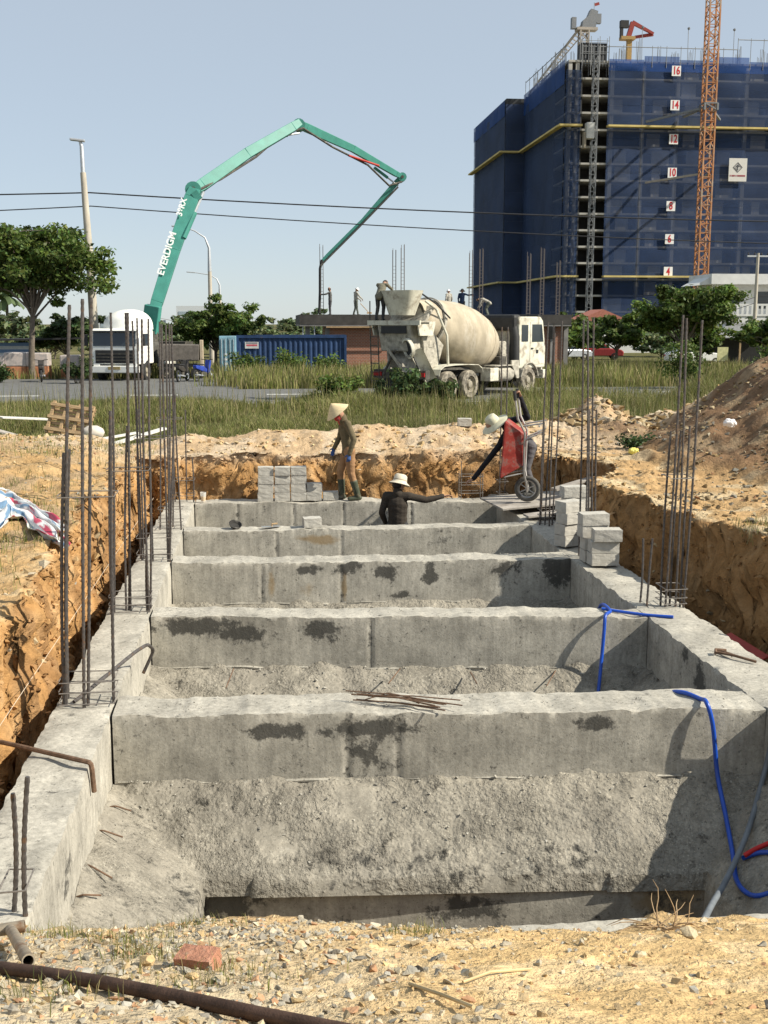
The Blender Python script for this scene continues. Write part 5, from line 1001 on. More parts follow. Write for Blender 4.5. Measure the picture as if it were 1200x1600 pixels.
def bseg(nm, p0, p1, w, h0, h1, m=m_teal, bow=0.):
    p0, p1 = Vector(p0), Vector(p1); b = B(); mid = p0.lerp(p1, .5); t = (p1-p0).normalized(); s = Vector((0, 1, 0)); u = t.cross(s).normalized()
    if u.z < 0: u = -u
    pts = [(p0, h0*.8), (p0.lerp(p1, .08), h0), (p0.lerp(p1, .5)+u*bow, (h0+h1)/2), (p0.lerp(p1, .93), h1), (p1, h1*.75)]
    for (a, ha), (c, hc) in zip(pts[:-1], pts[1:]): b.beam(L_(a), L_(c), w, ha, up=PI_.to_3x3() @ u, h1=hc)
    bm = b.obj(nm, m, PT, bev=.02); return bm
J0, J1, J1b, J2, J2b, J3, J4 = at(240, 488, 59.3), at(295, 310, 61), at(307, 288, 61.4), at(462, 193, 65), at(475, 194, 65.4), at(627, 276, 69.7), at(503, 407, 70)
s1 = bseg('boom_section', J0, at(304, 296, 61.2), .42, .62, .74, bow=.04)
jl = L_(J0); b = B(); b.beam(jl+Vector((0, 0, .35)), (jl.x-.1, jl.y*.5, 2.3), .5, .8); b.obj('boom_foot', m_teal, PT, bev=.04); b = B(); b.lathe([(.6, 0), (.6, .6), (.42, .75), (.42, 1.3)], 18, Matrix.Translation((jl.x-.1, jl.y*.5, 1.1))); b.obj('slew_tower', m_frame, PT, smooth=40)
s2 = bseg('boom_section', at(302, 298, 61.2), at(468, 192, 65.1), .36, .62, .50, bow=.12); s3 = bseg('boom_section', at(464, 192, 65.2), at(629, 277, 69.7), .3, .48, .32, bow=.15); s4 = bseg('boom_section', at(630, 274, 69.7), at(502, 409, 70), .22, .34, .2, bow=-.12)
def ram(p0, p1, r=.09):
    p0, p1 = Vector(p0), Vector(p1); b = B(); b.tube([L_(p0), L_(p0.lerp(p1, .55))], r, 9); c = b.obj('ram_cylinder', m_teal, PT, smooth=40); b = B(); b.tube([L_(p0.lerp(p1, .5)), L_(p1)], r*.55, 8); b.obj('ram_rod', m_galv, c)
ram(at(287, 372, 60.3), at(318, 300, 61.2), .14); ram(at(425, 215, 64.3), at(468, 208, 65), .1); ram(at(585, 262, 68.8), at(622, 290, 69.7), .09)
for px, py, YY, r in ((302, 297, 61.3, .42), (467, 196, 65.2, .34), (628, 277, 69.7, .26)):
    c = at(px, py, YY); b = B(); b.lathe([(r, -.26), (r, .26)], 14, Matrix.Translation(L_(c)) @ PI_.to_3x3().to_4x4() @ RY); b.obj('knuckle', m_teal, PT, smooth=40)
    b = B(); b.lathe([(r*.35, -.3), (r*.35, .3)], 10, Matrix.Translation(L_(c)) @ PI_.to_3x3().to_4x4() @ RY); b.obj('knuckle_pin', m_frame, PT)
b = B(); b.beam(L_(at(303, 300, 61.0)), L_(at(312, 312, 61.0)), .3, .35); b.obj('link_plate', m_teal, PT)
b = B(); P = [at(262, 480, 59), at(270, 440, 59.4), at(318, 320, 60.8), at(312, 296, 61.1), at(345, 280, 62), at(400, 245, 63.2), at(440, 210, 64.5), at(475, 200, 65)]; b.tube([L_(p) for p in P[3:]], .065, 8); b.obj('delivery_pipe', m_frame, PT, smooth=50)
b = B(); b.tube([L_(p) for p in (at(473, 200, 65.0), at(520, 230, 66.5), at(575, 258, 68), at(608, 290, 69.2), at(628, 284, 69.5))], .06, 8); b.obj('delivery_pipe', m_frame, PT, smooth=50)
b = B(); b.tube([L_(p) for p in (at(545, 243, 67.0), at(592, 259, 68.4))], .065, 8); b.obj('red_pipe_sleeve', mat('red_sleeve', (.4, .04, .03), .5), PT, smooth=50)
b = B(); b.tube([L_(p) for p in (at(622, 292, 69.5), at(560, 356, 69.6), at(507, 409, 69.8), at(501, 415, 69.8))], .055, 8); b.obj('delivery_pipe', m_frame, PT, smooth=50)
b = B(); b.tube([L_(p) for p in (at(503, 406, 69.9), at(500, 420, 69.9), at(500, 455, 69.95), at(499, 489, 70))], .085, 10); b.obj('end_hose', m_plastic, PT, smooth=50)
for (px, py, YY, px2, py2) in ((300, 415, 60.2, 0, 0), (392, 252, 63, 0, 0), (535, 388, 69.8, 0, 0)): pass
# lettering on the first section
u1 = (at(292, 318, 60.9)-at(246, 470, 59.6)).normalized(); nrm = Vector((0, -1, 0)); nrm = (nrm-u1*nrm.dot(u1)).normalized(); vv = nrm.cross(u1)
def boom_text(s, px, py, YY, size, m):
    c = at(px, py, YY)+nrm*.235; Mw = Matrix((u1.to_4d(), vv.to_4d(), nrm.to_4d(), (0, 0, 0, 1))).transposed(); Mw = Matrix(((u1.x, vv.x, nrm.x, c.x), (u1.y, vv.y, nrm.y, c.y), (u1.z, vv.z, nrm.z, c.z), (0, 0, 0, 1))); letters(s, size, m, s1, PI_ @ Mw, .008, .012)
m_lett = mat('white_lettering', (.75, .78, .76), .6, var=.02); boom_text('EVERDIGM', 261, 398, 60.07, .50, m_lett); boom_text('38RX', 284, 326, 60.75, .42, m_lett)
# ============================================================ tipper skip, motorbikes, brick pallets, shed on the left
t = thing('tipper_skip', 'dark grey tipping skip with pale end frame beside the pump truck', 'skip', at(286, 592, 57.5)); t.location.z = gz(t.location.x, 57.5)
b = B(); b.prism([(-1.05, .95), (.85, .95), (.9, 1.75), (-1.0, 1.78), (-1.2, 1.4)], -.6, .6); b.obj('tub', mat('worn_dark_steel', (.13, .115, .10), .8, var=.25), t, bev=.05)
for x in (-.75, .75):
    for y in (-.5, .5): wheel(t, x, y, .33, .2, -1 if y < 0 else 1, m_tyred)
B().box((0, 0, .72), (1.9, .8, .14)).obj('chassis', m_frame, t); B().box((.98, -.3, 1.2), (.16, .6, 1.55)).obj('end_frame', mat('beige_steel', (.42, .34, .24), .8), t, bev=.02)
def motorbike(label, loc, rz, m):
    t = thing('motorbike', label, 'motorbike', loc, rz, group='motorbikes by the road')
    for x in (-.6, .62):
        e = D.objects.new('wheel', None); COL.objects.link(e); e.parent = t; e.location = (x, 0, .29)
        b = B(); b.lathe([(.23, -.04), (.29, -.035), (.30, 0), (.29, .035), (.23, .04), (.23, -.04)], 20, RY, caps=False); b.obj('tyre', m_tyred, e, smooth=40); b = B(); b.lathe([(.225, -.02), (.225, .02)], 20, RY, caps=False); b.lathe([(.06, -.05), (.06, .05)], 10, RY); b.obj('rim', m_galv, e)
    b = B(); b.prism([(-.75, .62), (-.25, .48), (.15, .40), (.2, .55), (-.1, .72), (-.75, .78)], -.11, .11); b.obj('body', m, t, bev=.04); b = B(); b.prism([(-.7, .78), (.0, .74), (.02, .80), (-.7, .86)], -.12, .12); b.obj('seat', m_plastic, t, bev=.03)
    b = B(); b.prism([(.22, .35), (.42, .45), (.5, .95), (.38, 1.0), (.3, .7)], -.14, .14); b.obj('leg_shield', m, t, bev=.03); b = B(); b.tube([(.62, 0, .29), (.45, 0, .95)], .03, 7); b.obj('fork', m_galv, t)
    b = B(); b.tube([(.32, -.32, 1.02), (.42, 0, .98), (.32, .32, 1.02)], .018, 6); b.obj('handlebar', m_plastic, t); b = B(); b.ico((.5, 0, .88), .09, 2); b.obj('headlight', m_lamp, t, smooth=60)
    b = B(); b.box((-.05, 0, .33), (.45, .2, .22)); b.obj('engine', m_frame, t, bev=.03); b = B(); b.tube([(-.1, -.14, .25), (-.8, -.15, .33)], .035, 7); b.obj('exhaust', m_galv, t); return t
motorbike('dark motorbike parked beside the tipping skip', Vector((-3.95, 54.2, .072)), rad(75), mat('dark_bike_paint', (.05, .045, .04), .4)); motorbike('blue motorbike parked right of the dark one', Vector((-3.0, 54.6, .072)), rad(60), mat('blue_bike_paint', (.03, .06, .32), .35))
motorbike('black motorbike leaning by the brick pallets', Vector((-10.6, 54.8, .072)), rad(100), MATS['dark_bike_paint'])
m_wrap = mat('plastic_wrap', (.45, .40, .37), .35, var=.3, vs=3, dirt=((.55, .42, .36), 3, .5)); m_ob = mat('orange_bricks', (.42, .18, .09), .9, var=.3, vs=6)
for i, (px, w, h, lab) in enumerate([(-8, 1.3, 1.15, 'leftmost wrapped pallet of orange bricks behind the left tree'), (28, 1.1, 1.25, 'second wrapped brick pallet from the left'), (62, 1.1, 1.2, 'third wrapped brick pallet from the left by the motorbike'), (112, .95, 1.1, 'separate wrapped brick pallet left of the concrete pole')]):
    p = at(px, 590, 58.5); t = thing('brick_pallet', lab, 'pallet', (p.x, 58.5, gz(p.x, 58.5)), group='wrapped brick pallets')
    B().box((0, 0, .07), (w, 1, .14)).obj('pallet', m_wood, t); B().box((0, 0, .14+h*.22), (w*.96, .95, h*.44)).obj('bricks', m_ob, t, bev=.02); b = B(); b.box((0, 0, .14+h*.72), (w*.99, .98, h*.56)); o = b.obj('wrap', m_wrap, t, bev=.06)
t = thing('tin_shed', 'low tin shed with blue and white striped side at the far left', 'shed', (at(0, 560, 66).x, 66, -.4))
m_str = mat('striped_tin_white', (.55, .57, .58), .5, var=.1); m_strb = mat('striped_tin_blue', (.15, .24, .4), .5, var=.1)
for k in range(9): B().box((0.1, 0, .5+k*.19), (3.1, .04, .19)).obj('tin_sheet', m_str if k % 2 else m_strb, t)
B().box((1.6, .6, 2.3), (6.4, 2.4, .1), (0, -.02, 0)).obj('roof', m_plastic, t)
for x in (1.75, 4.6): B().box((x, 0, 1.1), (.14, .14, 2.4)).obj('post', m_plastic, t)
# ============================================================ buildings far right
m_wall = mat('pale_render', (.62, .62, .60), .85, var=.08, vs=1); m_roof = mat('sheet_roof', (.38, .38, .37), .6, var=.15)
t = thing('white_building', 'white two-storey building with balustrade at the right edge', 'building', (at(1150, 530, 140).x, 140, -.5))
B().b2(-2.2, 22, 0, 10, 0, 4.2).obj('lower_wall', m_wall, t); B().b2(-1.5, 22, -.1, 0, 4.2, 4.45).obj('ledge', m_wall, t); B().b2(-1.5, 22, -.1, .05, 5.5, 5.75).obj('parapet_rail', m_wall, t); B().b2(-1.5, 22, 5, 10, 4.2, 8.3).obj('upper_wall', m_wall, t); B().b2(-2.6, 22, 2.5, 10.5, 8.3, 9.6).obj('roof_band', m_wall, t); b = B(); b.prism([(-4.6, 8.1), (-2.6, 8.3), (-2.6, 9.2)], 3, 8); b.obj('canopy', m_wall, t)
for k in range(36): B().box((-1.3+k*.65, -.03, 4.97), (.3, .12, 1.08)).obj('baluster', m_wall, t)
for k in range(4): B().box((1.4+k*4, 4.97, 6.3), (1.8, .08, 2.2)).obj('window', m_glass, t)
t = thing('open_shed', 'dark open shed with grey sheet roof at the right edge of the field', 'shed', (at(1150, 570, 84).x, 84, -.4), rad(-6))
b = B(); b.prism([(-2.9, 2.05), (2.6, 2.2), (2.6, 2.28), (-2.9, 2.13)], -1.6, 2.2); b.obj('roof', m_roof, t); b = B(); b.prism([(-1.6, 2.3), (2.4, 2.35), (1.8, 3.3), (-.4, 3.2)], 1.0, 2.2); b.obj('upper_roof', m_roof, t); B().box((0, 2.0, 1.05), (5, .1, 2.1)).obj('back_wall', m_plastic, t)
for x in (-2.5, -.2, 2.3): B().box((x, -1.4, 1.05), (.12, .12, 2.1)).obj('post', m_wood, t)
def car(label, loc, rz, m):
    t = thing('parked_car', label, 'car', loc, rz); b = B(); b.prism([(-2.1, .35), (2.05, .35), (2.1, .7), (1.9, .9), (.95, 1.0), (-1.9, 1.02), (-2.12, .85)], -.85, .85); b.obj('body', m, t, bev=.07); b = B(); b.prism([(-1.7, 1.0), (.95, .98), (.3, 1.48), (-1.35, 1.5)], -.74, .74); c = b.obj('cabin', m, t, bev=.05)
    for sd in (-1, 1): b = B(); b.prism([(-1.5, 1.04), (.7, 1.02), (.22, 1.42), (-1.28, 1.43)], sd*.745-.01, sd*.745+.01); b.obj('side_window', m_glass, c)
    b = B(); b.beam((.93, 0, 1.03), (.36, 0, 1.45), 1.3, .02); b.obj('windscreen', m_glass, c)
    for x in (-1.3, 1.3):
        for sd in (-1, 1): wheel(t, x, sd*.76, .32, .2, sd, m_tyred)
    for sd in (-1, 1): B().box((2.06, sd*.6, .72), (.06, .35, .14)).obj('headlight', m_lamp, t); B().box((-2.1, sd*.62, .78), (.05, .3, .14)).obj('tail_light', m_red, t)
    return t
p = at(1085, 569, 82); car('white car parked far right beside the dark shed', (p.x, 82, -.35), 0., m_white)
p = at(885, 572, 95); car('pale grey car far behind the brick house corner', (p.x, 95, -.4), .3, mat('silver_paint', (.45, .47, .5), .35, .3)); p = at(935, 574, 98); car('dark red car far behind the slim trees', (p.x, 98, -.4), -.2, mat('dark_red_paint', (.3, .04, .04), .4))
t = thing('notice_board', 'small yellowish board standing in the grass near the white car', 'board', (at(1128, 575, 74).x, 74, -.4)); B().box((0, 0, 1.15), (.75, .05, .9)).obj('panel', mat('yellowed_panel', (.5, .48, .25), .7), t)
for x in (-.3, .3): B().box((x, .05, .5), (.06, .05, 1.2)).obj('leg', m_wood, t)
t = thing('low_house', 'small pink walled house with red roof at the foot of the tower', 'house', (at(940, 535, 170).x, 170, -.5)); B().b2(-4, 4, 0, 6, 0, 3.6).obj('wall', mat('pink_render', (.5, .36, .33), .9), t); b = B(); b.prism([(-4.4, 3.6), (4.4, 3.6), (0, 5.4)], -.4, 6.4); b.obj('roof', mat('red_tiles', (.36, .14, .10), .85), t)
t = thing('white_fence_wall', 'long low white boundary wall far behind the young trees', 'wall', (at(1040, 560, 120).x, 120, -.5)); B().b2(-22, 9, 0, .3, 0, 2.6).obj('wall_panel', m_wall, t); B().b2(-22.2, 9.2, -.06, .36, 2.6, 2.75).obj('coping', m_wall, t)
for i, (px, py, w, h, lab) in enumerate([(315, 478, 7, 5, 'pale hazy office block far behind the pump truck'), (205, 500, 9, 2.6, 'low pale hall far behind the left trees')]):
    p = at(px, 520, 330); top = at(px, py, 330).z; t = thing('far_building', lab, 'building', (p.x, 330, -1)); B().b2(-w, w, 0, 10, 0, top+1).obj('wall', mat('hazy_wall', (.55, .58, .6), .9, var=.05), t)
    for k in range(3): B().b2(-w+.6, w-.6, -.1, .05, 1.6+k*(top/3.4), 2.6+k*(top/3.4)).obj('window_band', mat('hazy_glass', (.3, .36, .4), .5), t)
# ============================================================ high rise under blue netting
HX, HY = 57.0, 216.0; FP = 3.09; Z1 = 2.3
TW = thing('high_rise', 'sixteen-storey high-rise under construction wrapped in blue safety netting', 'building', (HX, HY, -.4))
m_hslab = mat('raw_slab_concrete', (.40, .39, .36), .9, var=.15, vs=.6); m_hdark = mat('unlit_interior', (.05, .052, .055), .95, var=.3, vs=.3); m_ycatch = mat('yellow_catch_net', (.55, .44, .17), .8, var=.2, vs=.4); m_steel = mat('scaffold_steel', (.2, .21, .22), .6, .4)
def netmat(name, col, tr):
    m = mat(name, col, .75, var=.22, vs=.16, trans=tr, spec=.15, dirt=(tuple(c*1.35 for c in col), .35, .58)); return m
m_net = netmat('blue_net', (.030, .052, .115), .28); m_net2 = netmat('blue_net_faded', (.042, .066, .135), .32); m_net3 = netmat('blue_net_bright', (.022, .065, .22), .25)
TL = 56
for n in range(0, 17):
    z = Z1+FP*n; B().b2(.4, TL, .35, 33.6, z-.18, z+.18).obj('floor_slab', m_hslab, TW)
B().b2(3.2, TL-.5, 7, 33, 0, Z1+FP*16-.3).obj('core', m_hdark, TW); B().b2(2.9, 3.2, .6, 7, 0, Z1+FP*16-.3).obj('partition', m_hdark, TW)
for x in [.8, 2.2, 9.0]+[8.3+6.8*k for k in range(1, 8)]:
    B().b2(x-.35, x+.35, .5, 1.2, 0, Z1+FP*16-.2).obj('column', m_hslab, TW)
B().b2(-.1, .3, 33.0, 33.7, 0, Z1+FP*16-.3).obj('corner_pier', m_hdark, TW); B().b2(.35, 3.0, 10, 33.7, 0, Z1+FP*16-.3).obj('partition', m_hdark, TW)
for k in range(16):      # infill walls seen through the net
    for j in range(7):
        if rng.random() < .6: x0 = 8.8+6.8*j+rng.uniform(0, 2); w = rng.uniform(1.6, 3.6); z = Z1+FP*k; B().b2(x0, x0+w, 1.25, 1.45, z+.2, z+2.7).obj('infill_wall', m_hslab, TW)
def net(x0, x1, z0, z1, y, m, axis='x'):
    nx_, nz_ = 9, 9; V = np.zeros((nx_, nz_, 3)); bl = rng.uniform(-.1, .22)
    for i in range(nx_):
        for j in range(nz_):
            u, v = i/(nx_-1), j/(nz_-1); bul = math.sin(u*math.pi)*math.sin(v*math.pi)*bl+rng.uniform(-.02, .02); a = lerp(x0, x1, u); V[i, j] = (a, y-bul, lerp(z0, z1, v)) if axis == 'x' else (y-bul, a, lerp(z0, z1, v))
    id_ = np.arange(nx_*nz_).reshape(nx_, nz_); F = np.stack([id_[:-1, :-1], id_[1:, :-1], id_[1:, 1:], id_[:-1, 1:]], -1).reshape(-1, 4); npmesh('net_panel', V.reshape(-1, 3), F, m, TW, smooth=True)
zr = [0+i*FP*2 for i in range(9)]+[Z1+FP*16+1.4]
for i in range(8):
    z0, z1 = .6+i*FP*2, .6+(i+1)*FP*2
    for j in range(7): net(8.0+6.85*j, 8.0+6.85*(j+1)-.04, z0, z1-.03, -.1-.12*(j % 2), rng.choice([m_net, m_net, m_net2]))
    net(-.2, 2.75, z0, z1-.03, -.15, m_net)
    for j in range(5): net(6.8*j+.02, 6.8*(j+1), z0, z1-.03, -.3, rng.choice([m_net, m_net]), 'y')
    net(-4.4, -.3, z0, z1-.03, 33.9, m_net2)
    for j in range(5): net(34+7.4*j, 34+7.4*(j+1), z0, z1-.03, -4.5, m_net, 'y')
zt = .6+8*FP*2
for j in range(7): net(8.0+6.85*j, 8.0+6.85*(j+1)-.04, zt, zt+rng.uniform(1.5, 3.0), -.12, m_net3)
for j in range(5): net(6.8*j+.02, 6.8*(j+1), zt-2.5, zt+1.9, -.42, m_net3, 'y')
for j in range(5): net(34+7.4*j, 34+7.4*(j+1), zt-2.5, zt+.8, -4.6, m_net3, 'y')
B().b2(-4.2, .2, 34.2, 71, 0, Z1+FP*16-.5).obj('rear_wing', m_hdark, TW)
for zc in (39.5+.4, 11.7+.4):
    B().b2(7.8, TL, -1.8, -.35, zc-.18, zc+.16).obj('catch_platform', m_ycatch, TW); B().b2(-1.6, 2.8, -1.8, -.35, zc-.18, zc+.16).obj('catch_platform', m_ycatch, TW); B().b2(-1.7, -.6, -.3, 33.6, zc-.18, zc+.16).obj('catch_platform', m_ycatch, TW); B().b2(-5.9, -1.2, 32.3, 33.6, zc-.18, zc+.16).obj('catch_platform', m_ycatch, TW); B().b2(-5.9, -4.8, 33.6, 71, zc-.18, zc+.16).obj('catch_platform', m_ycatch, TW)
def lattice(b, x, y, z0, z1, w, step, r, legs=True):
    c = [(-w/2, -w/2), (w/2, -w/2), (w/2, w/2), (-w/2, w/2)]
    if legs:
        for a, d in c: b.box((x+a, y+d, (z0+z1)/2), (r*1.6, r*1.6, z1-z0))
    n = int((z1-z0)/step)
    for i in range(n):
        za, zb = z0+i*step, z0+(i+1)*step
        for k in range(4):
            (a, d), (e, g) = c[k], c[(k+1) % 4]; b.beam((x+a, y+d, zb), (x+e, y+g, zb), r, r); b.beam((x+a, y+d, za if i % 2 else zb), (x+e, y+g, zb if i % 2 else za), r, r)
b = B(); lattice(b, 5.2, -1.1, 0, 54, .95, 1.55, .09); o = b.obj('hoist_mast', m_steel, TW); b = B(); b.box((4.3, -1.3, 38.5+.4), (1.5, 1.5, 2.9)); b.obj('hoist_cage', mat('cage_grey', (.5, .5, .48), .6), TW, bev=.05); b = B(); b.box((3.4, -1.0, 37.2), (.5, 1.2, 3.0)); b.obj('hoist_motor', mat('motor_tan', (.3, .26, .2), .8), TW, bev=.1)
# edge rails, rebar and props on the roof
ztop = Z1+FP*16
for (x0, x1, y0, y1) in ((8, 33, -.1, -.1), (33, TL, -.1, -.1), (-.3, -.3, 0, 33), (3, 8, .2, .2)):
    b = B(); zz = ztop+(2.6 if x0 < 30 else 4.4); b.tube([(x0, y0, zz), (x1, y1, zz)], .08, 5); b.obj('edge_rail', m_steel, TW)
    n = 9
    for k in range(n+1): b = B(); p = Vector((lerp(x0, x1, k/n), lerp(y0, y1, k/n), 0)); b.tube([p+Vector((0, 0, ztop-1)), p+Vector((0, 0, zz+.3))], .06, 5); b.obj('rail_post', m_steel, TW)
for k in range(46):
    x = rng.uniform(0, TL) if k < 30 else rng.uniform(0, 3); y = rng.uniform(1, 10) if k < 30 else rng.uniform(2, 33); b = B(); h = rng.uniform(2.2, 5.0)
    for dx, dy in ((-.3, -.3), (.3, -.3), (.3, .3), (-.3, .3)): b.tube([(x+dx, y+dy, ztop-.2), (x+dx*.8+rng.uniform(-.1, .1), y+dy, ztop+h*rng.uniform(.8, 1))], .05, 4)
    o = b.obj('starter_bars', m_steel, TW); o['kind'] = 'stuff'
for k in range(5): b = B(); x = 15+k*9; b.tube([(x, 2, ztop), (x+rng.uniform(-.2, .2), 2, ztop+6.5)], .06, 5); b.ico((x, 2, ztop+6.7), .3, 1); b.obj('lamp_mast', m_steel, TW)
B().b2(3, 8, 1.5, 4, ztop, ztop+3.5).obj('lift_head', m_hdark, TW)
b = B()
for x in (2.8, 4.5, 6.2, 8.0):
    for y in (0, 1.4): b.tube([(x, y, ztop-2.5), (x, y, ztop+4.4)], .06, 5)
for z in (ztop-.5, ztop+1.6, ztop+3.6):
    for y in (0, 1.4): b.tube([(2.8, y, z), (8, y, z)], .05, 5)
o = b.obj('corner_scaffold', m_steel, TW); o['kind'] = 'stuff'
# storey numbers and sign
m_sgn = mat('sign_white', (.78, .78, .76), .7, var=.03); m_num = mat('number_red', (.5, .02, .03), .6, var=.03)
for n in (4, 6, 8, 10, 12, 14, 16):
    zc = 18.83+.4+FP*(n-6); s = tag(B().box((20.9, -.75, zc), (1.75, .06, 1.85)).obj('storey_sign', m_sgn, TW)); letters(str(n), 2.0, m_num, s, Matrix.Translation((20.9, -.80, zc)) @ UPY @ Matrix.Diagonal((.72, 1, 1, 1)), .01, .05)
s = B().box((33.9, -.75, 31.9+.4), (3.6, .08, 4.3)).obj('company_sign', mat('sign_grey', (.62, .61, .57), .7, var=.05), TW); m_ink = mat('sign_dark', (.09, .09, .10), .7)
def diamond(r, w, m, nm):
    b = B(); P = [(0, r), (r, 0), (0, -r), (-r, 0)]; Q = [(0, r-w), (r-w, 0), (0, -r+w), (-r+w, 0)]
    for k in range(4): b.prism([P[k], P[(k+1) % 4], Q[(k+1) % 4], Q[k]], -.82, -.80)
    o = b.obj(nm, m, s); o.location = (33.85, 0, 32.75); return o
diamond(.98, .2, m_ink, 'emblem_outline'); diamond(.62, .08, MATS['scaffold_steel'], 'emblem_inner')
b = B(); b.prism([(-.14, -.62), (.08, -.40), (.08, .28), (-.14, .28)], -.84, -.81); b.prism([(-.42, .12), (-.1, .48), (.34, .22), (.3, .08), (-.1, .26), (-.34, .02)], -.84, -.81); o = b.obj('emblem_mark', m_ink, s); o.location = (33.85, 0, 32.75)
# row of small red letters, too blurred to read: short dark-red strokes of letter height
b = B(); x = -1.5
while x < 1.5:
    w = rng.uniform(.1, .2); b.box((33.85+x+w/2, -.805, 31.2), (w, .02, .3)); x += w+(.04 if rng.random() < .8 else .16)
o = b.obj('blurred_red_line', mat('sign_dark_red', (.33, .06, .08), .7), s); o['kind'] = 'stuff'
# ============================================================ cranes
m_or = mat('crane_orange', (.44, .20, .085), .6, var=.3, vs=.5, dirt=((.42, .33, .25), .6, .5)); m_cr = mat('crane_grey_tan', (.36, .32, .27), .7, var=.2, vs=.5); m_rd = mat('placer_red', (.26, .045, .035), .5)
TC = thing('tower_crane', 'orange lattice mast of the tower crane in front of the high-rise', 'crane', (80.9, 206, -.5))
w = 1.9
for a in (-1, 1):
    for d in (-1, 1): B().box((a*w/2, d*w/2, 40), (.26, .26, 80)).obj('mast_leg', m_or, TC)
b = B(); lattice(b, 0, 0, 0, 80, w, 1.65, .13, False); o = b.obj('mast_bracing', m_or, TC); o['kind'] = 'stuff'; B().box((0, 0, .4), (5, 5, .8)).obj('base_block', m_hslab, TC)
b = B(); b.beam((-1, 1, 42), (-1.2, 9.4, 42), .4, .4); b.beam((1, 1, 42), (6, 9.4, 41.6), .35, .35); b.beam((-1, 1, 42), (-8.5, 9.3, 41), .35, .35); b.obj('wall_tie', m_steel, TC); b = B(); b.beam((-1, 1, 30.4), (-8.2, 9.3, 29.8), .35, .35); b.beam((1, 1, 30.6), (3, 9.4, 30.6), .35, .35); b.obj('wall_tie', m_cr, TC)
b = B(); lattice(b, 0, 0, 41.4, 42.6, w+.5, 1.2, .2); b.obj('tie_collar', m_steel, TC)
LC = thing('luffing_crane', 'grey luffing crane perched on the top left corner of the high-rise', 'crane', (at(911, 90, 232).x, 232, at(911, 90, 232).z-2)); o0 = LC.location.copy()
zc = at(911, 48, 232).z-o0.z; b = B(); lattice(b, 0, 0, -2, zc, 1.7, 1.7, .16); o = b.obj('mast', m_cr, LC); b = B(); b.b2(-1.6, 2.6, -1, 1, zc, zc+.5); b.obj('deck', m_cr, LC); b = B(); b.prism([(-.6, zc+.5), (2.2, zc+.5), (2.6, zc+3.6), (1.2, zc+4.0), (.6, zc+2.6), (-.4, zc+1.8)], -.9, .9); b.obj('counterweight_frame', m_steel, LC); b = B(); b.b2(-2.6, -1.7, -.6, .6, zc+.3, zc+2.4); b.obj('operator_cabin', m_steel, LC); b = B(); b.b2(2.5, 3.4, -.5, .5, zc+1.4, zc+3.2); b.obj('counterweight', m_steel, LC)
j0, j1 = Vector((-.5, 0, zc+.4)), at(828, 146, 270)-o0; b = B(); d = (j1-j0).normalized(); s_ = Vector((0, 0, 1)).cross(d).normalized(); u_ = d.cross(s_); LJ = (j1-j0).length
for a, c in ((-.7, -.6), (.7, -.6), (0, .75)): b.tube([j0+s_*a+u_*c, j1+s_*a*.5+u_*c*.5], .12, 5)
b.obj('jib_chords', m_cr, LC); b = B(); n = 22
for k in range(n):
    p, q = j0.lerp(j1, k/n), j0.lerp(j1, (k+1)/n); f = 1-.5*k/n
    for (a, c), (e, g) in (((-.7, -.6), (0, .75)), ((0, .75), (.7, -.6)), ((.7, -.6), (-.7, -.6))): b.tube([p+s_*a*f+u_*c*f, q+s_*e*f+u_*g*f], .07, 4)
o = b.obj('jib_lacing', m_cr, LC); o['kind'] = 'stuff'; b = B(); b.tube([(2, 0, zc+3.6), (2, 0, zc+5.4)], .06, 5); f_ = b.obj('flag_pole', m_steel, LC); B().box((2.55, 0, zc+5.1), (1.0, .04, .55), (0, -.3, 0)).obj('flag', m_rd, f_)
PB = thing('placing_boom', 'red concrete placing boom on a yellow mast on the tower roof', 'crane', at(982, 95, 224)); z_ = at(982, 62, 224).z-PB.location.z; m_yl = mat('placer_yellow', (.34, .22, .08), .6)
B().box((0, 0, z_/2-1), (.9, .9, z_+2)).obj('mast', m_yl, PB); B().box((-.4, 0, z_+.2), (2.8, 1.6, .6)).obj('slew_ring', m_yl, PB); B().box((-1.1, 0, z_+2.8), (1.6, 1.0, 1.3)).obj('counterweight', m_plastic, PB); B().box((-1.6, 0, z_+1.4), (.5, .8, 2.2)).obj('weight_arm', m_plastic, PB)
b = B(); b.beam((-.2, 0, z_+.4), (.6, 0, z_+3.2), .7, .9); b.beam((.5, 0, z_+3.2), (4.8, 0, z_+1.2), .6, .7, h1=.4); b.obj('upper_arm', m_rd, PB); b = B(); b.beam((4.9, .5, z_+1.2), (1.2, .5, z_+.6), .5, .6, h1=.5); b.obj('lower_arm', m_rd, PB)
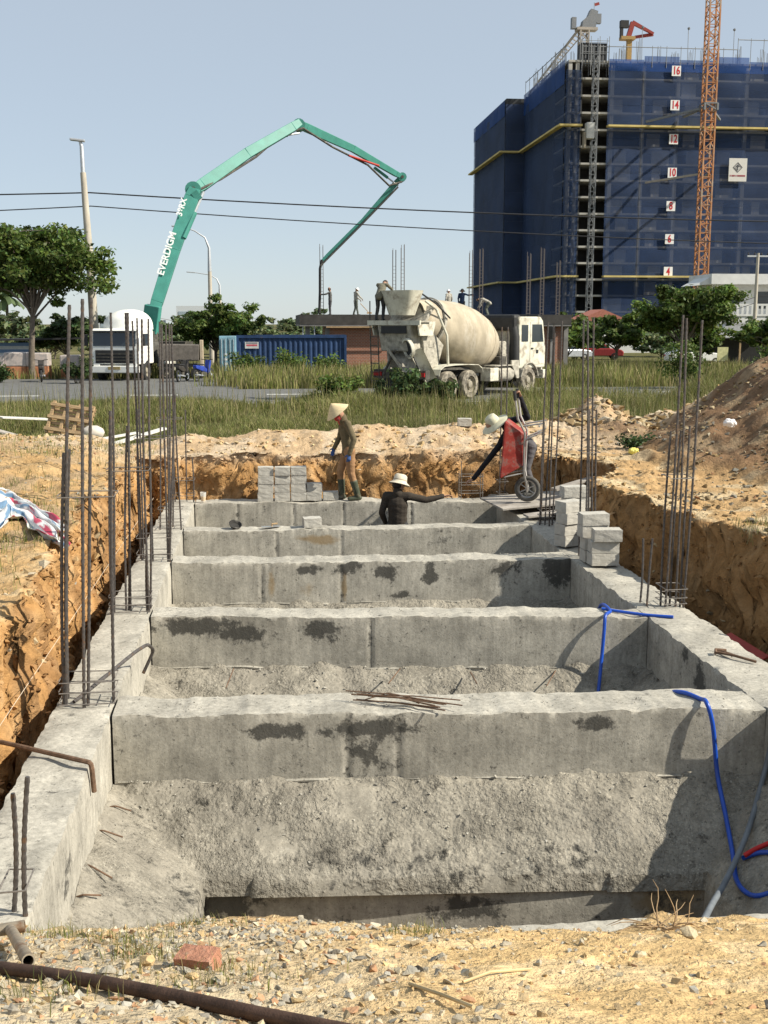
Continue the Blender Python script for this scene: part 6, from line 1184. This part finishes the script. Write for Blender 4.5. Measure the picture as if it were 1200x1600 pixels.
# ============================================================ people
def skinmat(nm, c): return mat(nm, c, .6, var=.08, vs=20)
m_skin = skinmat('skin', (.36, .20, .13)); m_hairb = mat('black_hair', (.015, .013, .012), .6, var=.2, vs=40)
def cap(b, reg, p0, p1, r0, r1, region, flat=1., side=None, bones=None):
    p0, p1 = Vector(p0), Vector(p1); t = p1-p0; L = max(t.length, 1e-4); t = t/L
    s = Vector(side) if side else t.orthogonal(); s = (s-t*s.dot(t)).normalized(); u = t.cross(s); n = 12; rings = []
    for a in (90, 60, 30): rings.append((p0-t*r0*math.sin(rad(a))*(flat if 0 else 1), r0*max(.02, math.cos(rad(a)))))
    for k in range(5): rings.append((p0.lerp(p1, k/4), lerp(r0, r1, k/4)))
    for a in (30, 60, 90): rings.append((p1+t*r1*math.sin(rad(a)), r1*max(.02, math.cos(rad(a)))))
    V = [c+s*math.cos(2*math.pi*k/n)*r+u*math.sin(2*math.pi*k/n)*r*flat for c, r in rings for k in range(n)]; m = len(rings)
    b.add(V, [(i*n+k, i*n+(k+1) % n, (i+1)*n+(k+1) % n, (i+1)*n+k) for i in range(m-1) for k in range(n)]+[tuple(reversed(range(n))), tuple(range((m-1)*n, m*n))])
    reg.append((np.array(p0), np.array(p1), r0, r1, region, flat))
def hand(b, reg, w, d, palm, thumb, S, region, curl=.5):
    """w wrist, d finger direction, palm normal direction, thumb side direction"""
    w, d = Vector(w), Vector(d).normalized(); pn = Vector(palm); pn = (pn-d*pn.dot(d)).normalized(); th = d.cross(pn).normalized()
    if th.dot(Vector(thumb)) < 0: th = -th
    c = w+d*.05*S; cap(b, reg, w+d*.01*S, w+d*.082*S, .030*S, .036*S, region, .42, th)
    for i, (o, L) in enumerate(((.027, .068), (.009, .078), (-.010, .072), (-.028, .056))):
        k = w+d*.088*S+th*o*S; j1 = k+(d*math.cos(curl*.7)+pn*math.sin(curl*.7))*L*.5*S; j2 = j1+(d*math.cos(curl*1.7)+pn*math.sin(curl*1.7))*L*.5*S
        cap(b, reg, k, j1, .0105*S, .0095*S, region); cap(b, reg, j1, j2, .0095*S, .008*S, region)
    k = w+d*.03*S+th*.03*S; j = k+(th*.8+d*.6+pn*.25).normalized()*.036*S; cap(b, reg, k, j, .013*S, .011*S, region); cap(b, reg, j, j+(d*.8+th*.25+pn*.4).normalized()*.03*S, .011*S, .009*S, region)
def person(label, loc, rz, J, cols, S=1., vox=.011, hands=None, boots=.0, face=True, group=None, wrinkle=.004, head_dir=(0, 1, 0)):
    b = B(); R = []; q = {k: Vector(v)*S for k, v in J.items()}; side = (q['shR']-q['shL']).normalized(); hip_side = (q['hipR']-q['hipL']).normalized()
    mid = q['pelvis'].lerp(q['chest'], .5)
    cap(b, R, q['pelvis']+Vector((0, 0, -.02)), mid, .150*S, .140*S, 'shirt', .72, side=hip_side); cap(b, R, mid, q['chest'], .142*S, .155*S, 'shirt', .70, side=side); cap(b, R, q['chest'], q['neck'], .125*S, .062*S, 'shirt', .72, side=side)
    cap(b, R, q['shL'], q['shR'], .066*S, .066*S, 'shirt')
    hd = Vector(head_dir).normalized(); up = (q['head']-q['neck']).normalized(); cap(b, R, q['neck'], q['head'], .050*S, .050*S, 'skin')
    cap(b, R, q['head']-up*.02*S, q['head']+up*.055*S, .078*S, .088*S, 'skin'); cap(b, R, q['head']+hd*.035*S-up*.055*S, q['head']+hd*.02*S, .048*S, .06*S, 'skin')
    cap(b, R, q['head']+hd*.085*S+up*.015*S, q['head']+hd*.102*S-up*.018*S, .010*S, .014*S, 'skin'); hs = hd.cross(up).normalized()
    for sd in (-1, 1): cap(b, R, q['head']+hs*sd*.082*S-up*.01*S, q['head']+hs*sd*.085*S+up*.025*S, .014*S, .018*S, 'skin')
    cap(b, R, q['head']+hd*.080*S-up*.048*S-hs*.018*S, q['head']+hd*.080*S-up*.048*S+hs*.018*S, .009*S, .009*S, 'skin')
    for s in 'LR':
        cap(b, R, q['sh'+s], q['el'+s], .060*S, .050*S, 'shirt'); cap(b, R, q['el'+s], q['wr'+s], .050*S, .038*S, 'shirt')
        cap(b, R, q['hip'+s], q['kn'+s], .095*S, .066*S, 'pants'); kn, an = q['kn'+s], q['an'+s]
        if boots: mb = an.lerp(kn, boots); cap(b, R, kn, mb, .066*S, .060*S, 'pants'); cap(b, R, mb, an, .066*S, .052*S, 'shoe')
        else: cap(b, R, kn, an, .066*S, .050*S, 'pants')
        ft = Vector(J.get('toe'+s, (0, 1, 0))).normalized(); cap(b, R, an+Vector((0, 0, -.045*S))-ft*.03*S, an+ft*.135*S+Vector((0, 0, -.055*S)), .045*S, .040*S, 'shoe', .85)
        h = (hands or {}).get(s, ((0, .2, -1), (0, 1, 0), (0, 1, 0), .5)); fa = (q['wr'+s]-q['el'+s]).normalized(); cap(b, R, q['wr'+s]-fa*.02*S, q['wr'+s]+fa*.01*S, .030*S, .028*S, 'hand'); hand(b, R, q['wr'+s], h[0], h[1], h[2], S, 'hand', h[3])
    cap(b, R, q['hipL'], q['hipR'], .10*S, .10*S, 'pants')
    tmp = D.objects.new('tmp', b.mesh('tmp')); COL.objects.link(tmp); md = tmp.modifiers.new('r', 'REMESH'); md.mode = 'VOXEL'; md.voxel_size = vox; md.use_smooth_shade = True
    sm = tmp.modifiers.new('s', 'SMOOTH'); sm.iterations = 2; sm.factor = .45
    bpy.context.view_layer.update(); me = D.meshes.new_from_object(tmp.evaluated_get(bpy.context.evaluated_depsgraph_get())); D.objects.remove(tmp)
    n = len(me.vertices); V = np.empty(n*3); me.vertices.foreach_get('co', V); V = V.reshape(-1, 3); best = np.full(n, 9.); lab = np.zeros(n, int); names = ['shirt', 'pants', 'skin', 'shoe', 'hand']
    for p0, p1, r0, r1, reg, fl in R:
        d = p1-p0; L2 = max(d @ d, 1e-9); t = np.clip(((V-p0) @ d)/L2, 0, 1); dist = np.linalg.norm(V-(p0+t[:, None]*d), axis=1)-(r0+(r1-r0)*t)*(.5+.5*fl); k = dist < best; best[k] = dist[k]; lab[k] = names.index(reg)
    nn = np.empty(n*3); me.vertices.foreach_get('normal', nn); nn = nn.reshape(-1, 3); cl = (lab < 2); V += nn*((fbm(V[:, 0]*9+V[:, 2]*9, V[:, 1]*11, V[:, 2]*19, 3, 5)*wrinkle)*cl)[:, None]; me.vertices.foreach_set('co', V.ravel())
    me.materials.clear()
    for k in names: me.materials.append(cols[k])
    fl_ = np.empty(len(me.loops), int); me.loops.foreach_get('vertex_index', fl_); ls = np.empty(len(me.polygons), int); me.polygons.foreach_get('loop_start', ls); me.polygons.foreach_set('material_index', lab[fl_[ls]]); me.update()
    o = D.objects.new('person', me); COL.objects.link(o); o.location = loc; o.rotation_euler = (0, 0, rz); tag(o, label, 'person', group)
    if face:
        for sd in (-1, 1): e = B(); e.ico(tuple(q['head']+hd*.082*S+up*.022*S+hs*sd*.032*S), .011*S, 1); e.obj('eye', m_hairb, o)
    return o, q, hd, up
def cloth(nm, c): return mat(nm, c, .9, var=.16, vs=9, bump=.25, bs=60)
def hat_frame(q, up, hd, S, lift=.06):
    z = up; x = hd.cross(z).normalized(); y = z.cross(x); c = q['head']+up*lift*S; return Matrix(((x.x, y.x, z.x, c.x), (x.y, y.y, z.y, c.y), (x.z, y.z, z.z, c.z), (0, 0, 0, 1)))
STAND = dict(pelvis=(0, 0, .86), chest=(0, .0, 1.18), neck=(0, .0, 1.36), head=(0, .03, 1.47), shL=(-.17, 0, 1.30), shR=(.17, 0, 1.30), elL=(-.23, -.03, 1.04), elR=(.23, -.03, 1.04), wrL=(-.22, .08, .82), wrR=(.22, .08, .82), hipL=(-.085, 0, .82), hipR=(.085, 0, .82), knL=(-.09, .02, .46), knR=(.09, .02, .46), anL=(-.09, 0, .09), anR=(.09, 0, .09))
# woman in conical hat walking along the far beam; local +Y is the way she faces
J = dict(STAND); J.update(chest=(0, .05, 1.17), neck=(0, .09, 1.34), head=(0, .16, 1.43), shL=(-.165, .05, 1.28), shR=(.165, .06, 1.28), elL=(-.24, -.04, 1.03), wrL=(-.23, .03, .80), elR=(.22, .10, 1.04), wrR=(.20, .20, .86), knL=(-.09, -.02, .46), anL=(-.09, -.13, .09), knR=(.09, .12, .47), anR=(.09, .10, .09))
colw = dict(shirt=cloth('khaki_jacket', (.13, .105, .06)), pants=cloth('tan_trousers', (.30, .17, .085)), skin=m_skin, shoe=mat('green_rubber_boots', (.06, .07, .045), .5, dirt=((.2, .17, .12), 8, .5)), hand=mat('blue_glove', (.05, .10, .26), .8))
o, q, hd, up = person('woman in conical straw hat, olive jacket and rubber boots walking on the far beam', (1.30, 17.98, ZB+.012), rad(97), J, colw, .98, .010, {'L': ((0, .15, -1), (1, 0, 0), (0, 1, 0), .6), 'R': ((0, .35, -1), (-1, 0, 0), (0, 1, 0), .6)}, boots=.62, head_dir=(0, .93, -.36))
Mh = hat_frame(q, up, hd, .98, .03); b = B(); b.lathe([(.001, .185), (.05, .150), (.12, .09), (.215, .0), (.21, -.004), (.115, .08), (.001, .17)], 28, Mh, caps=False); b.obj('conical_hat', mat('palm_leaf_straw', (.62, .50, .30), .8, var=.15, vs=12, stretch=(1, 1, 4)), o, smooth=50)
b = B(); cap(b, [], q['head']+hd*.05-up*.045, q['head']+hd*.03-up*.01, .068, .078, 'x'); cap(b, [], q['head']-up*.08+hd*.02, q['head']-up*.14+hd*.055, .062, .045, 'x'); cap(b, [], q['head']-up*.13+hd*.07, q['head']-up*.22+hd*.10, .04, .02, 'x', .5); b.obj('scarf_mask', mat('red_scarf', (.45, .05, .05), .8, var=.3, vs=20, dirt=((.6, .45, .42), 14, .6)), o, smooth=60)
b = B(); cap(b, [], q['neck']+Vector((0, 0, -.03)), q['neck']+Vector((0, .01, .03)), .078, .07, 'x'); b.obj('collar', colw['shirt'], o, smooth=60)
# man in the bay, back turned, arm stretched out to the right
J = dict(STAND); J.update(elR=(.43, .06, 1.24), wrR=(.66, .14, 1.29), elL=(-.24, .0, 1.04), wrL=(-.2, .14, .86), head=(.02, .03, 1.47))
colm = dict(shirt=cloth('dark_brown_jacket', (.042, .034, .026)), pants=cloth('dark_trousers', (.04, .04, .04)), skin=m_skin, shoe=m_plastic, hand=m_skin)
o, q, hd, up = person('man in cream bucket hat and dark jacket standing in the trench pointing right', (1.92, 16.45, -1.05), rad(-14), J, colm, 1., .010, {'R': ((1, .25, .12), (0, -.3, -1), (0, 1, .5), .35)}, head_dir=(.75, .66, 0))
Mh = hat_frame(q, up, hd, 1., .045); m_hat = mat('cream_cotton_hat', (.60, .54, .42), .9, var=.14, vs=14)
b = B(); b.lathe([(.001, .115), (.07, .112), (.095, .09), (.102, .03), (.108, .0), (.165, -.04), (.162, -.046), (.10, -.008)], 26, Mh, caps=False); b.obj('bucket_hat', m_hat, o, smooth=50); b = B(); b.lathe([(.104, .012), (.105, .03)], 26, Mh, caps=False); b.obj('hat_band', mat('hat_band', (.35, .28, .2), .9), o)
b = B(); b.ico(tuple(q['head']-hd*.03+up*.0), .086, 2, 0, (1, 1, .9)); b.obj('hair', m_hairb, o, smooth=60)
b = B(); cap(b, [], q['neck']+Vector((0, -.01, -.02)), q['neck']+Vector((0, 0, .035)), .075, .066, 'x'); b.obj('collar', colm['shirt'], o, smooth=60)
# ---- wheelbarrow tipped up on its wheel
WB = thing('wheelbarrow', 'red wheelbarrow tipped upright on its wheel at the far right corner', 'wheelbarrow', (0, 0, 0), rot=(rad(-86), 0, rad(73)))
Rw = Euler(WB.rotation_euler).to_matrix(); WB.location = Vector((3.92, 16.55, .115+.20))-Rw @ Vector((0, .62, .2))
m_wbr = mat('shaded_tray_red', (.30, .035, .025), .6, var=.35, vs=7, dirt=((.20, .14, .115), 7, .5)); m_tube = mat('worn_tube', (.42, .40, .37), .45, .5, var=.2)  # tray red darkened to carry its shaded look, dirt blotches over it
b = B(); V = []
for (wx, y0, y1, z) in ((.20, -.22, .26, .30), (.31, -.40, .46, .60)):
    V += [(-wx, y0, z), (wx, y0, z), (wx, y1, z), (-wx, y1, z)]
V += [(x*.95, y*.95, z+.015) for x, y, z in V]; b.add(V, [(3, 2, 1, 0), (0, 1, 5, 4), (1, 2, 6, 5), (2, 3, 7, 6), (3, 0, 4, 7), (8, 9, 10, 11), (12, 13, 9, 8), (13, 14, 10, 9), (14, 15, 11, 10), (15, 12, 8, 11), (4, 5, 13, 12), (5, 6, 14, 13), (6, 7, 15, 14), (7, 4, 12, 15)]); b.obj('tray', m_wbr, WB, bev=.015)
for sd in (-1, 1):
    b = B(); b.tube([(sd*.06, .66, .2), (sd*.08, .60, .2), (sd*.17, .36, .27), (sd*.22, .1, .285), (sd*.24, -.25, .30), (sd*.27, -.45, .42), (sd*.28, -.82, .50)], .017, 8); h = b.obj('frame_tube', m_tube, WB, smooth=50)
    b = B(); b.tube([(sd*.28, -.72, .48), (sd*.28, -.86, .508)], .023, 8); b.obj('grip', m_plastic, h); b = B(); b.tube([(sd*.23, -.15, .28), (sd*.25, -.3, .02), (sd*.25, -.42, .02), (sd*.24, -.35, .32)], .013, 7); b.obj('leg', m_tube, WB, smooth=50)
    b = B(); b.tube([(sd*.17, .36, .27), (sd*.25, .44, .55)], .011, 6); b.obj('brace', m_tube, WB)
b = B(); b.tube([(-.24, -.36, .10), (.24, -.36, .10)], .011, 6); b.obj('cross_brace', m_tube, WB); b = B(); b.tube([(-.24, -.28, .1), (.23, -.1, .28)], .009, 6); b.obj('cross_brace', m_tube, WB)
e = D.objects.new('wheel', None); COL.objects.link(e); e.parent = WB; e.location = (0, .62, .2); RX = Matrix.Rotation(rad(90), 4, 'Y')
b = B(); b.lathe([(.135, -.035), (.17, -.045), (.195, -.03), (.2, 0), (.195, .03), (.17, .045), (.135, .035), (.135, -.035)], 26, RX, caps=False); b.obj('tyre', mat('grey_rubber', (.10, .095, .085), .9, var=.25, vs=10), e, smooth=50)
b = B(); b.lathe([(.137, -.03), (.12, -.02), (.12, .02), (.137, .03)], 22, RX, caps=False); b.lathe([(.03, -.06), (.03, .06)], 12, RX); 
for k in range(6): a = k*math.pi/3; b.tube([(0, math.cos(a)*.02, math.sin(a)*.02), (0, math.cos(a)*.125, math.sin(a)*.125)], .009, 6)
b.obj('rim', m_tube, e)
# man bending behind the wheelbarrow (faces the viewer's left)
hp = WB.location+Rw @ Vector((.28, -.80, .50)); hp2 = at(740, 748, 17.0)
base = Vector((3.98, 17.0, .14))
def lw(p): return tuple(Vector(p)-base)
J = dict(pelvis=(.06, .02, .80), chest=(-.24, .0, 1.06), neck=(-.40, -.02, 1.14), head=(-.50, -.04, 1.13), shL=(-.30, -.17, 1.08), shR=(-.26, .15, 1.15), elL=(-.44, -.12, .80), wrL=lw(hp2), elR=(.04, .06, 1.22), wrR=lw(hp+Vector((.045, .0, -.075))), hipL=(.06, -.09, .78), hipR=(.06, .09, .78), knL=(.0, -.11, .44), knR=(.04, .10, .44), anL=(.10, -.11, .09), anR=(.16, .11, .09), toeL=(-1, -.2, 0), toeR=(-1, .2, 0))
colb = dict(shirt=cloth('black_long_sleeve', (.016, .016, .020)), pants=cloth('grey_work_trousers', (.10, .095, .10)), skin=m_skin, shoe=mat('dark_boots', (.05, .05, .045), .6), hand=m_skin)
o, q, hd, up = person('man in wide pale hat and black shirt bending over the tipped wheelbarrow', base, 0, J, colb, 1., .010, {'R': ((-.25, -.1, 1), (-1, -.3, 0), (0, -1, 0), 1.35), 'L': ((-1, 0, -.45), (0, 0, -1), (0, -1, 0), .5)}, boots=.5, head_dir=(-.7, -.1, -.7))
hup = Vector((-.62, -.15, .77)).normalized(); Mh = hat_frame(q, hup, Vector((-.75, -.1, -.6)), 1., .04)
b = B(); b.lathe([(.001, .12), (.06, .118), (.09, .10), (.105, .04), (.11, .0), (.19, -.03), (.23, -.05), (.228, -.056), (.11, -.01)], 28, Mh, caps=False); b.obj('sun_hat', mat('pale_straw_hat', (.58, .55, .40), .85, var=.12, vs=14), o, smooth=50); b = B(); b.ico(tuple(q['head']), .088, 2); b.obj('hair', m_hairb, o, smooth=60)
# ---- roof crew
def worker(label, px, py, Y, rz, J, cols, hat=None, S=1., hands=None, hdir=(0, 1, 0), zfix=None):
    p = at(px, py, Y); p.z = zfix if zfix is not None else p.z
    o, q, hd, up = person(label, p, rz, J, cols, S, .020, hands, face=False, group='workers on the house roof', wrinkle=.01, head_dir=hdir); b = B(); M = hat_frame(q, up, hd, S, .03)
    if hat: b.lathe([(.001, .12), (.06, .11), (.1, .06), (.112, .0), (hat[1], -.03), (.11, -.02)], 18, M, caps=False); b.obj('hat', hat[0], o, smooth=50)
    else: b.ico(tuple(q['head']+up*.03), .1, 2); b.obj('hair', m_hairb, o, smooth=60)
    return o
cg = dict(shirt=cloth('grey_work_shirt', (.10, .10, .095)), pants=cloth('charcoal_trousers', (.045, .045, .05)), skin=m_skin, shoe=m_plastic, hand=m_skin); cs = dict(cg, shirt=cloth('pale_work_shirt', (.36, .34, .29)), pants=cloth('green_grey_trousers', (.10, .11, .09))); cb = dict(cg, shirt=cloth('navy_shirt', (.02, .035, .08)))
m_whh = mat('white_helmet', (.72, .72, .70), .4, var=.04); zs_ = 3.27
J = dict(STAND); J.update(elL=(-.26, .25, 1.2), wrL=(-.2, .48, 1.2)); worker('worker in grey holding the pump hose at the left end of the roof', 516, 490, 70, rad(80), J, cg, None, 1.06, {'L': ((0, 1, 0), (1, 0, 0), (0, 0, 1), 1.3)}, zfix=zs_)
J = dict(STAND); J.update(head=(0, .08, 1.46), elR=(.22, .16, 1.06), wrR=(.12, .36, .95), elL=(-.22, .14, 1.06), wrL=(-.1, .34, .9), anL=(-.2, -.05, .09), anR=(.2, .05, .09)); worker('worker in pale shirt and white hat raking concrete on the roof', 556, 490, 70, rad(-70), J, cs, (m_whh, .15), 1.06, zfix=zs_)
b = B(); b.tube([at(563, 474, 69.8), at(577, 489, 69.7)], .022, 6); b.box(tuple(at(577, 489, 69.7)), (.3, .06, .1)); tag(b.obj('concrete_rake', m_wood), 'long-handled rake held by the pale shirted roof worker', 'rake')
J = dict(STAND); J.update(elR=(.38, .05, 1.22), wrR=(.62, .05, 1.28)); worker('worker in navy with dark brimmed hat reaching to the roof rebar', 722, 478, 70.4, rad(-15), J, cb, (m_plastic, .19), 1.06, zfix=zs_-.05)
J = dict(STAND); worker('worker with white helmet mostly hidden behind the mixer drum', 701, 492, 71.5, rad(30), J, cs, (m_whh, .15), 1.06, zfix=zs_-.05)
J = dict(STAND); J.update(pelvis=(0, -.25, .80), chest=(0, .12, .98), neck=(0, .3, 1.02), head=(0, .42, .98), shL=(-.17, .18, 1.0), shR=(.17, .18, 1.0), elL=(-.2, .26, .74), elR=(.2, .26, .74), wrL=(-.14, .4, .52), wrR=(.14, .4, .52), hipL=(-.09, -.22, .78), hipR=(.09, -.22, .78), knL=(-.1, -.05, .44), knR=(.1, -.05, .44), anL=(-.1, -.18, .09), anR=(.1, -.18, .09)); worker('worker bent forward on the roof beside the fifth rebar column', 758, 495, 70.3, rad(65), J, cs, None, 1.06, hdir=(0, .6, -.8), zfix=zs_-.05)
# man on the mixer platform leaning into the hopper
J = dict(STAND); J.update(pelvis=(0, -.06, .84), chest=(0, .16, 1.10), neck=(0, .32, 1.22), head=(0, .42, 1.26), shL=(-.17, .22, 1.19), shR=(.17, .22, 1.19), elL=(-.24, .48, 1.10), wrL=(-.16, .72, 1.02), elR=(.24, .46, 1.05), wrR=(.2, .6, .86), knL=(-.1, .05, .46), knR=(.1, .08, .46), anL=(-.1, -.1, .09), anR=(.1, .0, .09))
bpy.context.view_layer.update(); pm = MX.matrix_world @ Vector((-4.05, .72, 2.805))
o, q, hd, up = person('worker in grey standing on the mixer platform reaching into the hopper', pm, rad(46-75), J, dict(cg, shirt=cloth('khaki_grey_shirt', (.16, .15, .11))), 1.05, .016, {'L': ((0, 1, -.3), (0, 0, -1), (1, 0, 0), .5)}, face=True, head_dir=(0, .7, -.7)); b = B(); b.ico(tuple(q['head']+up*.025), .1, 2); b.obj('hair', m_hairb, o, smooth=60)
